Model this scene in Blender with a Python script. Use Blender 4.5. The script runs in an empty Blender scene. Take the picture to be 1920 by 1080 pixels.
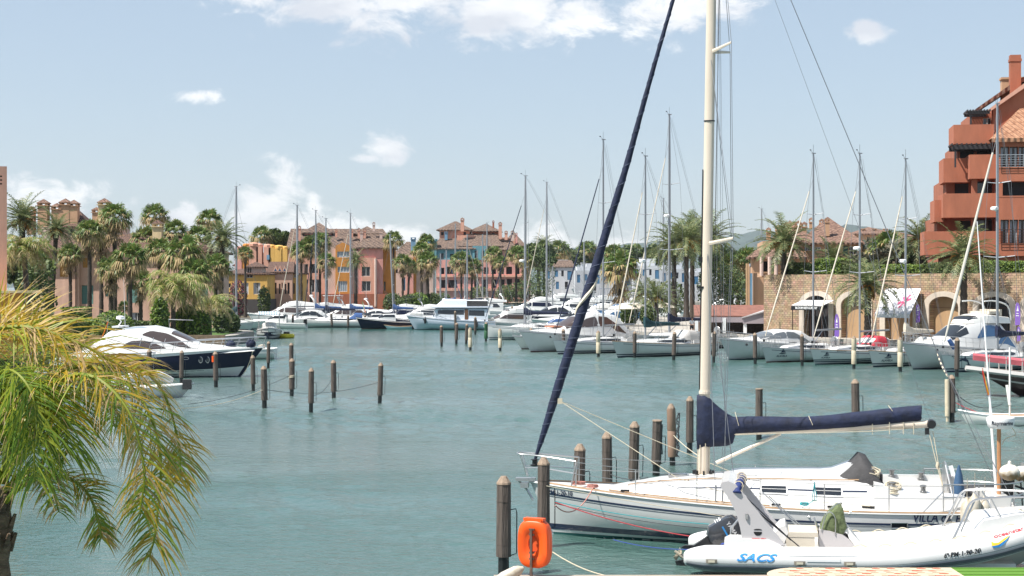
EXPO = 0.8; SUN_E = 4.9; SKY_S = .088; SKY_DUST = .8; CLOUD_S = .72; HAZE = 5.5e-5
WAVE0, WAVE1 = .25, 1.0; WAVEH = .0058
WATER0, WATER1 = (.032, .095, .08), (.115, .163, .158)
import bpy, bmesh, math, random
from math import sin, cos, pi, radians, atan2, sqrt
from mathutils import Vector, Matrix
RND = random.Random(11)
scene = bpy.context.scene
COL = scene.collection
F, HC, CX, HY = 3000.0, 6.3, 960.0, 535.0     # focal length in photo pixels, eye height, principal column, horizon row
V = Vector
def XX(px, d): return (px - CX) / F * d
def ZZ(py, d): return HC - (py - HY) / F * d
def P(px, py, d): return V((XX(px, d), d, ZZ(py, d)))
def G(px, py, z=0.0): return P(px, py, F * (HC - z) / (py - HY))
def lerp(a, b, t): return a + (b - a) * t
def interp(x, xs, ys):
 if x <= xs[0]: return ys[0]
 for i in range(len(xs) - 1):
  if x <= xs[i + 1]:
   return lerp(ys[i], ys[i + 1], (x - xs[i]) / (xs[i + 1] - xs[i] + 1e-9))
 return ys[-1]
def catmull(pts, n):
 pts = [V(p) for p in pts]
 q = [pts[0] * 2 - pts[1]] + pts + [pts[-1] * 2 - pts[-2]]
 out = []
 for i in range(1, len(q) - 2):
  a, b, c, d = q[i - 1], q[i], q[i + 1], q[i + 2]
  for k in range(n):
   t = k / n
   out.append(0.5 * ((2 * b) + (c - a) * t + (2 * a - 5 * b + 4 * c - d) * t * t + (3 * b - a - 3 * c + d) * t ** 3))
 out.append(pts[-1])
 return out
def sag(a, b, s, n=10):
 a, b = V(a), V(b)
 return [a.lerp(b, k / n) - V((0, 0, s * 4 * (k / n) * (1 - k / n))) for k in range(n + 1)]
class MB:
 def __init__(s): s.v = []; s.f = []; s.mi = []; s.m = 0
 def q(s, *pts):
  n = len(s.v); s.v += [tuple(p) for p in pts]; s.f.append(tuple(range(n, n + len(pts)))); s.mi.append(s.m)
 def add(s, vs, fs):
  n = len(s.v); s.v += [tuple(p) for p in vs]
  for f in fs: s.f.append(tuple(i + n for i in f)); s.mi.append(s.m)
 def box(s, c, d, rz=0.0, M=None, taper=1.0):
  x, y, z = d[0] / 2, d[1] / 2, d[2] / 2
  vs = []
  for sz in (-1, 1):
   k = taper if sz > 0 else 1
   for sx, sy in ((-1, -1), (1, -1), (1, 1), (-1, 1)): vs.append(V((sx * x * k, sy * y * k, sz * z)))
  if M is None: M = Matrix.Translation(V(c)) @ Matrix.Rotation(rz, 4, 'Z')
  else: M = Matrix.Translation(V(c)) @ M
  s.add([M @ p for p in vs], [(3, 2, 1, 0), (4, 5, 6, 7), (0, 1, 5, 4), (1, 2, 6, 5), (2, 3, 7, 6), (3, 0, 4, 7)])
 def bar(s, a, b, w, h=None):
  a, b = V(a), V(b); s.tube([a, b], w / 2 if h is None else w / 2, 4)
 def tube(s, pts, r, n=6, cap=True, flat=1.0):
  pts = [V(p) for p in pts]; m = len(pts)
  rs = r if isinstance(r, (list, tuple)) else [r] * m
  t0 = (pts[1] - pts[0]).normalized()
  up = V((0, 0, 1)) if abs(t0.z) < 0.9 else V((1, 0, 0))
  nrm = (up - t0 * up.dot(t0)).normalized()
  rings = []
  for i in range(m):
   t = (pts[min(i + 1, m - 1)] - pts[max(i - 1, 0)])
   t = t.normalized() if t.length > 1e-9 else t0
   nn = nrm - t * nrm.dot(t)
   nrm = nn.normalized() if nn.length > 1e-6 else nrm
   bn = t.cross(nrm)
   rings.append([pts[i] + (nrm * cos(2 * pi * k / n + pi / n) + bn * flat * sin(2 * pi * k / n + pi / n)) * rs[i] for k in range(n)])
  s.loft(rings, True, cap, cap)
 def loft(s, rings, closed=True, cap0=True, cap1=True):
  n = len(rings[0]); b = len(s.v)
  for rg in rings: s.v += [tuple(p) for p in rg]
  for i in range(len(rings) - 1):
   for k in range(n if closed else n - 1):
    k2 = (k + 1) % n
    s.f.append((b + i * n + k, b + i * n + k2, b + (i + 1) * n + k2, b + (i + 1) * n + k)); s.mi.append(s.m)
  if cap0: s.f.append(tuple(b + k for k in range(n))[::-1]); s.mi.append(s.m)
  if cap1: s.f.append(tuple(b + (len(rings) - 1) * n + k for k in range(n))); s.mi.append(s.m)
 def lathe(s, base, prof, n=12, M=None, sq=1.0):
  base = V(base); rings = []
  for r, z in prof:
   rg = []
   for k in range(n):
    p = V((r * cos(2 * pi * k / n), r * sq * sin(2 * pi * k / n), z))
    rg.append(base + (M @ p if M is not None else p))
   rings.append(rg)
  s.loft(rings)
 def prism(s, poly, f0, f1):
  """poly: list of 2-tuples, f0/f1 map a 2-tuple to the front / back 3-D point"""
  a = [f0(p) for p in poly]; b = [f1(p) for p in poly]; n = len(poly)
  s.add(a + b, [tuple(range(n)), tuple(range(2 * n - 1, n - 1, -1))] + [((i + 1) % n, i, n + i, n + (i + 1) % n) for i in range(n)])
 def ball(s, c, r, n=10, m=6, sq=(1, 1, 1)):
  rings = []
  for i in range(m + 1):
   a = pi * i / m
   rr = max(sin(a), 0.02)
   rings.append([(c[0] + r * sq[0] * rr * cos(2 * pi * k / n), c[1] + r * sq[1] * rr * sin(2 * pi * k / n), c[2] - r * sq[2] * cos(a)) for k in range(n)])
  s.loft(rings)
 def mesh(s, name, mats, smooth=False, ang=40):
  me = bpy.data.meshes.new(name)
  me.from_pydata(s.v, [], s.f)
  if not isinstance(mats, (list, tuple)): mats = [mats]
  for m in mats: me.materials.append(m)
  if len(mats) > 1: me.polygons.foreach_set('material_index', s.mi)
  if smooth:
   me.polygons.foreach_set('use_smooth', [True] * len(me.polygons))
   me.set_sharp_from_angle(angle=radians(ang))
  me.update()
  return me
 def build(s, name, mats, parent=None, smooth=False, ang=40, label=None):
  o = bpy.data.objects.new(name, s.mesh(name, mats, smooth, ang)); COL.objects.link(o)
  if parent is not None: o.parent = parent
  if label: o['label'] = label
  return o
def place(name, me, parent=None, loc=(0, 0, 0), rz=0, sc=1):
 o = bpy.data.objects.new(name, me); COL.objects.link(o); o.location = loc; o.rotation_euler = (0, 0, rz); o.scale = (sc, sc, sc)
 if parent is not None: o.parent = parent
 return o
def tag(o, label, cat, group=None, kind=None):
 if label: o['label'] = label
 if cat: o['category'] = cat
 if group: o['group'] = group
 if kind: o['kind'] = kind
 return o
def thing(name, label, cat, loc=(0, 0, 0), rz=0.0, group=None):
 o = bpy.data.objects.new(name, None); COL.objects.link(o)
 o.location = loc; o.rotation_euler = (0, 0, rz); o.empty_display_size = 0.2
 return tag(o, label, cat, group)
def struct(name, mb, m, smooth=False):
 o = mb.build(name, m, None, smooth); o['kind'] = 'structure'; return o
def local_ray(loc, rz):
 """returns fn(px, py, y): the point of a root's local plane y = const that the photo shows at (px, py)"""
 Ri = Matrix.Rotation(-rz, 3, 'Z')
 def fn(px, py, yl=0.0):
  o = Ri @ (V((0, 0, HC)) - V(loc)); d = Ri @ V(((px - CX) / F, 1, -(py - HY) / F))
  return o + d * ((yl - o.y) / d.y)
 return fn
# ---------------------------------------------------------------- materials
MATS = {}
def srgb(c):
 return tuple((x / 12.92 if x <= 0.04045 else ((x + 0.055) / 1.055) ** 2.4) for x in c)
def mat(name, col=(.5, .5, .5), rough=.6, metal=0.0, var=0.0, vscale=3.0, bump=0.0, bscale=20.0, stretch=(1, 1, 1), spec=.5, trans=0.0, col2=None, coat=0.0):
 if name in MATS: return MATS[name]
 m = bpy.data.materials.new(name); m.use_nodes = True
 nt = m.node_tree; N = nt.nodes; Lk = nt.links
 b = N['Principled BSDF']
 b.inputs['Base Color'].default_value = (*col, 1); b.inputs['Roughness'].default_value = rough; b.inputs['Metallic'].default_value = metal
 b.inputs['Specular IOR Level'].default_value = spec
 if coat: b.inputs['Coat Weight'].default_value = coat; b.inputs['Coat Roughness'].default_value = .08
 if var or bump:
  tc = N.new('ShaderNodeTexCoord'); mp = N.new('ShaderNodeMapping'); mp.inputs['Scale'].default_value = stretch
  Lk.new(tc.outputs['Object'], mp.inputs['Vector'])
 if var:
  nz = N.new('ShaderNodeTexNoise'); nz.inputs['Scale'].default_value = vscale; nz.inputs['Detail'].default_value = 6; nz.inputs['Roughness'].default_value = .65
  Lk.new(mp.outputs['Vector'], nz.inputs['Vector'])
  cr = N.new('ShaderNodeValToRGB'); cr.color_ramp.elements[0].position = .3; cr.color_ramp.elements[1].position = .7
  c2 = col2 if col2 else tuple(min(1, c * (1 + var)) for c in col)
  c1 = col if col2 else tuple(c * (1 - var) for c in col)
  cr.color_ramp.elements[0].color = (*c1, 1); cr.color_ramp.elements[1].color = (*c2, 1)
  Lk.new(nz.outputs['Fac'], cr.inputs['Fac']); Lk.new(cr.outputs['Color'], b.inputs['Base Color'])
 if bump:
  nb = N.new('ShaderNodeTexNoise'); nb.inputs['Scale'].default_value = bscale; nb.inputs['Detail'].default_value = 4
  Lk.new(mp.outputs['Vector'], nb.inputs['Vector'])
  bp = N.new('ShaderNodeBump'); bp.inputs['Strength'].default_value = bump; bp.inputs['Distance'].default_value = .05
  Lk.new(nb.outputs['Fac'], bp.inputs['Height']); Lk.new(bp.outputs['Normal'], b.inputs['Normal'])
 if trans:
  tr = N.new('ShaderNodeBsdfTranslucent'); mx = N.new('ShaderNodeMixShader'); mx.inputs[0].default_value = trans
  src = b.inputs['Base Color']
  if src.is_linked: Lk.new(src.links[0].from_socket, tr.inputs['Color'])
  else: tr.inputs['Color'].default_value = (*[min(1, c * 1.3) for c in col], 1)
  Lk.new(b.outputs[0], mx.inputs[1]); Lk.new(tr.outputs[0], mx.inputs[2])
  Lk.new(mx.outputs[0], N['Material Output'].inputs['Surface'])
 MATS[name] = m
 return m
def pattern_mat(name, kind, c1, c2, mortar=(.3, .25, .2), scale=1.0, rough=.8, bw=.5, bh=.25, bump=.4, axis='XZ', msize=.03):
 """bricks in the wall plane, or roof tile rows"""
 if name in MATS: return MATS[name]
 m = bpy.data.materials.new(name); m.use_nodes = True
 nt = m.node_tree; N = nt.nodes; Lk = nt.links; b = N['Principled BSDF']; b.inputs['Roughness'].default_value = rough
 tc = N.new('ShaderNodeTexCoord'); sp = N.new('ShaderNodeSeparateXYZ'); cb = N.new('ShaderNodeCombineXYZ')
 Lk.new(tc.outputs['Object'], sp.inputs[0])
 bp = N.new('ShaderNodeBump'); bp.inputs['Strength'].default_value = bump; bp.inputs['Distance'].default_value = .06
 nz = N.new('ShaderNodeTexNoise'); nz.inputs['Scale'].default_value = 1.3; nz.inputs['Detail'].default_value = 7; nz.inputs['Roughness'].default_value = .7
 Lk.new(tc.outputs['Object'], nz.inputs['Vector'])
 if kind == 'brick':
  Lk.new(sp.outputs['X'], cb.inputs['X']); Lk.new(sp.outputs['Z' if axis == 'XZ' else 'Y'], cb.inputs['Y'])
  br = N.new('ShaderNodeTexBrick'); br.inputs['Color1'].default_value = (*c1, 1); br.inputs['Color2'].default_value = (*c2, 1); br.inputs['Mortar'].default_value = (*mortar, 1)
  br.inputs['Scale'].default_value = scale; br.inputs['Mortar Size'].default_value = msize; br.inputs['Brick Width'].default_value = bw; br.inputs['Row Height'].default_value = bh
  br.inputs['Mortar Smooth'].default_value = .3
  Lk.new(cb.outputs[0], br.inputs['Vector'])
  mx = N.new('ShaderNodeMixRGB'); mx.blend_type = 'OVERLAY'; mx.inputs[0].default_value = .6
  Lk.new(br.outputs['Color'], mx.inputs[1]); Lk.new(nz.outputs['Color'], mx.inputs[2])
  hs = N.new('ShaderNodeHueSaturation'); hs.inputs['Saturation'].default_value = .85
  Lk.new(mx.outputs[0], hs.inputs['Color']); Lk.new(hs.outputs[0], b.inputs['Base Color'])
  iv = N.new('ShaderNodeMath'); iv.operation = 'SUBTRACT'; iv.inputs[0].default_value = 1
  Lk.new(br.outputs['Fac'], iv.inputs[1]); Lk.new(iv.outputs[0], bp.inputs['Height'])
 else:
  # barrel tiles: humps along X+Y, course lines down the slope (Z)
  ad = N.new('ShaderNodeMath'); ad.operation = 'ADD'; Lk.new(sp.outputs['X'], ad.inputs[0]); Lk.new(sp.outputs['Y'], ad.inputs[1])
  ml = N.new('ShaderNodeMath'); ml.operation = 'MULTIPLY'; ml.inputs[1].default_value = 2 * pi / (.42 * scale); Lk.new(ad.outputs[0], ml.inputs[0])
  sn = N.new('ShaderNodeMath'); sn.operation = 'SINE'; Lk.new(ml.outputs[0], sn.inputs[0])
  mz = N.new('ShaderNodeMath'); mz.operation = 'MULTIPLY'; mz.inputs[1].default_value = 1 / (.24 * scale); Lk.new(sp.outputs['Z'], mz.inputs[0])
  fr = N.new('ShaderNodeMath'); fr.operation = 'FRACT'; Lk.new(mz.outputs[0], fr.inputs[0])
  hh = N.new('ShaderNodeMath'); hh.operation = 'MULTIPLY_ADD'; hh.inputs[1].default_value = .8; Lk.new(fr.outputs[0], hh.inputs[0]); Lk.new(sn.outputs[0], hh.inputs[2])
  n2 = N.new('ShaderNodeTexNoise'); n2.inputs['Scale'].default_value = 4.5 / scale; n2.inputs['Detail'].default_value = 3; Lk.new(tc.outputs['Object'], n2.inputs['Vector'])
  cr = N.new('ShaderNodeValToRGB'); cr.color_ramp.elements[0].position = .35; cr.color_ramp.elements[1].position = .68
  cr.color_ramp.elements[0].color = (*c1, 1); cr.color_ramp.elements[1].color = (*c2, 1); Lk.new(n2.outputs['Fac'], cr.inputs['Fac'])
  Lk.new(cr.outputs[0], b.inputs['Base Color'])
  bp.inputs['Distance'].default_value = .09; bp.inputs['Strength'].default_value = 1.0
  Lk.new(hh.outputs[0], bp.inputs['Height'])
 Lk.new(bp.outputs['Normal'], b.inputs['Normal'])
 MATS[name] = m
 return m
gel = mat('white_gelcoat', (.65, .65, .64), .22, var=.04, vscale=1.2, coat=.3)
gel_old = mat('ivory_gelcoat', (.78, .77, .73), .3, var=.06, vscale=1.5)
nonskid = mat('deck_nonskid', (.66, .64, .60), .55, var=.07, vscale=4, bump=.1, bscale=60)
greyhull = mat('pale_grey_gelcoat', (.56, .57, .56), .25, coat=.2, var=.04, vscale=1)
greenhull = mat('green_grey_gelcoat', (.47, .52, .48), .22, coat=.3, var=.04, vscale=1)
navy = mat('navy_paint', (.008, .012, .035), .3, spec=.3)
navyfab = mat('navy_canvas', (.008, .014, .042), .8, var=.45, vscale=5, bump=.5, bscale=7, stretch=(1, 1, 1))
bluefab = mat('blue_canvas', (.03, .08, .22), .8, var=.25, vscale=4, bump=.3, bscale=9)
greenfab = mat('bottle_green_canvas', (.012, .05, .06), .8, var=.3, vscale=4, bump=.4, bscale=8)
redfab = mat('red_canvas', (.5, .03, .05), .75, var=.2, vscale=4, bump=.3, bscale=8)
creamfab = mat('cream_sailcloth', (.56, .5, .41), .8, var=.15, vscale=5, bump=.3, bscale=10)
greyfab = mat('charcoal_canvas', (.045, .044, .046), .85, var=.25, vscale=5, bump=.5, bscale=9)
olivefab = mat('olive_canvas', (.11, .14, .06), .75, var=.3, vscale=9, bump=.6, bscale=10)
black = mat('black_plastic', (.014, .015, .017), .35)
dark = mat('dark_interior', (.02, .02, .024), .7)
glass = mat('tinted_glass', (.02, .024, .03), .08, spec=.8)
blueglass = mat('blue_mirror_glass', (.05, .13, .26), .1, spec=.8, metal=.3)
brownglass = mat('bronze_glass', (.07, .05, .045), .1, spec=.8)
clearvinyl = mat('clear_vinyl', (.55, .55, .53), .2, spec=.7)
alu = mat('mast_aluminium', (.36, .37, .39), .4, metal=.5)
cream_mast = mat('cream_mast_paint', (.66, .57, .47), .42, var=.08, vscale=2, stretch=(1, 1, .2))
steel = mat('stainless_steel', (.5, .5, .5), .3, metal=.8)
wire = mat('rigging_wire', (.22, .23, .25), .45, metal=.5)
ropecream = mat('cream_rope', (.6, .53, .4), .85, bump=.4, bscale=90)
ropedark = mat('dark_rope', (.06, .06, .065), .9)
ropeteal = mat('teal_rope', (.03, .32, .35), .8)
ropered = mat('red_rope', (.45, .06, .07), .85)
teak = mat('teak', (.36, .23, .13), .6, var=.3, vscale=8, stretch=(.3, 4, 4))
antifoul = mat('teal_antifouling', (.012, .09, .085), .6)
antired = mat('dark_red_antifouling', (.13, .03, .025), .6)
antiblue = mat('navy_antifouling', (.012, .025, .06), .6)
white = mat('white_paint', (.8, .8, .8), .45)
orange = mat('orange_plastic', (.8, .095, .008), .42, var=.06, vscale=4)
stripe = mat('navy_stripe', (.015, .025, .06), .3)
wood = mat('weathered_piling_timber', (.05, .037, .031), .85, var=.5, vscale=5, stretch=(6, 6, .35), bump=.7, bscale=9, col2=(.15, .12, .1))
woodcap = mat('piling_cap_timber', (.27, .2, .145), .8, var=.35, vscale=7, stretch=(4, 4, 1), bump=.3, bscale=20)
woodwet = mat('wet_black_piling', (.012, .014, .013), .35, bump=.4, bscale=15)
browncover = mat('brown_piling_sleeve', (.26, .165, .115), .6, var=.12, vscale=3)
beigecover = mat('beige_piling_sleeve', (.55, .47, .34), .65, var=.18, vscale=3)
# ---------------------------------------------------------------- camera, light, sky
cam = bpy.data.cameras.new('camera'); camo = bpy.data.objects.new('camera', cam); COL.objects.link(camo)
cam.sensor_width = 36; cam.lens = 36 * F / 1920; cam.shift_y = -(540 - HY) / 1920.0
camo.location = (0, 0, HC); camo.rotation_euler = (pi / 2, 0, 0); cam.clip_end = 30000; cam.clip_start = .3
scene.camera = camo
scene.view_settings.view_transform = 'Standard'; scene.view_settings.look = 'None'
scene.view_settings.exposure = EXPO; scene.view_settings.gamma = 1
try: scene.view_settings.use_curve_mapping = False
except Exception: pass
scene.render.engine = 'CYCLES'
scene.cycles.use_denoising = True
scene.cycles.max_bounces = 6; scene.cycles.transparent_max_bounces = 6; scene.cycles.volume_bounces = 0
scene.cycles.caustics_reflective = False; scene.cycles.caustics_refractive = False
scene.cycles.sample_clamp_indirect = 6
SUN_EL = radians(58); SUN_AZ = atan2(-.90, -.43)      # azimuth measured from +Y towards +X: from the left, a little behind the viewer
sd = V((cos(SUN_EL) * sin(SUN_AZ), cos(SUN_EL) * cos(SUN_AZ), sin(SUN_EL)))
sun = bpy.data.lights.new('sun', 'SUN'); sun.energy = SUN_E; sun.angle = radians(.5); sun.color = (1, .955, .88)
suno = bpy.data.objects.new('sun', sun); COL.objects.link(suno); suno.location = sd * 200
suno.rotation_euler = sd.to_track_quat('Z', 'Y').to_euler()
w = bpy.data.worlds.new('World'); scene.world = w; w.use_nodes = True
nt = w.node_tree; N = nt.nodes; Lk = nt.links
for n in list(N): N.remove(n)
sky = N.new('ShaderNodeTexSky'); sky.sky_type = 'NISHITA'; sky.sun_disc = False
sky.sun_elevation = SUN_EL; sky.sun_rotation = SUN_AZ; sky.altitude = 0; sky.air_density = 1.0; sky.dust_density = SKY_DUST; sky.ozone_density = 1.3
bg = N.new('ShaderNodeBackground'); bg.inputs['Strength'].default_value = SKY_S; tn = N.new('ShaderNodeMixRGB'); tn.blend_type = 'MULTIPLY'; tn.inputs[0].default_value = 1; tn.inputs[2].default_value = (1.01, .985, 1.0, 1); Lk.new(sky.outputs[0], tn.inputs[1]); hzv = N.new('ShaderNodeMixRGB'); hzv.inputs[0].default_value = .55; hzv.inputs[2].default_value = (3.5, 4.25, 5.0, 1); Lk.new(tn.outputs[0], hzv.inputs[1]); Lk.new(hzv.outputs[0], bg.inputs['Color'])   # thin high haze evens the sky out
tc = N.new('ShaderNodeTexCoord'); sp = N.new('ShaderNodeSeparateXYZ'); Lk.new(tc.outputs['Generated'], sp.inputs[0])
def mth(op, a, b=None, c=None, clamp=False):
 n = N.new('ShaderNodeMath'); n.operation = op; n.use_clamp = clamp
 for i, x in enumerate((a, b, c)):
  if x is None: continue
  if hasattr(x, 'links'): Lk.new(x, n.inputs[i])
  else: n.inputs[i].default_value = x
 return n.outputs[0]
yabs = mth('MAXIMUM', mth('ABSOLUTE', sp.outputs['Y']), .05)
uu = mth('DIVIDE', sp.outputs['X'], yabs); vv = mth('DIVIDE', sp.outputs['Z'], yabs)
cb = N.new('ShaderNodeCombineXYZ'); Lk.new(uu, cb.inputs['X']); Lk.new(vv, cb.inputs['Y'])
nz = N.new('ShaderNodeTexNoise'); nz.inputs['Scale'].default_value = 34; nz.inputs['Detail'].default_value = 10; nz.inputs['Roughness'].default_value = .66; nz.inputs['Distortion'].default_value = .35
mpn = N.new('ShaderNodeMapping'); mpn.inputs['Scale'].default_value = (.75, 1.25, 1); Lk.new(cb.outputs[0], mpn.inputs['Vector']); Lk.new(mpn.outputs[0], nz.inputs['Vector'])
# cloud banks, each (column, row, half width, half height) as degrees-like tangents of the view direction
CLOUDS = [(500, -5, 110, 34), (640, 12, 150, 44), (800, 5, 190, 60), (960, 12, 190, 62), (1110, 22, 170, 56), (1250, 10, 130, 48),
 (362, 180, 46, 16), (718, 278, 34, 26), (692, 297, 34, 10), (738, 292, 22, 13), (1632, 62, 46, 18),
 (533, 338, 42, 38), (512, 382, 56, 44), (530, 425, 95, 46), (588, 385, 18, 24), (460, 425, 60, 36),
 (352, 388, 26, 20), (340, 415, 50, 22), (95, 372, 130, 32), (30, 352, 70, 22),
 (1030, 442, 50, 34), (1060, 462, 74, 26), (775, 440, 50, 20), (730, 446, 60, 18), (620, 430, 50, 20), (1160, 460, 60, 22)]
acc = None
for (px, py, rx, ry) in CLOUDS:
 vm = N.new('ShaderNodeVectorMath'); vm.operation = 'MULTIPLY_ADD'; Lk.new(cb.outputs[0], vm.inputs[0])
 vm.inputs[1].default_value = (F / rx, F / ry, 0); vm.inputs[2].default_value = (-(px - CX) / rx, -(HY - py) / ry, 0)
 ln = N.new('ShaderNodeVectorMath'); ln.operation = 'LENGTH'; Lk.new(vm.outputs[0], ln.inputs[0])
 acc = ln.outputs['Value'] if acc is None else mth('MINIMUM', acc, ln.outputs['Value'])
n01 = mth('MULTIPLY_ADD', nz.outputs['Fac'], 6.4, -3.2)
den = mth('ADD', mth('SUBTRACT', 1.42, mth('POWER', acc, 1.25)), n01)
mr = N.new('ShaderNodeMapRange'); mr.interpolation_type = 'SMOOTHSTEP'; mr.inputs['From Min'].default_value = .0; mr.inputs['From Max'].default_value = 1.35
Lk.new(den, mr.inputs['Value'])
nz2 = N.new('ShaderNodeTexNoise'); nz2.inputs['Scale'].default_value = 17; nz2.inputs['Detail'].default_value = 6; nz2.inputs['Roughness'].default_value = .55
mp2 = N.new('ShaderNodeMapping'); mp2.inputs['Location'].default_value = (3.1, .4, 0); mp2.inputs['Scale'].default_value = (.5, 1.4, 1); Lk.new(cb.outputs[0], mp2.inputs['Vector']); Lk.new(mp2.outputs[0], nz2.inputs['Vector'])
cr = N.new('ShaderNodeValToRGB'); cr.color_ramp.elements[0].position = .4; cr.color_ramp.elements[1].position = .56
cr.color_ramp.elements[0].color = (.66, .68, .73, 1); cr.color_ramp.elements[1].color = (.98, .97, .96, 1)
Lk.new(nz2.outputs['Fac'], cr.inputs['Fac'])
bg2 = N.new('ShaderNodeBackground'); bg2.inputs['Strength'].default_value = CLOUD_S; Lk.new(cr.outputs[0], bg2.inputs['Color'])
mx = N.new('ShaderNodeMixShader'); Lk.new(mth('MULTIPLY', mr.outputs[0], .84), mx.inputs[0]); Lk.new(bg.outputs[0], mx.inputs[1]); Lk.new(bg2.outputs[0], mx.inputs[2])
wo = N.new('ShaderNodeOutputWorld'); Lk.new(mx.outputs[0], wo.inputs['Surface'])
# ---------------------------------------------------------------- water
wm = bpy.data.materials.new('harbour_water'); wm.use_nodes = True
nt = wm.node_tree; N = nt.nodes; Lk = nt.links; b = N['Principled BSDF']
b.inputs['Roughness'].default_value = .12; b.inputs['IOR'].default_value = 1.333; b.inputs['Specular IOR Level'].default_value = .85
tc = N.new('ShaderNodeTexCoord')
def noise(scale, detail, sx, sy, rough=.5, dist=0.0):
 mp = N.new('ShaderNodeMapping'); mp.inputs['Scale'].default_value = (sx, sy, 1); mp.inputs['Rotation'].default_value = (0, 0, .35); Lk.new(tc.outputs['Object'], mp.inputs['Vector'])
 n = N.new('ShaderNodeTexNoise'); n.inputs['Scale'].default_value = scale; n.inputs['Detail'].default_value = detail; n.inputs['Roughness'].default_value = rough; n.inputs['Distortion'].default_value = dist
 Lk.new(mp.outputs[0], n.inputs['Vector']); return n.outputs['Fac']
big = noise(.045, 4, .3, 1.0, .55, .6)          # wind patches
rip = noise(3.4, 3, .85, 1.15, .6, .3)
rip2 = noise(9, 3, .9, 1.15, .6)
swl = noise(1.2, 2, 1, 1.3)
h = mth('MULTIPLY_ADD', rip, 1.0, mth('MULTIPLY_ADD', rip2, .3, mth('MULTIPLY', swl, .9)))
rg = N.new('ShaderNodeMapRange'); rg.inputs['From Min'].default_value = .36; rg.inputs['From Max'].default_value = .62; rg.inputs['To Min'].default_value = WAVE0; rg.inputs['To Max'].default_value = WAVE1
Lk.new(big, rg.inputs['Value'])
bp = N.new('ShaderNodeBump'); bp.inputs['Distance'].default_value = .12
Lk.new(h, bp.inputs['Height']); Lk.new(rg.outputs[0], bp.inputs['Strength']); Lk.new(bp.outputs[0], b.inputs['Normal'])
cr = N.new('ShaderNodeValToRGB'); cr.color_ramp.elements[0].position = .35; cr.color_ramp.elements[1].position = .65
cr.color_ramp.elements[0].color = (*WATER0, 1); cr.color_ramp.elements[1].color = (*WATER1, 1)
Lk.new(noise(.04, 3, .35, 1.1, .5, .5), cr.inputs['Fac']); Lk.new(cr.outputs[0], b.inputs['Base Color'])
import numpy as np
# one sheet to the horizon; the basin itself carries real ripples that die out towards its rim
Y0, Y1, UM, NC = 22.0, 640.0, .42, 760
ys = [Y0]
while ys[-1] < Y1: ys.append(ys[-1] + max(.085, .0034 * ys[-1] ** 1.0 if ys[-1] < 170 else .009 * ys[-1]))
ys[-1] = Y1; ys = np.array(ys); NR = len(ys); us = np.linspace(-UM, UM, NC)
Yg = np.repeat(ys[:, None], NC, 1); Xg = Yg * us[None, :]; Zg = np.zeros_like(Xg)
dyr = np.gradient(ys)[:, None]; rg_ = np.random.RandomState(4)
wind = .62 + .5 * np.sin(Yg * .071 + .018 * Xg + 1.9 * np.sin(Xg * .021 + 1)) * np.sin(Yg * .023 - Xg * .031 + .7) + .3 * np.sin(Yg * .19 + Xg * .05 + 2 * np.sin(Xg * .06)) * np.sin(Xg * .045 + 2)
wind = np.clip(wind * 1.25 - .2, .12, 1.35)
for i in range(64):
 lam = .30 * (9.0 ** rg_.rand()); th = rg_.normal(.5, .75); k = 2 * np.pi / lam
 fade = np.clip((lam / (2.6 * dyr) - 1) * 1.5, 0, 1)
 if fade.max() <= 0: continue
 ph = k * (np.cos(th) * Xg + np.sin(th) * Yg) + rg_.rand() * 6.28 + .9 * np.sin(Xg * .13 * (1 + rg_.rand()) + Yg * .11 * (1 + rg_.rand()) + i)
 Zg += WAVEH * lam * np.sin(ph) * fade
rim = np.clip((UM - np.abs(us)) / .04, 0, 1)[None, :] * np.clip((Y1 - ys) / 60, 0, 1)[:, None] * np.clip((ys - Y0) / 2, 0, 1)[:, None]
Zg *= wind * rim
me = bpy.data.meshes.new('water'); nv = NR * NC
co = np.stack([Xg, Yg, Zg], -1).reshape(-1).astype(np.float32)
a_ = (np.arange(NR - 1)[:, None] * NC + np.arange(NC - 1)[None, :]).reshape(-1); fq = np.stack([a_, a_ + 1, a_ + NC + 1, a_ + NC], -1).astype(np.int32); nf = len(fq)
rimv = [(-4600, -300, 0), (4600, -300, 0), (4600, 7000, 0), (-4600, 7000, 0)]; c0, c1, c2, c3 = 0, NC - 1, NR * NC - 1, (NR - 1) * NC
ex = [(nv, nv + 1, c1, c0), (nv + 1, nv + 2, c2, c1), (nv + 2, nv + 3, c3, c2), (nv + 3, nv, c0, c3)]
fq = np.concatenate([fq, np.array(ex, np.int32)]); co = np.concatenate([co, np.array(rimv, np.float32).reshape(-1)]); nf = len(fq)
me.vertices.add(nv + 4); me.vertices.foreach_set('co', co); me.loops.add(nf * 4); me.loops.foreach_set('vertex_index', fq.reshape(-1)); me.polygons.add(nf)
me.polygons.foreach_set('loop_start', np.arange(nf, dtype=np.int32) * 4); me.polygons.foreach_set('use_smooth', np.ones(nf, bool)); me.materials.append(wm); me.update(calc_edges=True); me.validate()
wo_ = bpy.data.objects.new('water', me); COL.objects.link(wo_); wo_['kind'] = 'structure'
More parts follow.
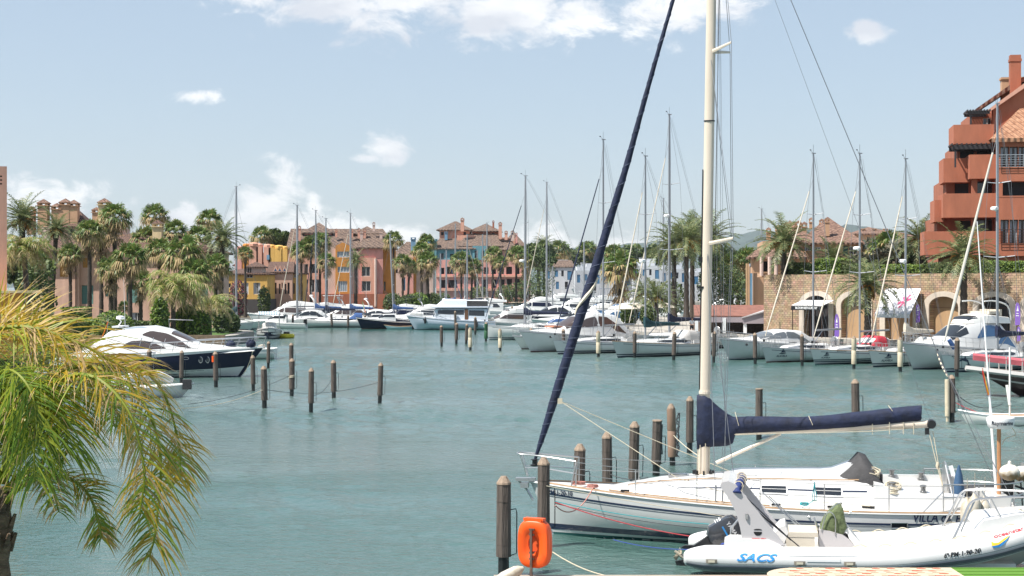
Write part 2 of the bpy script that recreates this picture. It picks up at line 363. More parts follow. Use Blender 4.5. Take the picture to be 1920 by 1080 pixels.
# ---------------------------------------------------------------- land
paving = mat('quay_paving', (.36, .33, .29), .85, var=.2, vscale=.6, bump=.2, bscale=6)
quaystone = mat('quay_concrete', (.3, .28, .25), .9, var=.35, vscale=.8, bump=.3, bscale=4)
lawn = mat('lawn_grass', (.06, .12, .02), .9, var=.4, vscale=1.5, bump=.6, bscale=25)
earth = mat('planted_earth', (.10, .085, .05), .95, var=.4, vscale=.5, bump=.4, bscale=3)
def land(name, poly, z, m, z0=-2.0):
 mb = MB(); mb.prism(poly, lambda p: (p[0], p[1], z), lambda p: (p[0], p[1], z0))
 mb.f[0] = mb.f[0]; return struct(name, mb, m)
land('bank_ground', [(-900, 117), (-37, 117), (-33, 150), (-29.4, 170), (-30, 186), (-37, 200), (-37, 212), (-50, 216), (-50, 258), (-16, 262), (-14, 300), (-23, 432), (-30, 446), (-30, 900), (-900, 900)], 1.0, quaystone)
land('bank_path', [(-900, 122), (-42, 122), (-38, 150), (-36, 172), (-40, 190), (-40, 210), (-52, 214), (-52, 260), (-20, 264), (-20, 300), (-33, 446), (-33, 860), (-900, 860)], 1.03, earth, .5)
land('bank_lawn', [(-44.5, 150), (-37, 153), (-30.6, 170), (-31, 184), (-37, 198), (-46, 195)], 1.06, lawn, .6)
land('far_quay', [(-30.1, 446), (32, 446), (45, 470), (160, 440), (160, 1500), (-30.1, 1500)], 1.4, quaystone)
land('quay', [(14, 176), (20, 170), (27, 163), (33, 150), (38, 138.5), (40.5, 130), (45, 118), (200, 90), (200, 439), (75, 439), (64, 268), (14, 265), (14, 200)], 1.15, paving)
# distant hills: one continuous ridge each, built at their real range
hillm = mat('scrub_hillside', (.05, .075, .07), .95, var=.45, vscale=.004, bump=0)
def ridge(dist, prof, depth, seed, name):
 rr = random.Random(seed); mb = MB(); nx = 160
 xs = [p[0] for p in prof]; ys = [p[1] for p in prof]
 cols = []
 for i in range(nx + 1):
  px = lerp(xs[0], xs[-1], i / nx)
  z = (HY - interp(px, xs, ys)) / F * dist + HC
  z += (rr.random() - .5) * .035 * z + .03 * z * sin(i * .9) * sin(i * .37)
  x = XX(px, dist)
  col = []
  for k, fz in enumerate((0, .35, .7, 1, .6, 0)):
   y = dist + (k - 3) * depth / 3 + (rr.random() - .5) * depth * .12
   col.append((x + (rr.random() - .5) * 14, y, max(-3, z * fz * (1 + (rr.random() - .5) * .18 if 0 < fz < 1 else 1)) - (3 if fz == 0 else 0)))
  cols.append(col)
 mb.loft(cols, False, False, False)
 struct(name, mb, hillm, True)
ridge(5200, [(-300, 527), (200, 522), (700, 500), (900, 478), (1100, 464), (1180, 458), (1260, 452), (1330, 446), (1390, 437), (1440, 433), (1490, 441), (1560, 446), (1700, 450), (1900, 440), (2300, 420)], 900, 3, 'distant_hills')
ridge(4300, [(1000, 530), (1180, 500), (1400, 452), (1480, 436), (1560, 424), (1600, 422), (1640, 427), (1690, 431), (1760, 424), (1820, 426), (2000, 440), (2400, 450)], 800, 5, 'distant_hills')
if HAZE > 0:
 hz = bpy.data.materials.new('sea_air'); hz.use_nodes = True
 nt = hz.node_tree; nt.nodes.remove(nt.nodes['Principled BSDF'])
 pv = nt.nodes.new('ShaderNodeVolumePrincipled'); pv.inputs['Density'].default_value = HAZE; pv.inputs['Color'].default_value = (.84, .92, 1, 1); pv.inputs['Anisotropy'].default_value = .2
 nt.links.new(pv.outputs[0], nt.nodes['Material Output'].inputs['Volume'])
 mb = MB(); mb.box((0, 3400, 220), (9600, 7600, 462)); o = mb.build('haze', hz); o['kind'] = 'stuff'
# ---------------------------------------------------------------- plants
fr_green = [mat('palm_leaf_green', (.10, .165, .035), .5, trans=.3), mat('palm_leaf_olive', (.19, .2, .06), .55, trans=.3), mat('palm_leaf_dry', (.38, .28, .14), .8, trans=.25)]
date_green = [mat('date_leaf_grey_green', (.12, .165, .065), .5, trans=.25), mat('date_leaf_pale', (.22, .23, .10), .55, trans=.25), mat('date_stalk_orange', (.42, .2, .035), .6, trans=.2)]
straw = [mat('queen_leaf_green', (.15, .23, .04), .5, trans=.35), mat('queen_leaf_yellow', (.33, .31, .09), .55, trans=.35), mat('queen_leaf_straw', (.48, .38, .21), .7, trans=.3)]
trunkm = mat('palm_bark', (.06, .046, .036), .95, var=.5, vscale=4, stretch=(1, 1, 3), bump=.9, bscale=6)
trunkgrey = mat('grey_palm_bark', (.11, .09, .075), .95, var=.4, vscale=3, stretch=(1, 1, 4), bump=.7, bscale=5)
skirtm = mat('dead_frond_brown', (.33, .235, .13), .9, var=.4, vscale=2)
def curve_from(base, az, e0, L, droop, n):
 """a frond's spine: starts at elevation e0 and bends down by droop radians"""
 pts = [V(base)]; e = e0
 for i in range(n):
  k = (i + .5) / n
  e = e0 - droop * k ** 1.4
  pts.append(pts[-1] + V((cos(az) * cos(e), sin(az) * cos(e), sin(e))) * (L / n))
 return pts
def feather(mb, pts, ll, npair, wd, rr, mats=(0, 0, 1), tipdrop=.5, side=.8, start=.12, spine_m=None):
 n = len(pts) - 1
 if spine_m is not None: mb.m = spine_m
 mb.tube(pts, [wd * .9 * (1 - .8 * i / n) for i in range(n + 1)], 3, False)
 for i in range(npair):
  t = start + (1 - start) * (i + rr.random() * .6) / npair
  a = t * n; k = min(int(a), n - 1); p = pts[k].lerp(pts[k + 1], a - k); tg = (pts[k + 1] - pts[k]).normalized()
  sv = tg.cross(V((0, 0, 1)))
  sv = sv.normalized() if sv.length > .05 else V((1, 0, 0))
  up = sv.cross(tg)
  L = ll * (.35 + .65 * sin(pi * min(1, .18 + t * .82)) ** .7) * (.8 + .35 * rr.random())
  for sgn in (-1, 1):
   d = (sv * sgn * side + tg * (.45 + .3 * rr.random()) + up * (.25 * rr.random()) + V((rr.uniform(-.12, .12), rr.uniform(-.12, .12), rr.uniform(-.15, .1)))).normalized()
   m1 = p + d * L * .5 - V((0, 0, L * .10 * tipdrop)); tip = p + d * L * .92 - V((0, 0, L * .5 * tipdrop))
   wv = tg * wd
   mb.m = mats[rr.randrange(len(mats))]
   mb.q(p - wv * .6, p + wv * .6, m1 + wv * .55, m1 - wv * .55)
   mb.q(m1 - wv * .55, m1 + wv * .55, tip)
def fan(mb, base, az, el, pet, rad, nb, rr, mats=(0, 0, 1), drop=.4):
 d = V((cos(az) * cos(el), sin(az) * cos(el), sin(el))); c = V(base) + d * pet - V((0, 0, pet * .12))
 sv = d.cross(V((0, 0, 1))); sv = sv.normalized() if sv.length > .05 else V((1, 0, 0)); up = sv.cross(d)
 mb.m = mats[0]; mb.q(V(base) - sv * .03, V(base) + sv * .03, c + sv * .02, c - sv * .02)
 for k in range(nb):
  a = lerp(-1.9, 1.9, (k + rr.random() * .5) / (nb - .5))
  r = rad * (.8 + .3 * rr.random()) * (1 - .12 * abs(a))
  dd = (d * cos(a) + sv * sin(a) + up * (.18 * cos(a * 2) + rr.uniform(-.1, .1))).normalized()
  m1 = c + dd * r * .55; tip = c + dd * r - V((0, 0, r * (drop * (.6 + .8 * rr.random()))))
  wv = dd.cross(up); wv = (wv.normalized() if wv.length > .01 else sv) * rad * .075
  mb.m = mats[rr.randrange(len(mats))]
  mb.q(c, m1 - wv, m1 + wv); mb.q(m1 - wv, tip, m1 + wv)
def crown_fan(seed, n=40, rad=.95, pet=1.0):
 rr = random.Random(seed); mb = MB()
 for i in range(n):
  k = (i + .5) / n; el = lerp(1.35, -.5, k ** .8) + rr.uniform(-.15, .15)
  fan(mb, (0, 0, 0), i * 2.4 + rr.random() * .5, el, pet * (.8 + .35 * rr.random()), rad, 15, rr, (0, 0, 1) if k < .5 else (0, 1, 2) if k < .75 else (1, 2, 2), .25 + .55 * k)
 return mb.mesh('fan_palm_crown', fr_green)
def skirt_fan(seed, n=20, rad=.8, hang=2.0):
 rr = random.Random(seed); mb = MB()
 for i in range(n):
  fan(mb, (0, 0, -hang * rr.random() * .75 + .1), i * 2.4 + rr.random(), rr.uniform(-1.25, -.5), .65, rad * .8, 9, rr, (0,), .6)
 return mb.mesh('dead_frond_skirt', [skirtm])
def crown_date(seed, n=58, L=3.0, orange_=True, droop=1.35, e1=-.4, ll=.55):
 rr = random.Random(seed); mb = MB()
 for i in range(n):
  k = (i + .5) / n; el = lerp(1.4, e1, k ** .9) + rr.uniform(-.12, .12)
  pts = curve_from((0, 0, 0), i * 2.4 + rr.random() * .4, el, L * (.8 + .3 * rr.random()), droop * (.6 + .6 * rr.random()), 7)
  feather(mb, pts, ll, 20, .055, rr, (0, 0, 1), .25, .75, .15, 1)
 if orange_:
  for i in range(26):
   pts = curve_from((0, 0, -.1), i * 2.4, rr.uniform(-.3, .9), 1.0 * (.7 + .6 * rr.random()), 2.0, 4)
   mb.m = 2; mb.tube(pts, [.07, .06, .07, .09, .04], 4, False)
 return mb.mesh('date_palm_crown', date_green)
def crown_queen(seed, n=40, L=2.6, wind=(.5, 0)):
 rr = random.Random(seed); mb = MB()
 for i in range(n):
  k = (i + .5) / n; el = lerp(1.35, -.1, k) + rr.uniform(-.1, .1); az = i * 2.4 + rr.random() * .4
  pts = curve_from((0, 0, 0), az, el, L * (.8 + .3 * rr.random()), 2.2, 9)
  pts = [p + V((wind[0], wind[1], 0)) * (j / 9) ** 2 for j, p in enumerate(pts)]
  feather(mb, pts, .75, 26, .05, rr, (0, 0, 1, 2) if k < .6 else (1, 2, 2), 1.1, .65, .15, 1)
 return mb.mesh('queen_palm_crown', straw)
def trunk_mb(h, r0, r1, lean=(0, 0), n=8, rings=18, seed=0, bulge=0.0):
 rr = random.Random(seed); mb = MB(); pts = []; rs = []
 for i in range(rings + 1):
  t = i / rings
  pts.append((lean[0] * t ** 1.6 * h, lean[1] * t ** 1.6 * h, h * t))
  rs.append(lerp(r0, r1, t) * (1.10 if i % 2 else .95) * (1 + bulge * math.exp(-((t - .96) / .06) ** 2)) * (1 + .4 * math.exp(-t * 14)))
 mb.tube(pts, rs, n); return mb, V(pts[-1])
FANC = [crown_fan(s) for s in (1, 2, 3)]; SKIRT = [skirt_fan(s) for s in (4, 5)]
DATEC = [crown_date(6), crown_date(7), crown_date(8, 30, 2.4, False, 1.2)]; QUEENC = [crown_queen(9), crown_queen(10, 22, 2.4, (.8, -.2))]
PALMN = [0]
def palm(kind, px, ytop, d, z0, label, size=1.0, lean=0.0, group=None, skirt=0.0, r=.2):
 """ytop: photo row of the heart of the crown"""
 PALMN[0] += 1; i = PALMN[0]
 if d < 250: size *= 1.15 if kind == 'date' else 1.1; skirt *= 1.15
 zt = ZZ(ytop, d); h = max(.6, zt - z0)
 name = {'fan': 'fan_palm', 'date': 'date_palm', 'queen': 'queen_palm'}[kind]
 root = thing(name, label, 'palm tree', (XX(px, d) - lean * h, d, z0), 0, group)
 mb, top = trunk_mb(h, r * 1.15, r * .85, (lean, 0), 8, 20, i, .45 if kind == 'date' else .2)
 mb.build('trunk', trunkm if kind != 'queen' else trunkgrey, root, True, 60)
 me = {'fan': FANC, 'date': DATEC, 'queen': QUEENC}[kind]
 place('crown', me[i % (2 if kind == 'date' and size > .8 else len(me))], root, top, i * 1.3 if kind != 'queen' else (i % 3) * .3, size)
 if skirt: place('dead_leaf_skirt', SKIRT[i % 2], root, top, i * .7, skirt)
 return root
leafA = [mat('shrub_leaf_dark', (.035, .065, .02), .6, trans=.2), mat('shrub_leaf_mid', (.065, .10, .028), .6, trans=.25), mat('shrub_leaf_light', (.12, .16, .04), .6, trans=.25)]
leafY = [mat('hedge_leaf_green', (.045, .085, .015), .6, trans=.2), mat('hedge_leaf_bright', (.1, .17, .02), .6, trans=.25), mat('hedge_leaf_lime', (.17, .24, .03), .6, trans=.25)]
leafO = [mat('olive_leaf_grey', (.1, .11, .075), .7, trans=.15), mat('olive_leaf_brown', (.14, .12, .075), .7, trans=.15), mat('olive_leaf_dark', (.05, .06, .035), .7, trans=.15)]
barkm = mat('tree_bark', (.1, .075, .055), .9, var=.3, vscale=5, bump=.5, bscale=8)
pinkfl = mat('bougainvillea_pink', (.2, .045, .07), .7, trans=.2)
def leaves(mb, c, r, n, size, rr, nm=3, shell=.55):
 for _ in range(n):
  v = V((rr.gauss(0, 1), rr.gauss(0, 1), rr.gauss(0, 1))).normalized() * (shell + (1 - shell) * rr.random() ** .5)
  p = V(c) + V((v.x * r[0], v.y * r[1], v.z * r[2]))
  a = V((rr.gauss(0, 1), rr.gauss(0, 1), rr.gauss(0, 1))).normalized(); b2 = a.orthogonal().normalized(); s = size * (.6 + .8 * rr.random())
  mb.m = rr.randrange(nm); mb.q(p - a * s, p + b2 * s * .6, p + a * s, p - b2 * s * .6)
def crown_tree(seed, mats, nclump=14, r=1.0, n=170, size=.09, flat=.75):
 rr = random.Random(seed); mb = MB()
 for i in range(nclump):
  v = V((rr.gauss(0, 1), rr.gauss(0, 1), rr.gauss(0, .8))).normalized() * r * rr.uniform(.3, .8)
  s = r * rr.uniform(.28, .48)
  leaves(mb, (v.x, v.y, v.z * flat), (s, s, s * .8), n, size * r, rr, len(mats), .35)
 return mb.mesh('tree_crown', mats)
TREEC = {'A': [crown_tree(s, leafA) for s in (21, 22, 23)], 'Y': [crown_tree(s, leafY) for s in (24, 25)], 'O': [crown_tree(s, leafO) for s in (26, 27)], 'P': [crown_tree(28, leafA[:2] + [pinkfl])]}
def tree(px, yc, d, z0, rad, label, pal='A', name='tree', cat='tree', group=None):
 PALMN[0] += 1; i = PALMN[0]; zc = ZZ(yc, d)
 root = thing(name, label, cat, (XX(px, d), d, z0), i * .9, group)
 h = max(.3, zc - z0)
 mb, top = trunk_mb(h, rad * .09 + .05, rad * .05 + .03, (0, 0), 7, 6, i)
 for k in range(4):
  a = k * 1.6 + i; mb.tube([(0, 0, h * .6), (cos(a) * rad * .3, sin(a) * rad * .3, h + rad * .15), (cos(a) * rad * .5, sin(a) * rad * .5, h + rad * .4)], [rad * .04 + .02, rad * .03 + .015, .02], 5)
 mb.build('trunk', barkm, root, True)
 c = TREEC[pal]; place('crown', c[i % len(c)], root, (0, 0, h), 0, rad)
 return root
def shrub(px, yc, d, z0, rad, label, pal='A', name='shrub', group=None, wide=1.0):
 """a rounded bush standing on the ground"""
 PALMN[0] += 1; i = PALMN[0]; rr = random.Random(i); mb = MB(); h = max(.4, (ZZ(yc, d) - z0))
 mats = {'A': leafA, 'Y': leafY, 'O': leafO, 'P': leafA[:1] + [pinkfl, pinkfl]}[pal]
 leaves(mb, (0, 0, h), (rad * wide, rad, h * 1.0), 900, .13 + rad * .03, rr, 3, .6)
 for k in range(5): leaves(mb, (rr.uniform(-.6, .6) * rad * wide, rr.uniform(-.6, .3) * rad, h * rr.uniform(.8, 1.6)), (rad * .45, rad * .45, h * .45), 200, .12, rr, 3, .4)
 o = mb.build(name, mats); o.location = (XX(px, d), d, z0)
 return tag(o, label, 'shrub', group)
def hedge(pa, pb, d0, d1, z0, h, th, label, pal='Y'):
 PALMN[0] += 1; rr = random.Random(PALMN[0]); mb = MB()
 a = V((XX(pa, d0), d0, z0)); b2 = V((XX(pb, d1), d1, z0)); L = (b2 - a).length; u = (b2 - a).normalized(); nrm = V((-u.y, u.x, 0))
 for _ in range(int(L * h * 190)):
  f = rr.random(); s = rr.random() * L
  if f < .5: off, z = -th / 2 - rr.uniform(0, .1), rr.random() * h
  elif f < .9: off, z = rr.uniform(-.5, .5) * th, h + rr.uniform(-.06, .12) + .08 * sin(s * 1.1) * sin(s * .37)
  else: off, z = rr.uniform(-.5, .5) * th, rr.random() * h
  p = u * s + nrm * off + V((0, 0, z)); aa = V((rr.gauss(0, 1), rr.gauss(0, 1), rr.gauss(0, 1))).normalized(); bb = aa.orthogonal().normalized(); q = .11 * (.6 + .8 * rr.random())
  mb.m = rr.randrange(3); mb.q(p - aa * q, p + bb * q * .6, p + aa * q, p - bb * q * .6)
 mb.m = 0; mb.box(u * L / 2 + V((0, 0, h * .47)), (L - .2, th - .2, h * .9), atan2(u.y, u.x))
 o = mb.build('hedge', {'A': leafA, 'Y': leafY}[pal]); o.location = a
 return tag(o, label, 'hedge')
# ---- palms of the left bank, between the pink house and the navy yacht
GL = 'palms on the left bank'
def L(*a, **k): k.setdefault('group', GL); return palm(*a, **k)
L('date', 42, 412, 176, 1, 'dark bushy date palm right beside the pink corner tower', 1.15, r=.32)
L('queen', 44, 470, 128, 1, 'wind-blown pale palm with drooping fronds in front of the pink corner tower', .95, lean=-.06, r=.22)
L('date', 106, 432, 172, 1, 'slim date palm with a leaning dark trunk before the yellow house corner', .85, lean=.05, r=.24)
L('fan', 168, 436, 182, 1, 'twin-headed looking fan palm left of the tallest green-topped one', 1.05, skirt=1.0, r=.24)
L('fan', 215, 408, 186, 1, 'tallest fan palm with a fresh green head before the pink house', 1.2, skirt=1.2, r=.26)
L('fan', 190, 440, 190, 1, 'fan palm with a dead brown skirt directly under the tallest green head', 1.0, skirt=1.2, r=.24)
L('fan', 208, 505, 170, 1, 'fan palm with a low ragged head left of the round green one', .95, skirt=1.0, r=.24)
L('fan', 244, 484, 160, 1, 'round-headed fan palm with a bare brown trunk by the glass door', 1.1, skirt=.9, r=.22)
L('fan', 150, 455, 205, 1, 'shaded fan palm half hidden behind the other palms near the orange shutter', .9, skirt=1.0, r=.2)
L('fan', 233, 575, 176, 1, 'young fan palm in front of the teal shutter', .45, r=.14)
L('fan', 290, 404, 222, 1, 'fan palm rising behind the roof just left of the house chimney', 1.15, skirt=.6, r=.22)
L('fan', 328, 436, 205, 1, 'fan palm standing just right of the house chimney', 1.15, skirt=.8, r=.22)
L('fan', 393, 414, 215, 1, 'tall fan palm with a spreading top next to the bare mast', 1.1, skirt=.8, r=.2)
L('date', 418, 448, 200, 1, 'dark date palm with orange stalks leaning beside the bare mast', 1.05, lean=.03, r=.3)
L('fan', 345, 478, 180, 1, 'bushy fan palm with dry brown leaves below the roof edge', 1.5, skirt=1.1, r=.24)
L('fan', 365, 515, 178, 1, 'low fan palm with ragged brown skirt near the lawn', 1.25, skirt=1.1, r=.24)
L('fan', 300, 470, 195, 1, 'fan palm squeezed between the round-headed palm and the bushy dry one', 1.1, skirt=.8, r=.22)
L('queen', 325, 545, 150, 1, 'drooping straw-coloured queen palm at the water edge behind the navy yacht', 1.4, r=.22)
L('queen', 393, 572, 158, 1, 'small yellow-green queen palm beside the lawn', .95, r=.2)
L('fan', 460, 475, 262, 1, 'thin fan palm before the yellow house by the bare mast', .9, skirt=.8, r=.2)
shrub(350, 605, 152, 1, 1.2, 'banana-leaved shrub at the foot of the straw queen palm', 'Y')
shrub(372, 612, 150, 1, 1.2, 'broad green shrub between the two queen palms', 'Y')
shrub(415, 590, 175, 1, 1.3, 'dark green bush under the small queen palm', 'A')
shrub(447, 560, 263, 1, 1.5, 'pink flowering bush before the yellow house', 'P')
shrub(495, 566, 263, 1, 1.1, 'green bush at the foot of the yellow house', 'A')
shrub(66, 560, 150, 1, 2.0, 'dark bush between the two leaning palms beside the corner tower', 'A')
hedge(85, 196, 142, 142, 1, 2.2, 2.4, 'long clipped hedge behind the navy yacht')
hedge(-40, 80, 126, 130, 1, 2.4, 2.4, 'clipped hedge at the foot of the pink corner tower')
hedge(118, 170, 150, 150, 1, 3.1, 2, 'taller strip of hedge behind the long clipped one', 'Y')
for (px, d, r_, lb) in ((122, 126, 1.75, 'round clipped bush near the dock planks'), (212, 138, 1.9, 'round clipped bush behind the yacht flag')):
 mb = MB(); rr = random.Random(px); leaves(mb, (0, 0, r_ * .75), (r_, r_, r_ * .9), 2600, .1, rr, 3, .85); mb.m = 0; mb.ball((0, 0, r_ * .75), r_ * .82, 12, 8, (1, 1, .9))
 o = mb.build('round_bush', leafY); o.location = (XX(px, d), d, 1.0); tag(o, lb, 'shrub', 'clipped bushes')
mb = MB(); mb.box((0, 0, 0), (18, .5, 1.1)); o = mb.build('garden_wall', mat('garden_wall_stone', (.2, .14, .09), .9, var=.3, vscale=3, bump=.4, bscale=8)); o.location = (-33.5, 136.5, 1.5); tag(o, 'low brown garden wall below the clipped hedge', 'wall')
tree(34, 500, 160, 1, 3.4, 'dark leafy tree filling the gap beside the pink corner tower', 'A')
L('fan', 132, 478, 196, 1, 'fan palm before the orange shutter with its head below the eave', 1.0, skirt=1.0, r=.2)
L('fan', 264, 528, 172, 1, 'short fan palm just right of the glass door', .9, skirt=.9, r=.2)
L('fan', 272, 448, 204, 1, 'fan palm directly under the house chimney', 1.1, skirt=1.0, r=.2)
L('fan', 372, 445, 206, 1, 'fan palm between the chimney palm and the tall spreading one', 1.1, skirt=.9, r=.2)
L('fan', 405, 500, 190, 1, 'ragged fan palm below the dark date palm by the bare mast', 1.1, skirt=1.1, r=.2)
hedge(196, 318, 148, 150, 1, 1.9, 1.8, 'dark clipped hedge in front of the glass door', 'A')
shrub(300, 600, 147, 1, .9, 'leafy shrub left of the straw queen palm', 'Y')
shrub(437, 606, 178, 1, .8, 'small leafy shrub at the lawn edge near the mast', 'A')
# ---- palms along the village front
GV = 'palms along the village quay'
def Vp(*a, **k): k.setdefault('group', GV); return palm(*a, **k)
Vp('fan', 490, 443, 345, 1, 'rounded palm head rising behind the yellow chimneys', 1.7, r=.25)
tree(517, 447, 350, 1, 4.2, 'flat-topped dark pine behind the yellow chimneys', 'A', 'pine_tree')
Vp('fan', 565, 470, 266, 1, 'palm left of the pair of masts in front of the pink house', 1.25, skirt=.9)
Vp('fan', 583, 462, 267, 1, 'middle palm of the tall clump before the pink house', 1.3, skirt=1)
Vp('fan', 600, 455, 269, 1, 'palm right of the pair of masts with the fullest head of the clump', 1.35, skirt=1)
Vp('fan', 612, 490, 265, 1, 'lower palm at the right end of the clump by the white panel', 1.1, skirt=1.2)
Vp('date', 667, 488, 266, 1, 'single date palm in front of the pink block with its windows', .85, r=.28)
Vp('fan', 738, 450, 300, 1, 'palm head against the sky by the orange side wall', 1.3, skirt=.6)
Vp('fan', 755, 492, 268, 1, 'palm before the orange side wall beside the leaning mast', 1.1, skirt=1)
Vp('fan', 768, 500, 275, 1, 'palm with leaning trunk right of the orange side wall', 1.0, lean=.04, skirt=.8)
Vp('fan', 790, 470, 300, 1, 'tall shaggy palm with a long dead skirt left of the blue house', 1.3, skirt=1.6, r=.3)
Vp('fan', 802, 490, 290, 1, 'stout shaggy palm close to the left end of the blue house', 1.4, skirt=1.6, r=.3)
Vp('fan', 800, 455, 330, 1, 'palm head above the others at the blue chimneys', 1.4, skirt=.8)
Vp('fan', 865, 490, 405, 1.2, 'palm in front of the blue upper floor left of the middle masts', 2.0, skirt=1.6, r=.3)
Vp('fan', 886, 500, 405, 1.2, 'palm with a slanting trunk before the pink arcade', 1.7, lean=.03, skirt=1.6, r=.28)
Vp('fan', 925, 478, 415, 1.2, 'palm in front of the pink house under the second tower', 1.7, lean=.02, skirt=1.4, r=.28)
Vp('fan', 938, 492, 412, 1.2, 'lower palm leaning beside the one under the second tower', 1.3, lean=-.02, skirt=1.2, r=.26)
Vp('fan', 968, 478, 418, 1.4, 'palm at the right-hand part of the pink house', 1.9, skirt=1.4, r=.3)
Vp('fan', 985, 490, 425, 1.4, 'shaggy palm at the right corner of the pink house', 1.6, skirt=1.8, r=.3)
for i, (px, y, d, rd, lb) in enumerate([(735, 571, 266, 1.6, 'dark shrub at the foot of the orange side wall'), (765, 572, 267, 1.8, 'dense dark shrub beside the palm with leaning trunk'), (785, 570, 267, 1.9, 'bright green shrub between the orange wall and the blue house'),
  (810, 570, 270, 1.9, 'dark shrub at the quay left of the trawler flybridge'), (758, 576, 264, 1.4, 'low dark shrub on the quay behind the cabin boats'), (830, 560, 424, 2.2, 'low shrub below the pink arcade on the left'), (898, 553, 432, 2.6, 'shrub below the pink arcade among the masts'), (948, 552, 434, 3.0, 'clipped dark bush below the pink arcade'), (968, 550, 436, 3.4, 'larger dark bush at the right end of the arcade'), (1000, 540, 438, 4.5, 'dark bush to the right of the pink house'), (1012, 515, 440, 4.5, 'tall dark bush beside the white houses')]):
 shrub(px, y, d, 1.2, rd, lb, 'Y' if 'bright' in lb else 'A')
tree(1010, 478, 450, 1.4, 7, 'dark leafy tree right of the pink house', 'A')
Vp('date', 1020, 462, 452, 1.4, 'tall palm sticking out of the dark tree right of the pink house', 1.7, r=.35)
# ---- far trees over the white houses
GF = 'trees over the white houses'
for i, (px, y, d, k, rd, lb) in enumerate([(1048, 470, 520, 'fan', 2.6, 'palm above the left white house'), (1070, 482, 540, 'A', 6, 'round tree above the left white house roof'), (1096, 470, 540, 'fan', 2.2, 'slender pair-like palm over the white roofs'), (1104, 466, 545, 'fan', 2.0, 'slender palm close beside another over the white roofs'),
  (1120, 485, 545, 'A', 7, 'broad green tree over the middle white house'), (1150, 478, 500, 'fan', 2.6, 'green palm behind the brown shaggy one'), (1175, 482, 540, 'A', 6, 'dark tree left of the thick near mast of the row'), (1190, 475, 545, 'fan', 2.4, 'small palm seen past the thick near mast of the row'), (1030, 490, 545, 'A', 6, 'dark green tree at the left end of the white houses'), (1225, 480, 540, 'A', 6, 'dark tree behind the tall pair of masts'), (1352, 490, 452, 'A', 8, 'green tree right of the big mast'), (1385, 495, 480, 'A', 6, 'tree below the hills right of the big mast')]):
 if k == 'fan': palm('fan', px, y, d, 1.4, lb, rd, group=GF, skirt=rd * .8, r=.35)
 else: tree(px, y, d, 1.4, rd, lb, k, group=GF)
# ---- palms on the right quay
GR = 'palms on the right quay'
def Rp(*a, **k): k.setdefault('group', GR); return palm(*a, **k)
Rp('fan', 1163, 502, 236, 1.15, 'shaggy brown-skirted fan palm in front of the white houses', 1.7, skirt=2.0, r=.3)
Rp('date', 1207, 552, 225, 1.15, 'short date palm with upright fronds left of its twin', 1.05, r=.3)
Rp('date', 1231, 560, 205, 1.15, 'short date palm with hanging brown fronds at the terrace end', 1.05, r=.3)
Rp('date', 1264, 462, 240, 1.15, 'tall date palm left of the trio beside the big mast', 1.6, r=.36)
Rp('date', 1287, 452, 235, 1.15, 'middle tall date palm of the trio beside the big mast', 1.6, r=.36)
Rp('date', 1298, 440, 250, 1.15, 'tallest date palm just left of the big mast', 1.7, r=.36)
Rp('date', 1330, 448, 245, 1.15, 'date palm half hidden behind the big mast', 1.7, r=.36)
Rp('fan', 1372, 500, 255, 1.15, 'brown shaggy palm right of the big mast', 1.5, skirt=1.8, r=.3)
Rp('fan', 1402, 488, 250, 1.15, 'dark shaggy palm beside the striped post of the villa', 1.6, skirt=1.8, r=.3)
Rp('fan', 1384, 510, 262, 1.15, 'lower palm between two shaggy ones', 1.3, skirt=1.4, r=.3)
Rp('date', 1470, 456, 165, 1.15, 'large date palm with orange stalks before the stone wall', 1.2, r=.3)
Rp('date', 1627, 536, 146, 1.15, 'squat date palm with arching fronds before the white awning', 1.15, r=.3)
Rp('date', 1807, 480, 140, 1.15, 'date palm with pale fronds in front of the red apartment block', 1.1, r=.3)
for (px, y, d, rd, lb) in ((1365, 545, 240, 3.0, 'dark shrub mass right of the big mast'), (1340, 540, 246, 2.8, 'dark bush behind the big mast'), (1390, 560, 236, 2.6, 'dark bush beneath the shaggy palms'), (1420, 555, 240, 2.0, 'low bush beside the villa posts'), (1180, 590, 205, 1.2, 'low bush on the quay left of the short palms'), (1215, 592, 200, 1.1, 'small yellow-green bush at the short palms'), (1255, 560, 260, 3, 'dark bush behind the tall palm trunks')):
 shrub(px, y, d, 1.15, rd, lb)
# ---------------------------------------------------------------- the foreground palm, about 14 m away
nearleaf = [mat('near_leaf_green', (.13, .22, .02), .42, trans=.38), mat('near_leaf_lime', (.27, .31, .025), .42, trans=.4), mat('near_leaf_gold', (.44, .3, .03), .5, trans=.4), mat('near_leaf_tan', (.46, .32, .15), .7, trans=.3)]
fp = thing('queen_palm', 'big near palm with golden drooping fronds at the left edge', 'palm tree', (XX(-14, 14.4), 14.4, 1.2))
BASE = V(fp.location)
mb = MB(); pts = []; rs = []
top = P(-6, 915, 14.4) - BASE
for i in range(26):
 t = i / 25; pts.append(V((0.02 * t, 0, 0)).lerp(top, t)); rs.append(.105 * (1.12 if i % 2 else .94) * (1 + .12 * t))
mb.tube(pts, rs, 12)
rr = random.Random(5)
for i in range(22):      # stubs of cut fronds
 a = i * 2.4; z = top.z - .05 - .55 * rr.random(); p = V((cos(a) * .11, sin(a) * .11, z)) + V((top.x, top.y, 0)) * .9
 mb.tube([p, p + V((cos(a) * .06, sin(a) * .06, .16))], [.035, .015], 5)
mb.build('trunk', mat('near_palm_bark', (.15, .10, .065), .95, var=.6, vscale=6, stretch=(1, 1, 3), bump=1, bscale=9), fp, True, 50)
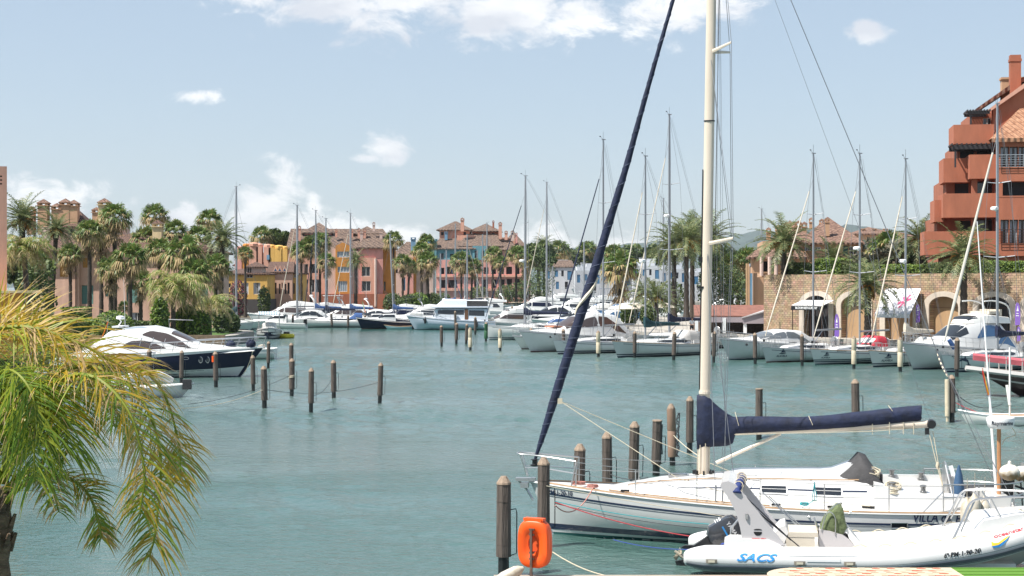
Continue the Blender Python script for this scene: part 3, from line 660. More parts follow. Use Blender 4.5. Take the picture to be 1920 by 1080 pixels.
def near_frond(path, dd, L0, n, wd, seed, pal, hang, tipc=.5, sd=.8, upb=0.15, start=.1):
 """path: photo points of the spine; dd: distance at each"""
 rr = random.Random(seed); mb = MB()
 pts = catmull([P(x, y, d) - BASE for (x, y), d in zip(path, dd)], 8); m = len(pts) - 1
 mb.m = 1; mb.tube(pts, [.026 * (1 - .85 * i / m) + .003 for i in range(m + 1)], 5, True)
 for i in range(n):
  t = start + (1 - start) * (i + rr.random() * .7) / n; a = t * m; k = min(int(a), m - 1)
  p = pts[k].lerp(pts[k + 1], a - k); tg = (pts[k + 1] - pts[k]).normalized()
  sv = tg.cross(V((0, 0, 1))); sv = sv.normalized() if sv.length > .25 else (tg.cross(V((0, 1, .2)))).normalized()
  up = sv.cross(tg)
  LL = L0 * (.45 + .55 * sin(pi * min(1, .2 + .8 * t)) ** .6) * (.75 + .5 * rr.random())
  for sg in (-1, 1):
   d = (sv * sg * sd * rr.uniform(.6, 1.15) + tg * rr.uniform(.35, .8) + up * rr.uniform(-.15, .5) * upb * 3 + V((rr.uniform(-.2, .2), rr.uniform(-.2, .2), rr.uniform(-.15, .15)))).normalized()
   q = [p]; cur = d.copy()
   for s in range(4):
    q.append(q[-1] + cur * LL / 4); cur = (cur + V((.02, 0, -hang * (.7 + .6 * rr.random()))) * .55).normalized()
   wv = tg - d * tg.dot(d)
   wv = wv.normalized() * wd * rr.uniform(.7, 1.2) if wv.length > .05 else up * wd
   c = pal[rr.randrange(len(pal))]
   ws = (.7, 1, .85, .5, .05)
   for s in range(4):
    mb.m = c if (s < 3 or rr.random() > tipc) else 3
    mb.q(q[s] - wv * ws[s], q[s] + wv * ws[s], q[s + 1] + wv * ws[s + 1], q[s + 1] - wv * ws[s + 1])
 o = mb.build('frond', nearleaf, fp)
 return o
G_, Y_, O_ = (0, 0, 1), (0, 1, 1, 2), (1, 2, 2, 3)
W_ = .0075
near_frond([(8, 905), (38, 790), (100, 705), (185, 690), (262, 745), (300, 850), (292, 990), (280, 1045)], [14.4, 14.3, 14.1, 13.9, 13.7, 13.6, 13.6, 13.6], .56, 150, W_, 1, (0, 1, 2, 2, 3), .5, .8)
near_frond([(6, 905), (50, 770), (130, 690), (225, 672), (300, 725), (335, 830), (338, 900)], [14.4, 14.6, 14.8, 15.0, 15.1, 15.2, 15.2], .5, 140, W_, 2, (1, 2, 2, 3, 3), .4, .6)
near_frond([(6, 905), (30, 800), (90, 725), (170, 705), (240, 770), (270, 880), (262, 960)], [14.4, 14.1, 13.7, 13.4, 13.2, 13.1, 13.1], .55, 120, W_, 21, (0, 1, 2, 2, 3), .55, .7)
near_frond([(8, 905), (60, 800), (120, 745), (200, 750), (250, 830)], [14.4, 14.9, 15.3, 15.6, 15.8], .55, 100, W_, 22, (0, 1, 1, 2), .5, .6)
near_frond([(8, 900), (20, 800), (40, 735), (85, 720), (118, 770), (128, 850)], [14.4, 14.2, 13.9, 13.6, 13.4, 13.3], .70, 130, W_, 3, (0, 0, 1, 1, 2), .65, .35)
near_frond([(4, 905), (-30, 800), (-20, 720), (20, 695), (60, 740), (70, 830)], [14.4, 14.2, 13.8, 13.4, 13.2, 13.1], .72, 130, W_, 4, (0, 0, 1, 1), .65, .2)
near_frond([(5, 905), (-50, 820), (-80, 740), (-70, 700), (-30, 720), (-15, 800)], [14.4, 14.2, 14, 13.7, 13.5, 13.4], .7, 110, W_, 5, G_, .6, .2)
near_frond([(-190, 800), (-140, 690), (-60, 635), (40, 612), (140, 640), (215, 680), (268, 706)], [14.6, 14.4, 14.2, 14.0, 13.9, 13.9, 13.9], .66, 150, .008, 6, (2, 2, 1, 3), .5, .8, .8, .5)
near_frond([(-120, 760), (-70, 655), (0, 605), (60, 612), (120, 650)], [15.6, 15.5, 15.4, 15.3, 15.2], .62, 100, .008, 7, (2, 2, 1), .15, .7, .9, .9)
near_frond([(-150, 760), (-90, 670), (-20, 630), (70, 640), (150, 690), (190, 760)], [15.2, 15, 14.8, 14.6, 14.5, 14.4], .6, 110, .008, 23, (1, 2, 2, 3), .45, .7, .9, .5)
near_frond([(12, 940), (40, 912), (85, 892), (135, 900), (170, 935), (186, 985), (190, 1010)], [14.3, 14.1, 13.9, 13.8, 13.7, 13.7, 13.7], .34, 95, .0085, 8, (0, 1, 2, 3), .5, .9, .8, .5)
near_frond([(8, 920), (60, 880), (95, 905), (110, 960)], [14.3, 14.6, 14.9, 15.2], .4, 60, .0085, 9, (0, 1, 3), .5, .7)
near_frond([(8, 905), (30, 760), (75, 680), (140, 670), (190, 720), (215, 800)], [14.4, 14.9, 15.4, 15.9, 16.2, 16.4], .6, 110, W_, 10, (0, 1, 1, 2), .5, .5)
near_frond([(5, 905), (15, 780), (15, 690), (45, 650), (90, 665)], [14.4, 14.9, 15.4, 16, 16.4], .6, 90, W_, 11, (0, 1, 1), .4, .5)
near_frond([(6, 900), (-20, 850), (-10, 790), (30, 770), (60, 820), (65, 900)], [14.4, 14.1, 13.7, 13.3, 13.1, 13.0], .6, 100, W_, 12, (0, 0, 1, 1), .65, .3)
# ---------------------------------------------------------------- buildings
def plaster(name, col, v=.1): return mat(name, col, .9, var=v * 1.5, vscale=1.1, bump=.12, bscale=5, stretch=(1, 1, .3))
pl_pink = plaster('pale_pink_render', (.60, .385, .295)); pl_salmon = plaster('salmon_render', (.6, .32, .235)); pl_rose = plaster('rose_render', (.6, .285, .245))
pl_yellow = plaster('ochre_yellow_render', (.66, .40, .11)); pl_cream = plaster('cream_render', (.6, .46, .27)); pl_orange = plaster('orange_render', (.52, .22, .045))
pl_blush = plaster('blush_white_render', (.58, .43, .37)); pl_blue = plaster('sea_blue_render', (.115, .27, .32)); pl_skyblue = plaster('chimney_blue_render', (.15, .28, .4))
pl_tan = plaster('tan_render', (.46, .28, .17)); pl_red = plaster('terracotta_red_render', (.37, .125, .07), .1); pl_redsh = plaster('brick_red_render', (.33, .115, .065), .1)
pl_white = plaster('lime_white_render', (.5, .52, .55), .05); pl_brown = plaster('brown_door_render', (.36, .23, .125), .08)
tile = pattern_mat('clay_roof_tiles', 'tile', (.085, .045, .034), (.22, .125, .09)); tileL = pattern_mat('pale_clay_roof_tiles', 'tile', (.12, .06, .042), (.33, .2, .145), scale=1.25)
tile_far = pattern_mat('far_clay_roof_tiles', 'tile', (.085, .055, .043), (.2, .135, .1), scale=2.2)
frame_w = mat('white_window_frame', (.7, .7, .68), .5); frame_b = mat('brown_window_frame', (.05, .025, .018), .5); shut_teal = mat('teal_shutter_paint', (.10, .24, .21), .6); shut_or = mat('orange_shutter_paint', (.55, .26, .04), .6)
shut_green = mat('dark_green_shutter', (.03, .08, .06), .6); shut_blue = mat('blue_shutter', (.05, .18, .34), .6)
curtain = mat('pale_curtain', (.42, .46, .52), .7)
def wall_holes(mb, o, u, nrm, W, z0, z1, holes, depth):
 """a wall face with real openings: reveals run inward by depth"""
 o, u, nrm = V(o), V(u), V(nrm)
 us = sorted({0.0, W} | {max(0, min(W, h[k])) for h in holes for k in (0, 1)}); vs = sorted({z0, z1} | {max(z0, min(z1, h[k])) for h in holes for k in (2, 3)})
 pt = lambda a, z, d=0.0: o + u * a + V((0, 0, z)) - nrm * d
 for i in range(len(us) - 1):
  for j in range(len(vs) - 1):
   if us[i + 1] - us[i] < 1e-6 or vs[j + 1] - vs[j] < 1e-6: continue
   cu, cv = (us[i] + us[i + 1]) / 2, (vs[j] + vs[j + 1]) / 2
   if not any(h[0] < cu < h[1] and h[2] < cv < h[3] for h in holes):
    mb.q(pt(us[i], vs[j]), pt(us[i + 1], vs[j]), pt(us[i + 1], vs[j + 1]), pt(us[i], vs[j + 1]))
 for a, b2, c, d in holes:
  mb.q(pt(a, c), pt(a, c, depth), pt(a, d, depth), pt(a, d)); mb.q(pt(b2, c), pt(b2, d), pt(b2, d, depth), pt(b2, c, depth))
  mb.q(pt(a, d), pt(a, d, depth), pt(b2, d, depth), pt(b2, d)); mb.q(pt(a, c), pt(b2, c), pt(b2, c, depth), pt(a, c, depth))
def house_block(root, name, mats, W, D, z0, z1, x0=0, y0=0, front=(), right=(), left=(), fm=frame_w, pm=None, depth=.25, mull=1, shutter=None, back=True, winname='window', m0=0):
 """a rendered box with its front wall on y = y0 facing -y; front/right/left: openings (u0,u1,z0,z1[,kind])"""
 mb = MB(); pm = pm or glass
 wall_holes(mb, (x0, y0, 0), (1, 0, 0), (0, -1, 0), W, z0, z1, [h[:4] for h in front], depth)
 wall_holes(mb, (x0 + W, y0, 0), (0, 1, 0), (1, 0, 0), D, z0, z1, [h[:4] for h in right], depth)
 wall_holes(mb, (x0, y0 + D, 0), (0, -1, 0), (-1, 0, 0), D, z0, z1, [h[:4] for h in left], depth)
 mb.q((x0 + W, y0 + D, z0), (x0, y0 + D, z0), (x0, y0 + D, z1), (x0 + W, y0 + D, z1))
 mb.q((x0, y0, z1), (x0 + W, y0, z1), (x0 + W, y0 + D, z1), (x0, y0 + D, z1))
 w_ = mb.build(name, mats, root)
 for side, holes in (('f', front), ('r', right), ('l', left)):
  for h in holes:
   kind = h[4] if len(h) > 4 else 'win'
   o, u, n = {'f': (V((x0, y0, 0)), V((1, 0, 0)), V((0, -1, 0))), 'r': (V((x0 + W, y0, 0)), V((0, 1, 0)), V((1, 0, 0))), 'l': (V((x0, y0 + D, 0)), V((0, -1, 0)), V((-1, 0, 0)))}[side]
   window(root, o + u * h[0] - n * (depth - .06), u, n, h[1] - h[0], h[2], h[3], kind, fm, pm, mull, depth)
 return w_
def window(root, o, u, n, w_, z0, z1, kind, fm, pm, mull=1, depth=.25):
 f = lambda a, z, d=0.0: o + u * a + V((0, 0, z)) + n * d
 if kind == 'dark':                      # a loggia or an unglazed opening: a near-black sheet paints the shade inside
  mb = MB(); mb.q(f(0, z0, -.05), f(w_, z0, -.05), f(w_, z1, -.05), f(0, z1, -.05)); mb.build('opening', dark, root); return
 if kind in ('teal', 'orange', 'blue', 'green'):
  mm = {'teal': shut_teal, 'orange': shut_or, 'blue': shut_blue, 'green': shut_green}[kind]
  mb = MB(); nsl = max(3, int((z1 - z0) / .12))
  for s in (0, 1):
   a0, a1 = w_ * s / 2 + .01, w_ * (s + 1) / 2 - .01
   mb.q(f(a0, z0, .05), f(a1, z0, .05), f(a1, z1, .05), f(a0, z1, .05))
   for k in range(nsl):
    z = lerp(z0, z1, (k + .2) / nsl); hh = (z1 - z0) / nsl * .5
    mb.q(f(a0 + .05, z, .10), f(a1 - .05, z, .10), f(a1 - .05, z + hh, .07), f(a0 + .05, z + hh, .07))
  mb.build('shutter', mm, root); return
 t = .07; mb = MB()
 def br(a0, a1, c0, c1):
  mb.add([f(a0, c0, .06), f(a1, c0, .06), f(a1, c1, .06), f(a0, c1, .06), f(a0, c0, -.02), f(a1, c0, -.02), f(a1, c1, -.02), f(a0, c1, -.02)],
               [(0, 1, 2, 3), (0, 4, 5, 1), (1, 5, 6, 2), (2, 6, 7, 3), (3, 7, 4, 0)])
 br(0, t, z0, z1); br(w_ - t, w_, z0, z1); br(t, w_ - t, z0, z0 + t); br(t, w_ - t, z1 - t, z1)
 for k in range(mull): a = w_ * (k + 1) / (mull + 1); br(a - t / 2, a + t / 2, z0 + t, z1 - t)
 br(-.12, w_ + .12, z0 - .14, z0 - .01); fo = mb.build('window', fm, root)
 mb = MB(); mb.q(f(t * .5, z0 + t * .5), f(w_ - t * .5, z0 + t * .5), f(w_ - t * .5, z1 - t * .5), f(t * .5, z1 - t * .5)); mb.build('pane', pm, fo)
 if kind == 'cur':
  mb = MB()
  for a0, a1 in ((t, w_ * .33), (w_ * .67, w_ - t)): mb.q(f(a0, z0 + t, .012), f(a1, z0 + t, .012), f(a1, z1 - t, .012), f(a0, z1 - t, .012))
  mb.build('curtain', curtain, fo)
def roof_hip(root, x0, x1, y0, y1, z, h, m, ov=.4, ridge_axis='x', inset=None, th=.22, name='roof'):
 x0 -= ov; x1 += ov; y0 -= ov; y1 += ov; mb = MB()
 W, D = x1 - x0, y1 - y0
 if ridge_axis == 'x':
  i = D / 2 if inset is None else inset; i = min(i, W / 2 - .01); a, b2 = V((x0 + i, (y0 + y1) / 2, z + h)), V((x1 - i, (y0 + y1) / 2, z + h))
 else:
  i = W / 2 if inset is None else inset; i = min(i, D / 2 - .01); a, b2 = V(((x0 + x1) / 2, y0 + i, z + h)), V(((x0 + x1) / 2, y1 - i, z + h))
 c = [V((x0, y0, z)), V((x1, y0, z)), V((x1, y1, z)), V((x0, y1, z))]; c2 = [p - V((0, 0, th)) for p in c]
 if ridge_axis == 'x': mb.q(c[0], c[1], b2, a); mb.q(c[1], c[2], b2); mb.q(c[2], c[3], a, b2); mb.q(c[3], c[0], a)
 else: mb.q(c[0], c[1], a); mb.q(c[1], c[2], b2, a); mb.q(c[2], c[3], b2); mb.q(c[3], c[0], a, b2)
 for k in range(4): mb.q(c2[k], c2[(k + 1) % 4], c[(k + 1) % 4], c[k])
 mb.q(*c2[::-1])
 return mb.build(name, m, root)
def chimney(root, x, y, z0, z1, w_, m, cap=None, kind='tile', name='chimney'):
 mb = MB(); mb.box((x, y, (z0 + z1 - .35) / 2), (w_, w_, z1 - .35 - z0)); mb.box((x, y, z1 - .30), (w_ * 1.28, w_ * 1.28, .1))
 for sx in (-1, 1):
  for sy in (-1, 1): mb.box((x + sx * w_ * .4, y + sy * w_ * .4, z1 - .12), (w_ * .25, w_ * .25, .26))
 mb.box((x, y, z1 + .05), (w_ * 1.2, w_ * 1.2, .1))
 o = mb.build(name, m, root)
 if cap: mb = MB(); q = w_ * .62; mb.add([(x - q, y - q, z1 + .1), (x + q, y - q, z1 + .1), (x + q, y + q, z1 + .1), (x - q, y + q, z1 + .1), (x, y, z1 + .1 + w_ * .45)], [(0, 1, 4), (1, 2, 4), (2, 3, 4), (3, 0, 4)]); mb.build('chimney_cap', cap, o)
 return o
class Bld:
 """a building placed at photo column px, distance d; columns and rows of the photo become metres on its front plane"""
 def __init__(s, name, label, px, d, z0, rz=0.0, group=None, cat='house'):
  s.d = d; s.z0 = z0; s.loc = V((XX(px, d), d, 0)); s.rz = rz; s.root = thing(name, label, cat, s.loc, rz, group); s.fn = local_ray(s.loc, rz)
 def x(s, px, yl=0.0): return s.fn(px, HY, yl).x
 def z(s, px, py, yl=0.0): return s.fn(px, py, yl).z
 def h(s, rects, x0=None, yl=0.0):
  """photo rectangles (px0, px1, pytop, pybottom[, kind]) -> openings relative to the wall start x0"""
  out = []
  for r in rects:
   a = s.fn(r[0], r[2], yl); b2 = s.fn(r[1], r[3], yl)
   out.append((a.x - (x0 or 0), b2.x - (x0 or 0), b2.z, a.z) + tuple(r[4:]))
  return out
 def block(s, name, m, p0, p1, ptop, D, yl=0.0, front=(), zbot=None, **k):
  x0, x1 = s.x(p0, yl), s.x(p1, yl); zt = s.z((p0 + p1) / 2, ptop, yl)
  house_block(s.root, name, m, x1 - x0, D, s.z0 if zbot is None else s.z(p0, zbot, yl), zt, x0, yl, s.h(front, x0, yl), **k)
  return x0, x1, zt
 def roof(s, x0, x1, y0, D, z, h, m=None, **k): return roof_hip(s.root, x0, x1, y0, y0 + D, z, h, m or tile, **k)
 def chim(s, px, ptop, pbot, w_, m, yl=3.0, cap=None): return chimney(s.root, s.x(px, yl), yl, s.z(px, pbot, yl), s.z(px, ptop, yl), w_, m, cap)
# -- pink corner tower at the left edge
B = Bld('corner_tower', 'flat-topped pink tower with small square vents at the left edge', -30, 116, 1.0, .33, cat='building')
B.block('wall', pl_salmon, -160, 13, 310, 9, depth=.3, front=[(0, 4, 329, 332, 'dark'), (0, 4, 336, 339, 'dark'), (0, 4, 343, 346, 'dark')], right=())
B.block('lower_wing', pl_orange, -160, 44, 549, 6, yl=-3.0)
mb = MB(); mb.box((B.x(-60, -3.2), -1.2, B.z(0, 549, -3) + .06), (10, 4.2, .16)); mb.build('coping', pl_cream, B.root)
# -- long pink house with teal shutters
B = Bld('pink_house', 'long pale pink house with teal shutters and a brown hipped roof', 240, 200, 1.0, .0)
B.block('cream_wing', pl_cream, 55, 86, 470, 9, yl=-.8, front=[(57, 80, 528, 545)], mull=1)
x0, x1, zt = B.block('left_wing', pl_pink, 86, 148, 470, 9, yl=-.4, front=[(112, 127, 484, 519, 'orange')])
B.roof(B.x(55, -.8), x1, -.8, 9, zt, 2.9, tile, ov=.5)
x0, x1, zt = B.block('main_wall', pl_pink, 148, 400, 472, 11, front=[(153, 175, 535, 570, 'teal'), (197, 205, 535, 556, 'teal'), (237, 258, 534, 568, 'teal'), (198, 208, 588, 604), (246, 268, 586, 612, 'cur'), (210, 236, 588, 612, 'dark'), (155, 172, 484, 502, 'orange'), (300, 318, 536, 568, 'teal'), (375, 390, 536, 568, 'teal')], mull=1)
B.roof(x0, x1, 0, 11, zt, 2.6, tile, ov=.5)
B.chim(296, 421, 466, 1.15, pl_cream, 1.5, tile)
mb = MB(); mb.tube([(B.x(142, -.5), -.5, 1.2), (B.x(142, -.5), -.5, zt)], .07, 6); mb.build('drainpipe', frame_b, B.root)
# -- tower chimneys and roof of the house behind
B = Bld('turreted_house', 'house with a row of cream tower chimneys above the palms', 140, 250, 1.0, 0)
x0, x1, zt = B.block('wall', pl_blush, 78, 215, 425, 10, front=[(126, 140, 408 + 22, 440, 'dark')])
B.roof(B.x(118), B.x(160), 0, 7, zt, 2.6, tile)
mb = MB()
for (a, b2, t0, t1) in ((100, 115, 398, 428), (126, 146, 396, 428)): pass
for (px, t0, w_) in ((82, 379, 1.5), (59, 390, 1.1), (107, 386, 1.4), (123, 378, 1.5), (139, 380, 1.4), (196, 378, 1.6), (181, 392, 1.1)):
 B.chim(px, t0 + 3, 440, w_, pl_tan if px != 196 else pl_cream, 1.0, tileL)
mb = MB()
for k in range(9): mb.tube([(B.x(240) + k * .35, 1, B.z(240, 424)), (B.x(240) + k * .35, 1, B.z(240, 412))], .03, 4)
mb.tube([(B.x(240), 1, B.z(240, 412)), (B.x(240) + 2.8, 1, B.z(240, 412))], .035, 4); mb.build('terrace_railing', white, B.root)
B.block('right_wing', pl_tan, 215, 330, 440, 8)
# -- yellow and pink terrace at the head of the basin
B = Bld('yellow_house', 'ochre yellow house with shuttered arched windows beside the bare mast', 455, 275, 1.0, .0)
x0, x1, zt = B.block('wall', pl_yellow, 405, 501, 513, 9, front=[(421, 433, 531, 540), (452, 466, 530, 552, 'cur'), (475, 488, 530, 552, 'cur'), (462, 474, 500 + 14, 521), (494, 496, 534, 545, 'dark'), (420, 432, 548, 556, 'dark')], right=[(2, 2.8, 4, 6, 'dark')], zbot=None)
B.roof(x0, x1, 0, 9, zt, 1.0, tile, ov=.3)
x0, x1, zt = B.block('dormer', pl_blush, 462, 492, 500, 4, yl=.4, front=[(463, 472, 502, 512, 'win')], zbot=515)
B.roof(x0, x1, .4, 4, zt, .9, tile, ov=.3)
B.block('base', mat('dark_plinth', (.06, .055, .055), .8), 403, 503, 561, 9.4, yl=-.1)
B = Bld('pink_terrace_house', 'pale pink terrace house with pointed dormers next to the yellow one', 525, 285, 1.0, .05)
x0, x1, zt = B.block('wall', pl_pink, 501, 548, 510, 9, front=[(515, 518.5, 530, 551, 'dark'), (523, 526, 532, 551, 'dark'), (528, 530, 530, 540, 'dark'), (534, 537, 532, 551, 'dark'), (539, 543, 530, 551, 'dark')])
B.roof(x0, x1, 0, 9, zt, 1.9, tile, ov=.3, inset=.3)
for px in (517, 525, 534):
 x = B.x(px, .6); z = B.z(px, 506, .6); mb = MB(); mb.prism([(-.38, -1.5), (.38, -1.5), (.38, -.1), (0, .75), (-.38, -.1)], lambda p: (x + p[0], .1, z + p[1]), lambda p: (x + p[0], 3.5, z + p[1])); o = mb.build('dormer', pl_pink, B.root)
 mb = MB(); mb.prism([(-.24, -1.4), (.24, -1.4), (.24, -.2), (0, .3), (-.24, -.2)], lambda p: (x + p[0], .08, z + p[1]), lambda p: (x + p[0], .2, z + p[1])); mb.build('pane', blueglass, o)
B = Bld('yellow_terrace_house', 'narrow yellow terrace house between two pink houses', 556, 287, 1.0, .05)
x0, x1, zt = B.block('wall', pl_yellow, 548, 568, 512, 9, front=[(549.5, 552.5, 531, 551, 'dark'), (556, 559, 531, 551, 'dark'), (562, 565, 531, 551, 'dark'), (551, 556, 515, 521)])
B.roof(x0, x1, 0, 9, zt, 1.7, tile, ov=.25, inset=.3)
B = Bld('chimney_house', 'pink and yellow house of chunky round-topped chimneys over a brown roof', 490, 320, 1.0, .0)
x0, x1, zt = B.block('wall', pl_salmon, 440, 540, 497, 9)
B.roof(x0, x1, 0, 9, zt, 2.6, tile)
for (px, t, w_, m_) in ((448, 462, 1.6, pl_rose), (462, 457, 1.5, pl_orange), (476, 455, 2.2, pl_salmon), (487, 457, 1.3, pl_salmon), (502, 458, 1.6, pl_salmon), (510, 459, 1.3, pl_yellow), (523, 460, 1.9, pl_yellow), (534, 462, 1.3, pl_yellow)):
 x = B.x(px, -1); mb = MB(); za, zb = B.z(px, 512, -1), B.z(px, t, -1)
 mb.box((x, -1, (za + zb) / 2 - .3), (w_ * .85, 1.6, zb - za - .6)); mb.lathe((x, -1, zb - .9), [(w_ * .42, 0), (w_ * .5, .25), (w_ * .5, .7), (w_ * .4, .88), (.2, .95)], 8); mb.build('chimney', m_, B.root)
B.block('blue_shed', pl_skyblue, 500, 505, 478, 1, yl=-2, zbot=487)
# -- big orange and pink house with two roof turrets
B = Bld('turret_house', 'orange and pink apartment house with two tile-capped turrets', 640, 322, 1.0, .06, cat='apartment house')
x0, x1, zt = B.block('left_wall', pl_salmon, 540, 612, 466, 12, yl=1.0, front=[(568, 577, 524, 548, 'dark'), (580, 590, 524, 548), (592, 602, 524, 548, 'dark'), (566, 578, 495, 512), (584, 596, 495, 512, 'dark')])
B.roof(x0, B.x(672, 1), 1.0, 12, zt, 4.2, tile_far, ov=.4, inset=.5)
B.block('blush_panel', pl_blush, 612, 629, 466, 10, yl=.3)
x0, x1, zt = B.block('orange_bay', pl_orange, 629, 656, 461, 10, yl=-.6, front=[(632, 655, 471.5, 482.5), (633, 655, 500, 511), (634, 651, 527, 547)], pm=mat('curtained_glass', (.3, .36, .42), .15), mull=3)
mb = MB(); mb.prism([(x0, zt), (x1, zt), ((x0 + x1) / 2, zt + .7)], lambda p: (p[0], -.6, p[1]), lambda p: (p[0], 6, p[1])); mb.build('gable', pl_orange, B.root)
B.block('blush_wall', pl_blush, 656, 672, 470, 9, yl=.3, front=[(667, 669, 528, 536, 'dark')])
x0, x1, zt = B.block('pink_block', pl_rose, 672, 718, 464, 13, front=[(678, 694, 500, 518, 'win'), (678, 695, 527, 546, 'win')], right=[(1.2, 2.3, 10.4, 12.6, 'dark'), (1.2, 2.3, 6.4, 8.8, 'dark'), (2.8, 3.8, 6.4, 8.8, 'dark')])
B.roof(x0, B.x(740, 0), 0, 13, zt, 4.0, tile_far, ov=.5, inset=3)
B.block('rose_bay', pl_salmon, 679, 705, 483, 3, yl=-.5, front=[(678.5, 694, 500, 518, 'win'), (678.5, 695, 527, 546, 'win')])
B.block('orange_side', pl_orange, 718, 741, 462, 12, yl=1.4, front=[(720, 723, 528, 545, 'green')])
B.block('red_base', pl_redsh, 600, 734, 551, 12, yl=-.9)
for (a, b2, eave, apex, m_) in ((571, 622, 436, 417, pl_rose), (665, 710, 438, 424, pl_orange)):
 yl = 5; x0, x1, zt = B.block('turret', m_, a, b2, eave, 6, yl=yl, zbot=452, front=[((a + b2) / 2 - 10, (a + b2) / 2 - 4, eave + 4, eave + 9, 'dark'), ((a + b2) / 2 + 5, (a + b2) / 2 + 10, eave + 4, eave + 9, 'dark')])
 B.roof(x0, x1, yl, 6, zt, B.z(a, apex, yl + 3) - zt, tile_far, ov=.6, name='turret_roof')
for (px, t, b2, w_, m_) in ((561.5, 426, 452, .55, pl_salmon), (630.5, 431, 445, .45, pl_salmon), (660, 431, 446, .45, pl_salmon), (673, 430, 447, .5, pl_salmon), (683.5, 431, 447, .55, pl_salmon), (678, 434, 462, .6, pl_blush), (701, 419, 434, .5, pl_blush), (714.5, 434, 454, .55, pl_blush)):
 B.chim(px, t, b2, w_, m_, 3.0, tile_far)
mb = MB(); x = B.x(704, -.75); mb.tube([(x, -.75, 2), (x, -.75, B.z(704, 485))], .28, 8); mb.build('drainpipe', pl_blush, B.root)
# -- low pink houses between
B = Bld('low_pink_house', 'small pink and cream house with a roof terrace left of the shaggy palms', 760, 345, 1.0, .0)
x0, x1, zt = B.block('wall', pl_blush, 735, 812, 478, 9, front=[(740, 746, 500, 512, 'dark'), (757, 760, 520, 545, 'blue')])
B.roof(x0, B.x(790), 1, 9, zt, 3.0, tile_far, ov=.2, inset=3)
B.block('pink_bay', pl_rose, 762, 775, 484, 4, yl=-1.5, front=[(771, 774, 490, 500, 'dark')])
B.block('orange_bay', pl_orange, 775, 780, 482, 4, yl=-1.2)
B.chim(775, 446, 470, 1.0, pl_skyblue, 2, None); B.chim(804.5, 446, 470, .75, pl_skyblue, 2, None)
# -- blue and pink house
B = Bld('blue_pink_house', 'large house with a sea-blue upper floor above pink arcades', 900, 446, 1.4, -.04, cat='apartment house')
x0, x1, zt = B.block('lower_wall', pl_rose, 818, 992, 487, 16, depth=1.2, front=[(838, 852, 500, 514, 'dark'), (826, 833, 502, 514, 'dark'), (840, 857, 525, 540, 'dark'), (826, 836, 525, 540, 'dark'), (870, 876, 502, 514, 'dark'), (880, 884, 502, 515, 'dark'), (889, 898, 523, 540, 'dark'), (903, 915, 524, 540, 'dark'), (907, 916, 501, 514), (921, 930, 500, 514, 'dark'), (921, 931, 524, 540, 'dark'), (935, 945, 500, 514), (949, 960, 500, 514, 'dark'), (935, 946, 524, 540, 'dark'), (950, 960, 523, 540, 'dark'), (965, 975, 523, 540, 'dark'), (966, 974, 500, 514, 'dark'), (979, 988, 502, 515, 'dark'), (979, 988, 525, 540, 'dark')])
mb = MB(); mb.box(((x0 + x1) / 2, -.3, B.z(900, 518)), (x1 - x0, .5, .5)); mb.box(((x0 + x1) / 2, -.3, B.z(900, 543)), (x1 - x0, .5, .7)); mb.build('balcony_band', pl_salmon, B.root)
x0, x1, zt = B.block('blue_floor', pl_blue, 812, 888, 466, 12, yl=.2, front=[(824, 832, 475, 486, 'dark'), (844, 850, 476, 487, 'dark'), (868, 874, 474, 486)], zbot=487)
B.roof(x0, x1, .2, 12, zt, 3.0, tile_far, ov=.7, inset=2)
B.block('blue_parapet', pl_skyblue, 812, 865, 450, 1, yl=6, zbot=458)
x0, x1, zt = B.block('blue_bay', pl_blue, 886, 914, 461, 10, yl=-.2, zbot=487, front=[(890, 895, 470, 484, 'dark'), (903, 908, 470, 484, 'dark')])
B.roof(B.x(862, 1), B.x(940, 1), 1, 12, zt, 3.6, tile_far, ov=.5, inset=2)
x0, x1, zt = B.block('rose_floor', pl_rose, 914, 986, 468, 12, yl=.1, zbot=487, front=[(933, 942, 471, 486, 'dark'), (952, 958, 474, 486, 'dark'), (966, 972, 476, 487, 'dark')])
B.roof(x0, B.x(968, 0), .1, 12, zt, 3.6, tile_far, ov=.6, inset=3)
B.block('left_gable', pl_salmon, 857, 890, 441, 8, yl=5, zbot=466); B.block('right_gable', pl_salmon, 938, 966, 447, 8, yl=5, zbot=470)
B.roof(B.x(940, 6), B.x(984, 6), 6, 10, B.z(950, 461, 6), 4.2, tile_far, ov=.4, inset=6)
for (a, b2, eave, apex, m_) in ((824, 881, 431, 415, pl_salmon), (885, 934, 433, 419, pl_redsh)):
 yl = 7; x0, x1, zt = B.block('turret', m_, a, b2, eave, 8, yl=yl, zbot=462, front=[(a + 3, a + 8, eave + 4, eave + 10, 'dark'), (b2 - 12, b2 - 7, eave + 4, eave + 10, 'dark')])
 B.roof(x0, x1, yl, 8, zt, B.z(a, apex, yl + 4) - zt, tile_far, ov=.9, name='turret_roof')
for (px, t, b2, w_, m_) in ((867, 411, 434, .95, pl_salmon), (925, 415, 428, .5, pl_redsh), (938, 419, 448, .9, pl_salmon), (961, 435, 452, .9, pl_blush), (968.5, 438, 456, .5, pl_rose), (949, 435, 450, .8, pl_salmon)):
 B.chim(px, t, b2, w_, m_, 3.5, tile_far)
B.chim(836.5, 435, 450, .8, pl_skyblue, 5)
B.chim(813.5, 449, 482, 1.6, pl_blue, .4)
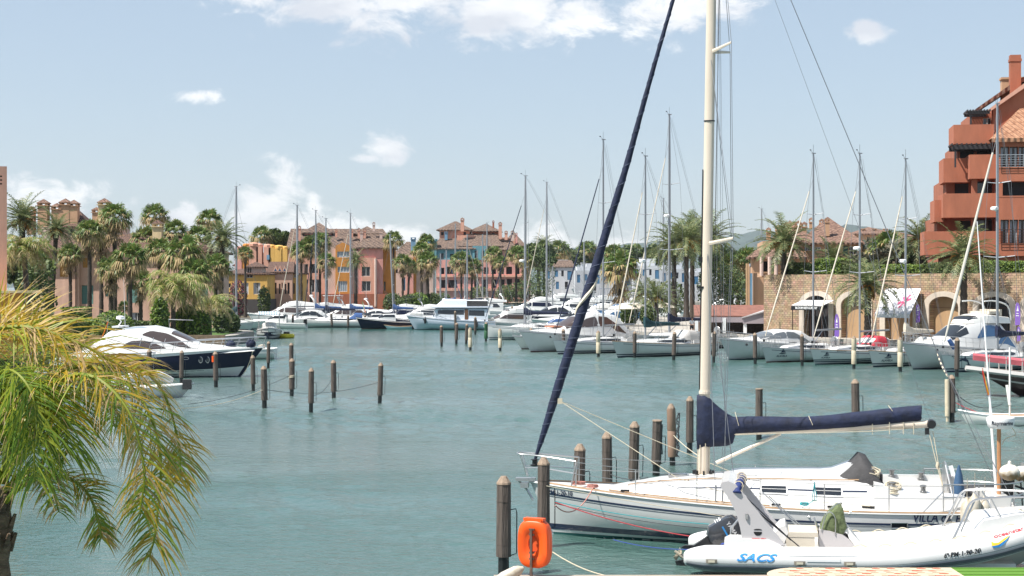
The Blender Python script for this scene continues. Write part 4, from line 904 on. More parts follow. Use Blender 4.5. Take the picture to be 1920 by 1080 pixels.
# -- white houses
WH = [(1050, 1020, 1076, 490, 'white house with a brown tiled roof left of the furled sail'), (1098, 1078, 1128, 497, 'white house with blue shutters seen behind the furled sail'), (1152, 1128, 1185, 500, 'white house with blue doors behind the shaggy palm'), (1215, 1186, 1240, 488, 'white house left of the tall date palms'), (1262, 1238, 1290, 494, 'white house behind the tall date palm trunks'), (1335, 1290, 1385, 500, 'long white house right of the big mast')]
for i, (pc, a, b2, t, lb) in enumerate(WH):
 B = Bld('white_house', lb, pc, 475 + (i % 3) * 12, 1.4, (-.05, .08, 0)[i % 3], 'white houses on the far shore')
 w_ = b2 - a; x0, x1, zt = B.block('wall', pl_white, a, b2, t + 10, 8, front=[(a + w_ * .08, a + w_ * .2, t + 18, t + 33, 'blue'), (a + w_ * .35, a + w_ * .47, t + 17, t + 29, 'blue'), (a + w_ * .58, a + w_ * .66, t + 17, t + 28, 'dark'), (a + w_ * .78, a + w_ * .93, t + 18, t + 35, 'blue'), (a + w_ * .4, a + w_ * .5, t + 38, t + 52, 'blue'), (a + w_ * .7, a + w_ * .8, t + 38, t + 52, 'dark')])
 if i in (0, 2): B.roof(x0, x1, 0, 8, zt, 2.0, tile_far, ov=.3, inset=1)
 else: B.block('parapet', pl_white, a + 4, b2 - 12, t + 3, 4, yl=2, zbot=t + 12)
 B.block('roof_room', pl_white, a + w_ * .45, a + w_ * .8, t - 3, 4, yl=4, zbot=t + 12); B.chim(a + w_ * .3, t - 4, t + 8, 1.2, pl_white, 3)
# ---------------------------------------------------------------- right quay: stone wall, villa, red apartment block, restaurant terraces
stone = pattern_mat('sandstone_blocks', 'brick', (.27, .17, .09), (.41, .27, .15), (.13, .085, .055), 1.0, .9, .46, .21, 1.0, 'XZ', .016)
archstone = mat('pale_arch_stone', (.5, .43, .36), .85, var=.15, vscale=1.2, bump=.2, bscale=6)
wa, wb = V((XX(1432, 166), 166, 0)), V((XX(2120, 131), 131, 0)); WD = (wb - wa); WL = WD.length; wrz = atan2(WD.y, WD.x)
root = thing('stone_wall', 'long sandstone wall with pale round arches carrying the terrace', 'wall', wa, wrz)
wfn = local_ray(wa, wrz)
ztop = wfn(1700, 513, 0).z
mb = MB(); archs = []
for px in (1531, 1602, 1686, 1770, 1865, 1955, 2040):
 c = wfn(px, 560, 0).x; archs.append(c)
R_, ZS = 1.72, 4.35    # inner radius and spring height of an arch
NA = 14
def wall_quads():
 edges = [0.0] + [e for c in archs for e in (c - R_, c + R_)] + [WL]
 for i in range(0, len(edges), 2): mb.q((edges[i], 0, 1.1), (edges[i + 1], 0, 1.1), (edges[i + 1], 0, ztop), (edges[i], 0, ztop))
 for c in archs:
  for k in range(NA):
   a0, a1 = pi - pi * k / NA, pi - pi * (k + 1) / NA
   p0, p1 = (c + R_ * cos(a0), ZS + R_ * .55 * sin(a0)), (c + R_ * cos(a1), ZS + R_ * .55 * sin(a1))
   mb.q((p0[0], 0, p0[1]), (p1[0], 0, p1[1]), (p1[0], 0, ztop), (p0[0], 0, ztop))
   mb.q((p1[0], 0, p1[1]), (p0[0], 0, p0[1]), (p0[0], .9, p0[1]), (p1[0], .9, p1[1]))
  for sx in (-1, 1): x = c + sx * R_; mb.q((x, 0, 1.1), (x, .9, 1.1), (x, .9, ZS), (x, 0, ZS))
wall_quads()
mb.q((0, 0, 1.1), (0, 0, ztop), (0, 20, ztop), (0, 20, 1.1)); mb.q((0, 0, ztop), (WL, 0, ztop), (WL, .9, ztop), (0, .9, ztop))
mb.build('masonry', stone, root)
for i, c in enumerate(archs):
 mb = MB()
 rings = []
 for k in range(NA + 1):
  a = pi - pi * k / NA
  rings.append([(c + r * cos(a), y, ZS + r * .55 * sin(a) + (.12 if r > R_ else 0)) for r, y in ((R_ - .02, -.10), (R_ + .62, -.10), (R_ + .62, .05), (R_ - .02, .05))])
 rings = [[(p[0], p[1], 1.12) for p in rings[0]]] + rings + [[(p[0], p[1], 1.12) for p in rings[-1]]]
 mb.loft(rings); mb.build('arch_surround', archstone, root)
 mb = MB(); poly = [(c - R_, 1.12)] + [(c + R_ * cos(pi - pi * k / NA), ZS + R_ * .55 * sin(pi * k / NA)) for k in range(NA + 1)] + [(c + R_, 1.12)]
 mb.prism(poly, lambda p: (p[0], .7, p[1]), lambda p: (p[0], .8, p[1]))
 m_ = dark if px and i in (0, 4) else pl_brown
 o = mb.build('arch_door', m_, root)
 if m_ is pl_brown: mb = MB(); mb.box((c, .68, ZS - .1), (2 * R_ - .1, .06, .09)); mb.build('door_beam', mat('door_beam_paint', (.24, .14, .075), .8), o)
 else:
  mb = MB()
  for k in range(6): mb.box((c - R_ + .3 + k * .58, .6, 2.7), (.07, .05, 3.1))
  mb.box((c, .6, 4.3), (2 * R_ - .2, .06, .08)); mb.build('glazing_bars', frame_b, o)
# the terrace the wall retains
mb = MB(); mb.prism([(.0, .9), (WL, .9), (WL + 30, 120), (-6, 120), (-6, 20), (0, 20)], lambda p: (p[0], p[1], ztop - .03), lambda p: (p[0], p[1], 1.0))
o = mb.build('terrace_ground', earth); o.location = wa; o.rotation_euler = (0, 0, wrz); o['kind'] = 'structure'
ZT = ztop
# hedges and plants along the wall top
def wall_pt(px, yl): return wfn(px, 520, yl)
def whedge(pa, pb, yl, h, th, lb, pal='A'):
 a = wfn(pa, 520, yl); b2 = wfn(pb, 520, yl); Rm = Matrix.Rotation(wrz, 3, 'Z'); A = wa + Rm @ V((a.x, yl, 0)); Bp = wa + Rm @ V((b2.x, yl, 0))
 hedge(CX + A.x / A.y * F, CX + Bp.x / Bp.y * F, A.y, Bp.y, ZT, h, th, lb, pal)
whedge(1474, 1530, 2.2, 1.1, 1.4, 'rounded hedge on the wall below the tan villa', 'A')
whedge(1536, 1588, 2.6, 1.5, 1.6, 'taller clipped hedge on the wall below the villa windows', 'Y')
whedge(1590, 1660, 2.2, .9, 1.4, 'dark hedge on the wall right of the villa', 'A')
whedge(1662, 1738, 2.0, .8, 1.3, 'low bright hedge on the wall left of the red block', 'Y')
whedge(1740, 1830, 2.0, .9, 1.3, 'leafy planting on the wall under the red balcony', 'A')
whedge(1830, 1960, 2.0, 1.0, 1.3, 'leafy planting on the wall at the right edge', 'Y')
def Tp(kind, px, y, yl, lb, sz, **k):
 A = wfn(px, 520, yl); Q = wa + Matrix.Rotation(wrz, 3, 'Z') @ V((A.x, yl, 0)); palm(kind, px, y, Q.y, ZT, lb, sz, group='palms on the terrace above the wall', **k)
Tp('date', 1562, 487, 6, 'spiky low palm in front of the tan villa wall', .9)
Tp('date', 1727, 452, 14, 'date palm with orange stalks beside the red apartment block', 1.1)
Tp('fan', 1665, 470, 24, 'fan palm between the tan villa and the red block', 1.5, skirt=1.0)
for (px, y, yl, rd, pal, lb) in ((1640, 478, 26, 3.6, 'O', 'grey-brown olive tree right of the tan villa'), (1690, 482, 22, 3.4, 'O', 'broad grey olive tree in front of the far tiled roofs'), (1610, 480, 30, 3, 'A', 'dark tree close to the right wall of the tan villa'), (1662, 492, 12, 2.4, 'O', 'low grey bushy tree above the hedge'), (1720, 490, 16, 2.2, 'A', 'dark leafy tree under the pergola'), (1610, 496, 12, 2.0, 'O', 'small olive tree at the villa shutters')):
 A = wfn(px, 520, yl); Q = wa + Matrix.Rotation(wrz, 3, 'Z') @ V((A.x, yl, 0)); tree(px, y, Q.y, ZT, rd, lb, pal, 'olive_tree' if pal == 'O' else 'tree', group='trees on the terrace')
# -- tan villa
B = Bld('tan_villa', 'tan villa with a large tiled roof and tall chimneys above the wall', 1560, 186, ZT - .1, -.1, cat='villa')
x0, x1, zt = B.block('main_wall', pl_tan, 1524, 1617, 455, 14, front=[(1508 + 20, 1521 + 18, 463, 470, 'win'), (1592, 1608, 462, 478, 'win'), (1553, 1558, 464, 472)], mull=1)
B.roof(x0 - .6, x1 - .3, 0, 14, zt, 3.3, tileL, ov=.5, inset=3.6)
mb = MB(); a = B.x(1591, -.05); c2 = B.z(1592, 462, 0); mb.box((a - .35, -.06, (c2 + B.z(1592, 478)) / 2), (.55, .06, 1.0)); mb.build('shutter', shut_green, B.root)
x0, x1, zt = B.block('left_wing', pl_tan, 1430, 1524, 452, 12, yl=1.5, front=[(1488, 1497, 463, 473, 'dark'), (1508, 1521, 463, 470)])
B.roof(B.x(1452, 1.5), x1, 1.5, 12, zt, 2.7, tileL, ov=.3, inset=4)
x0, x1, zt = B.block('porch_wing', pl_tan, 1410, 1508, 482, 4, yl=-1.8, depth=1.0, front=[(1429, 1442, 490, 509, 'dark'), (1444, 1452, 490, 509, 'win'), (1486, 1496, 492, 500, 'dark'), (1508 - 12, 1508 - 3, 493, 500, 'win')], zbot=512)
B.roof(x0, x1, -1.8, 4, zt, .9, tileL, ov=.5, inset=1)
mb = MB()
for px in (1428, 1443, 1455): mb.tube([(B.x(px, -3.4), -3.4, ZT), (B.x(px, -3.4), -3.4, zt)], .22, 8)
mb.build('porch_columns', pl_blush, B.root)
for (px, t, b2, w_, yl) in ((1541, 412, 426, .55, 6), (1551, 409, 443, .5, 1.2), (1521, 409, 430, .45, 4), (1508, 418, 440, .6, 5), (1497, 416, 440, .6, 5), (1488, 418, 440, .6, 5), (1474, 418, 445, .6, 5), (1458, 424, 446, .5, 5), (1441, 428, 450, .5, 5)):
 B.chim(px, t + 3, b2, w_, pl_tan, yl, tileL)
B = Bld('blue_striped_house', 'narrow house corner with blue and tan stripes left of the stone wall', 1415, 210, 1.1, 0)
B.block('tan_wall', pl_tan, 1413, 1436, 494, 6); B.block('blue_post', pl_skyblue, 1407, 1411, 494, .8, yl=-.8); B.block('brown_post', pl_brown, 1400, 1404, 494, .8, yl=-.8)
for i, (a, b2, t, lb) in enumerate([(1618, 1660, 438, 'far tan house with a tiled roof right of the villa'), (1662, 1722, 446, 'far low house with small chimneys above the olive trees')]):
 B = Bld('far_house', lb, (a + b2) / 2, 250 + i * 20, ZT - .1, 0, 'houses behind the olive trees')
 x0, x1, zt = B.block('wall', pl_tan, a - 12, b2 + 16, t, 9); B.roof(x0, x1, 0, 9, zt, 1.2, tileL)
 for k in range(3): B.chim(lerp(a, b2, k / 2), t - 8, t + 2, .6, pl_tan, 2, None)
# -- red apartment block: stepped balconies
B = Bld('red_apartments', 'terracotta red apartment block with stepped balconies', 1830, 151, ZT - .1, -.16, cat='apartment house')
px_r = 2080
def slab(name, p0, p1, ptop, pbot, yl, D, m=pl_red): return B.block(name, m, p0, p1, ptop, D, yl=yl, zbot=pbot)
# balcony parapets, solid boxes open to the sky seen from below
for (p0, p1, t, b2, yl) in ((1733, 1880, 434, 478, -1.6), (1752, 1770, 375, 416, .2), (1768, 1870, 363, 408, -1.4), (1769, 1820, 297, 342, .4), (1818, 1870, 290, 335, -1.2), (1788, 1864, 234, 270, -.4)):
 x0, x1 = B.x(p0, yl), B.x(p1, yl); za, zb = B.z(p0, b2, yl), B.z(p0, t, yl); mb = MB(); D = 4.2
 mb.box(((x0 + x1) / 2, yl + .1, (za + zb) / 2), (x1 - x0, .2, zb - za)); mb.box((x0 + .1, yl + D / 2 + .1, (za + zb) / 2), (.2, D - .2, zb - za - .004)); mb.box(((x0 + x1) / 2 + .1, yl + D / 2 + .1, za + .11), (x1 - x0 - .2, D - .2, .22))
 mb.build('balcony', pl_red, B.root)
# set-back walls with glazing and blacked-in openings behind the balconies
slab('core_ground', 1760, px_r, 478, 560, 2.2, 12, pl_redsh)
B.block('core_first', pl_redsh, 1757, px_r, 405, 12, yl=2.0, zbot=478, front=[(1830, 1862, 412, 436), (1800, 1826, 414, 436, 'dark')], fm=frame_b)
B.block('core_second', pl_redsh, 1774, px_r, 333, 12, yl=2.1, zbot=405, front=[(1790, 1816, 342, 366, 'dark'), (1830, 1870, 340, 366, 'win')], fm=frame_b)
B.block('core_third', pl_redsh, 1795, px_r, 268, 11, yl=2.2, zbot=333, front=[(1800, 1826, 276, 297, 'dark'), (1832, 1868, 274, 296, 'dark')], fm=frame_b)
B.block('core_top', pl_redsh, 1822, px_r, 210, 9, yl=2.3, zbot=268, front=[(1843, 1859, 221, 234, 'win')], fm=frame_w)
for (px, ptop, pbot) in ((1827, 335, 366), (1826, 408, 436)):
 mb = MB(); x = B.x(px, -.2); mb.box((x, -.1, (B.z(px, ptop) + B.z(px, pbot)) / 2), (.5, .5, B.z(px, ptop) - B.z(px, pbot))); mb.build('pillar', pl_red, B.root)
# bay with railed windows on the right
for (t, b2, g0, g1, rail) in ((262, 316, 275, 312, 1), (316, 370, 318, 366, 0), (370, 480, 412, 456, 1)):
 yl = -1.9
 if g0 < 316 or g0 > 400: fr = [(1876, 1892, g0, g1, 'cur'), (1893, 1909, g0, g1, 'cur'), (1910, 1926, g0, g1, 'cur'), (1927, 1943, g0, g1, 'cur')]
 else: fr = [(1880, 1990, 340, 366, 'dark')]
 B.block('bay_wall', pl_red, 1871, px_r, t, 6, yl=yl, zbot=b2, front=fr, fm=frame_b, depth=.5 if rail else 1.6)
 if rail:
  mb = MB(); x0, x1 = B.x(1872, yl - .2), B.x(1950, yl - .2); za, zb = B.z(1890, g1 + 1, yl), B.z(1890, lerp(g0, g1, .42), yl)
  for k in range(6): z = lerp(za, zb, k / 5); mb.tube([(x0, yl - .22, z), (x1, yl - .22, z)], .025 if k < 5 else .045, 4)
  for k in range(6): x = lerp(x0, x1, k / 5); mb.tube([(x, yl - .22, za), (x, yl - .22, zb)], .03, 4)
  mb.build('railing', frame_b if t > 300 else steel, B.root)
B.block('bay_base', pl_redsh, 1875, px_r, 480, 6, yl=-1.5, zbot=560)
z0 = B.z(1880, 262, -1.9); x0 = B.x(1868, -1.9); x1 = B.x(px_r, -1.9)
mb = MB(); mb.add([(x0 - .5, -2.4, z0 + .1), (x1, -2.4, z0 + .1), (x1, 1.5, z0 + 3.9), (x0 + 3.2, 1.5, z0 + 3.9), (x0 - .5, 1.5, z0 + .1)], [(0, 1, 2, 3), (0, 3, 4)]); mb.add([(x0 - .5, -2.4, z0 - .25), (x1, -2.4, z0 - .25), (x1, -2.4, z0 + .09), (x0 - .5, -2.4, z0 + .09)], [(0, 1, 2, 3)]); mb.build('roof', pattern_mat('bay_roof_tiles', 'tile', (.3, .13, .07), (.55, .3, .18), scale=1.3), B.root)
# main gable rising to the right
mb = MB(); gp = [(1862, 262), (1862, 205), (1862 + 66, 158), (1990, 112), (px_r, 112), (px_r, 262)]
pts2 = [(B.x(a, .8), B.z(a, b2, .8)) for a, b2 in gp]; mb.prism(pts2, lambda p: (p[0], .8, p[1]), lambda p: (p[0], 9, p[1])); mb.build('gable_wall', pl_red, B.root)
for (yl, a, D) in ((.3, 0, 1.4), (3.8, -22, 6)):
 mb = MB(); q = [(1852 + a, 212 + a * .1), (1928 + a, 160), (1990, 114), (1990, 106), (1926 + a, 152), (1852 + a, 206 + a * .1)]
 pts2 = [(B.x(x, yl), B.z(x, y, yl)) for x, y in q]; mb.prism(pts2, lambda p: (p[0], yl, p[1]), lambda p: (p[0], yl + D, p[1])); mb.build('roof_verge', tileL if a else pl_salmon, B.root)
mb = MB(); z1, z2 = B.z(1903, 104, 4), B.z(1903, 190, 4); mb.box((B.x(1903, 4), 4, (z1 + z2) / 2), (1.0, 1.0, z1 - z2)); mb.box((B.x(1903, 4), 4, z1 - .5), (1.12, 1.12, .25)); mb.build('chimney', pl_redsh, B.root)
mb = MB(); z1, z2 = B.z(1893, 150, 6), B.z(1893, 200, 6); mb.box((B.x(1896, 6), 6, (z1 + z2) / 2), (1.9, 1.2, z1 - z2)); mb.box((B.x(1896, 6), 6, z1 + .1), (2.1, 1.4, .2)); mb.build('chimney', pl_tan, B.root)
# dark timber pergolas
for (p0, p1, t, b2, yl) in ((1785, 1858, 269, 283, -.6), (1814, 1856, 206, 216, -.3)):
 mb = MB(); x0, x1 = B.x(p0, yl), B.x(p1, yl); za, zb = B.z(p0, b2, yl), B.z(p0, t, yl)
 mb.box(((x0 + x1) / 2, yl, (za + zb) / 2), (x1 - x0, .16, (zb - za) * .6)); mb.box(((x0 + x1) / 2, yl + 2.6, (za + zb) / 2), (x1 - x0, .16, (zb - za) * .6))
 for k in range(9): mb.box((lerp(x0, x1, k / 8), yl + 1.3, zb - .08), (.1, 3.2, .16))
 for x in (x0 + .3,): mb.box((x, yl, za - .75), (.16, .16, 1.6))
 mb.build('pergola', mat('dark_pergola_timber', (.03, .025, .028), .7), B.root)
# -- restaurant terrace with a terracotta awning
B = Bld('restaurant_terrace', 'open restaurant pavilion under a long terracotta awning roof', 1445, 168, 1.15, -.1, cat='pavilion')
terra = mat('terracotta_awning', (.21, .09, .065), .8, var=.3, vscale=1.5, bump=.2, bscale=5)
x0, x1 = B.x(1302, 0), B.x(1460, 0); zf = B.z(1400, 592, 0); zb = B.z(1400, 572, 6)
mb = MB(); mb.add([(x0, -.2, zf), (x1, -.2, zf), (x1 + 1.3, 7, zb), (x0, 7, zb)], [(0, 1, 2, 3)]); mb.add([(x0, -.2, zf - .1), (x1, -.2, zf - .1), (x1 + 1.3, 7, zb - .1), (x0, 7, zb - .1)], [(3, 2, 1, 0)]); mb.q((x0, -.2, zf - .1), (x1, -.2, zf - .1), (x1, -.2, zf), (x0, -.2, zf)); mb.build('awning', terra, B.root)
gx0, gx1 = B.x(1393, -.6), B.x(1545, -.6); zg = B.z(1450, 597, -.6); zr = B.z(1462, 574, -.6); gl = mat('lilac_grey_board', (.33, .28, .3), .8)
mb = MB(); mb.prism([(gx0, zg - .55), (gx1, zg - .55), (gx1, zg + .1), (B.x(1475, -.6), zr), (gx0, zg)], lambda p: (p[0], -.6, p[1]), lambda p: (p[0], -.45, p[1])); mb.build('gable_board', gl, B.root)
mb = MB(); mb.prism([(gx0 - .1, zg + .0), (B.x(1475, -.6), zr + .02), (gx1 + .2, zg + .1), (gx1 + .2, zg + .22), (B.x(1475, -.6), zr + .16), (gx0 - .1, zg + .12)], lambda p: (p[0], -.75, p[1]), lambda p: (p[0], 7, p[1])); mb.build('gable_roof', mat('grey_roof_sheet', (.4, .37, .37), .7), B.root)
mb = MB(); mb.box(((x0 + gx0) / 2, -.35, zf - .42), (gx0 - x0, .1, .55)); mb.build('valance', gl, B.root)
for px in (1306, 1358, 1397, 1443, 1490, 1540):
 mb = MB(); mb.box((B.x(px, -.35), -.3, (1.15 + zf - .5) / 2 + .2), (.34, .34, zf - 1.5)); mb.build('column', white, B.root)
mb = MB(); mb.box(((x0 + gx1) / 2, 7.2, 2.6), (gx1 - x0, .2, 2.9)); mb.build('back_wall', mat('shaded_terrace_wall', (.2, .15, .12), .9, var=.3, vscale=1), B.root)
mb = MB(); mb.box((B.x(1463, -.7), -.72, B.z(1463, 589, -.7)), (1.15, .1, .55)); sg = mb.build('sign', mat('black_sign', (.015, .015, .016), .5), B.root)
def lettering(txt, parent, loc, size, m, rot=(pi / 2, 0, 0), align='CENTER', name='lettering', shear=0.0, ext=.004, sx=1.0):
 cu = bpy.data.curves.new(name, 'FONT'); cu.body = txt; cu.size = size; cu.align_x = align; cu.align_y = 'CENTER'; cu.extrude = ext; cu.offset = size * .022; cu.shear = shear; cu.resolution_u = 3
 tmp = bpy.data.objects.new('tmp', cu); COL.objects.link(tmp)
 bpy.context.view_layer.update()
 me = bpy.data.meshes.new_from_object(tmp.evaluated_get(bpy.context.evaluated_depsgraph_get())); bpy.data.objects.remove(tmp)
 me.materials.clear(); me.materials.append(m); me.name = name
 o = bpy.data.objects.new(name, me); COL.objects.link(o); o.parent = parent; o.location = loc; o.rotation_euler = rot; o.scale = (sx, 1, 1); return o
lettering('SIMTU', sg, (B.x(1463, -.7), -.79, B.z(1463, 589, -.7)), .36, white)
rr = random.Random(3)
for k in range(9):   # dark terrace chairs with their tables, one group per set
 px = 1345 + k * 22; yl = 1.5 + (k % 3) * 1.3; o = thing('terrace_table', ['dark cafe table nearest the big mast', 'cafe table right of the white posts', 'cafe table deep under the awning'][k % 3] + ', number of posts to its left: ' + str(k), 'table', B.loc + Matrix.Rotation(B.rz, 3, 'Z') @ V((B.x(px, yl), yl, 1.17)), k, 'cafe tables under the awning')
 o['label'] = 'small dark cafe table under the terracotta awning'
 mb = MB(); mb.lathe((0, 0, 0), [(.3, 0), (.05, .03), (.05, .7), (.42, .71), (.42, .75)], 10); mb.build('table_top', frame_b, o)
mb = MB(); bx = B.x(1498, -.9)
mb.box((bx - .6, -.95, B.z(1485, 587, -.9)), (1.15, .05, .8)); bs = mb.build('menu_board', mat('pale_sign_board', (.45, .55, .55), .6), B.root)
mb = MB(); mb.box((bx + .25, -.99, B.z(1485, 588, -.9)), (.42, .04, .3)); mb.build('red_panel', redfab, bs)
mb = MB(); mb.lathe((bx - .72, -1.0, B.z(1483, 590, -.9)), [(.02, 0), (.28, .01), (.28, .03)], 14, Matrix.Rotation(pi / 2, 3, 'X'), .7); mb.build('emblem', mat('violet_emblem', (.2, .14, .42), .6), bs)
# -- dark canopy of the restaurant in the first arch and the white star awning
Rw = Matrix.Rotation(wrz, 3, 'Z')
def wthing(name, lb, cat, px, yl, group=None): A = wfn(px, 520, yl); return thing(name, lb, cat, wa + Rw @ V((A.x, yl, 0)), wrz, group), A.x
o, ax = wthing('restaurant_canopy', 'dark lettered canopy over the restaurant doorway in the stone arch', 'canopy', 1534, -.3)
zc = wfn(1534, 564, -1).z
mb = MB(); mb.add([(-2.1, -1.6, zc - .45), (2.1, -1.6, zc - .45), (2.1, 0, zc + .05), (-2.1, 0, zc + .05)], [(0, 1, 2, 3)]); mb.add([(-2.1, -1.6, zc - .52), (2.1, -1.6, zc - .52), (2.1, 0, zc - .02), (-2.1, 0, zc - .02)], [(3, 2, 1, 0)]); mb.build('canopy_sheet', white, o)
mb = MB(); mb.box((0, -1.63, zc - .72), (4.2, .05, .4)); vo = mb.build('valance', black, o); lettering('BLOOM RESTAURANT', vo, (0, -1.67, zc - .72), .3, white)
for sx in (-1, 1): mb = MB(); mb.tube([(sx * 2.0, -1.55, 1.15), (sx * 2.0, -1.55, zc - .5)], .05, 6); mb.build('post', frame_b, o)
o, ax = wthing('star_awning', 'sloping white awning sheet with a pink star mark', 'awning', 1686, -2.6)
zt2, zb2 = wfn(1686, 541, -.3).z, wfn(1686, 589, -3).z; wA = wfn(1661, 541, -.3).x - ax; wB = wfn(1727, 541, -.3).x - ax; wC = wfn(1640, 589, -3).x - ax; wD2 = wfn(1706, 589, -3).x - ax
mb = MB(); mb.add([(wC, -.4, zb2), (wD2, -.4, zb2), (wB, 2.3, zt2), (wA, 2.3, zt2)], [(0, 1, 2, 3)]); mb.add([(wC, -.4, zb2 - .04), (wD2, -.4, zb2 - .04), (wB, 2.3, zt2 - .04), (wA, 2.3, zt2 - .04)], [(3, 2, 1, 0)]); mb.q((wC, -.4, zb2 - .35), (wD2, -.4, zb2 - .35), (wD2, -.4, zb2), (wC, -.4, zb2)); mb.build('sheet', mat('white_awning_cloth', (.68, .68, .72), .8), o)
mb = MB(); cx_, fz = (wC + wD2) / 2 + .35, .50
for k in range(6):
 a = k * pi / 3 + .35; pnt = lambda dx, dz: (cx_ + dx, lerp(-.4, 2.3, fz + dz / (zt2 - zb2)) - .05, lerp(zb2, zt2, fz) + dz + .03)
 n2 = (-sin(a) * .07, cos(a) * .07); e = (cos(a) * .62, sin(a) * .62); s_ = (cos(a) * .1, sin(a) * .1)
 mb.q(pnt(s_[0] - n2[0], s_[1] - n2[1]), pnt(e[0] - n2[0] * 1.6, e[1] - n2[1] * 1.6), pnt(e[0] + n2[0] * 1.6, e[1] + n2[1] * 1.6), pnt(s_[0] + n2[0], s_[1] + n2[1]))
mb.build('star_mark', mat('pink_print', (.75, .08, .22), .7), o)
for x in (wC + .1, wD2 - .1): mb = MB(); mb.tube([(x, -.4, 1.15), (x, -.4, zb2)], .05, 6); mb.build('post', steel, o)
# -- violet feather banners on poles
bm = mat('violet_banner', (.16, .08, .36), .75, var=.15, vscale=3)
for (px, t, b2, yl, lb) in ((1569, 588, 632, -3.5, 'violet feather banner left of the squat palm'), (1721, 570, 605, -2.5, 'violet feather banner right of the star awning'), (1908, 567, 610, -3.0, 'tall violet feather banner before the open dark arch'), (1910, 612, 640, -6.5, 'lower violet banner below the tall one at the right edge')):
 o, ax = wthing('feather_banner', lb, 'banner', px, yl, 'violet banners on the quay'); zt2, zb2 = wfn(px, t, yl).z, wfn(px, b2, yl).z; h = zt2 - zb2; w_ = h * .26
 mb = MB(); mb.tube([(-w_ * .5, .03, 1.15), (-w_ * .5, .03, zt2 - h * .3), (-w_ * .2, .03, zt2)], .03, 5); mb.build('pole', steel, o)
 mb = MB(); poly = [(-.5, 0), (.45, .02), (.55, .45), (.45, .8), (.2, .96), (-.15, 1), (-.38, .9), (-.5, .6)]
 mb.prism([(a * w_, zb2 + c * h) for a, c in poly], lambda p: (p[0], 0, p[1]), lambda p: (p[0], .02, p[1])); f = mb.build('cloth', bm, o)
 mb = MB(); mb.prism([(-.18 * w_, zb2 + .62 * h), (.2 * w_, zb2 + .62 * h), (.05 * w_, zb2 + .86 * h)], lambda p: (p[0], -.012, p[1]), lambda p: (p[0], -.004, p[1])); mb.box((0, -.01, zb2 + .42 * h), (w_ * .55, .01, h * .03)); mb.box((0, -.01, zb2 + .52 * h), (w_ * .4, .01, h * .03)); mb.build('emblem', white, f)
rr = random.Random(9)
for (px, py, yl, lb) in ((1790, 430, -.9, 'potted plant on the lowest red balcony'), (1805, 360, -.8, 'potted plant on the second red balcony'), (1845, 232, .3, 'potted plant on the top red balcony'), (1850, 430, -.9, 'leafy pot at the right end of the lowest red balcony'), (1790, 294, .8, 'potted plant on the third red balcony')):
 q = B.fn(px, py + 12, yl); o = thing('potted_plant', lb, 'plant', B.loc + Matrix.Rotation(B.rz, 3, 'Z') @ V((q.x, yl, q.z)), 0, 'balcony plants'); mb = MB(); mb.lathe((0, 0, 0), [(.2, 0), (.28, .4)], 8); mb.build('pot', pl_brown, o); mb = MB(); leaves(mb, (0, 0, .8), (.45, .45, .5), 160, .12, rr, 3, .3); mb.build('leaves', leafA, o)
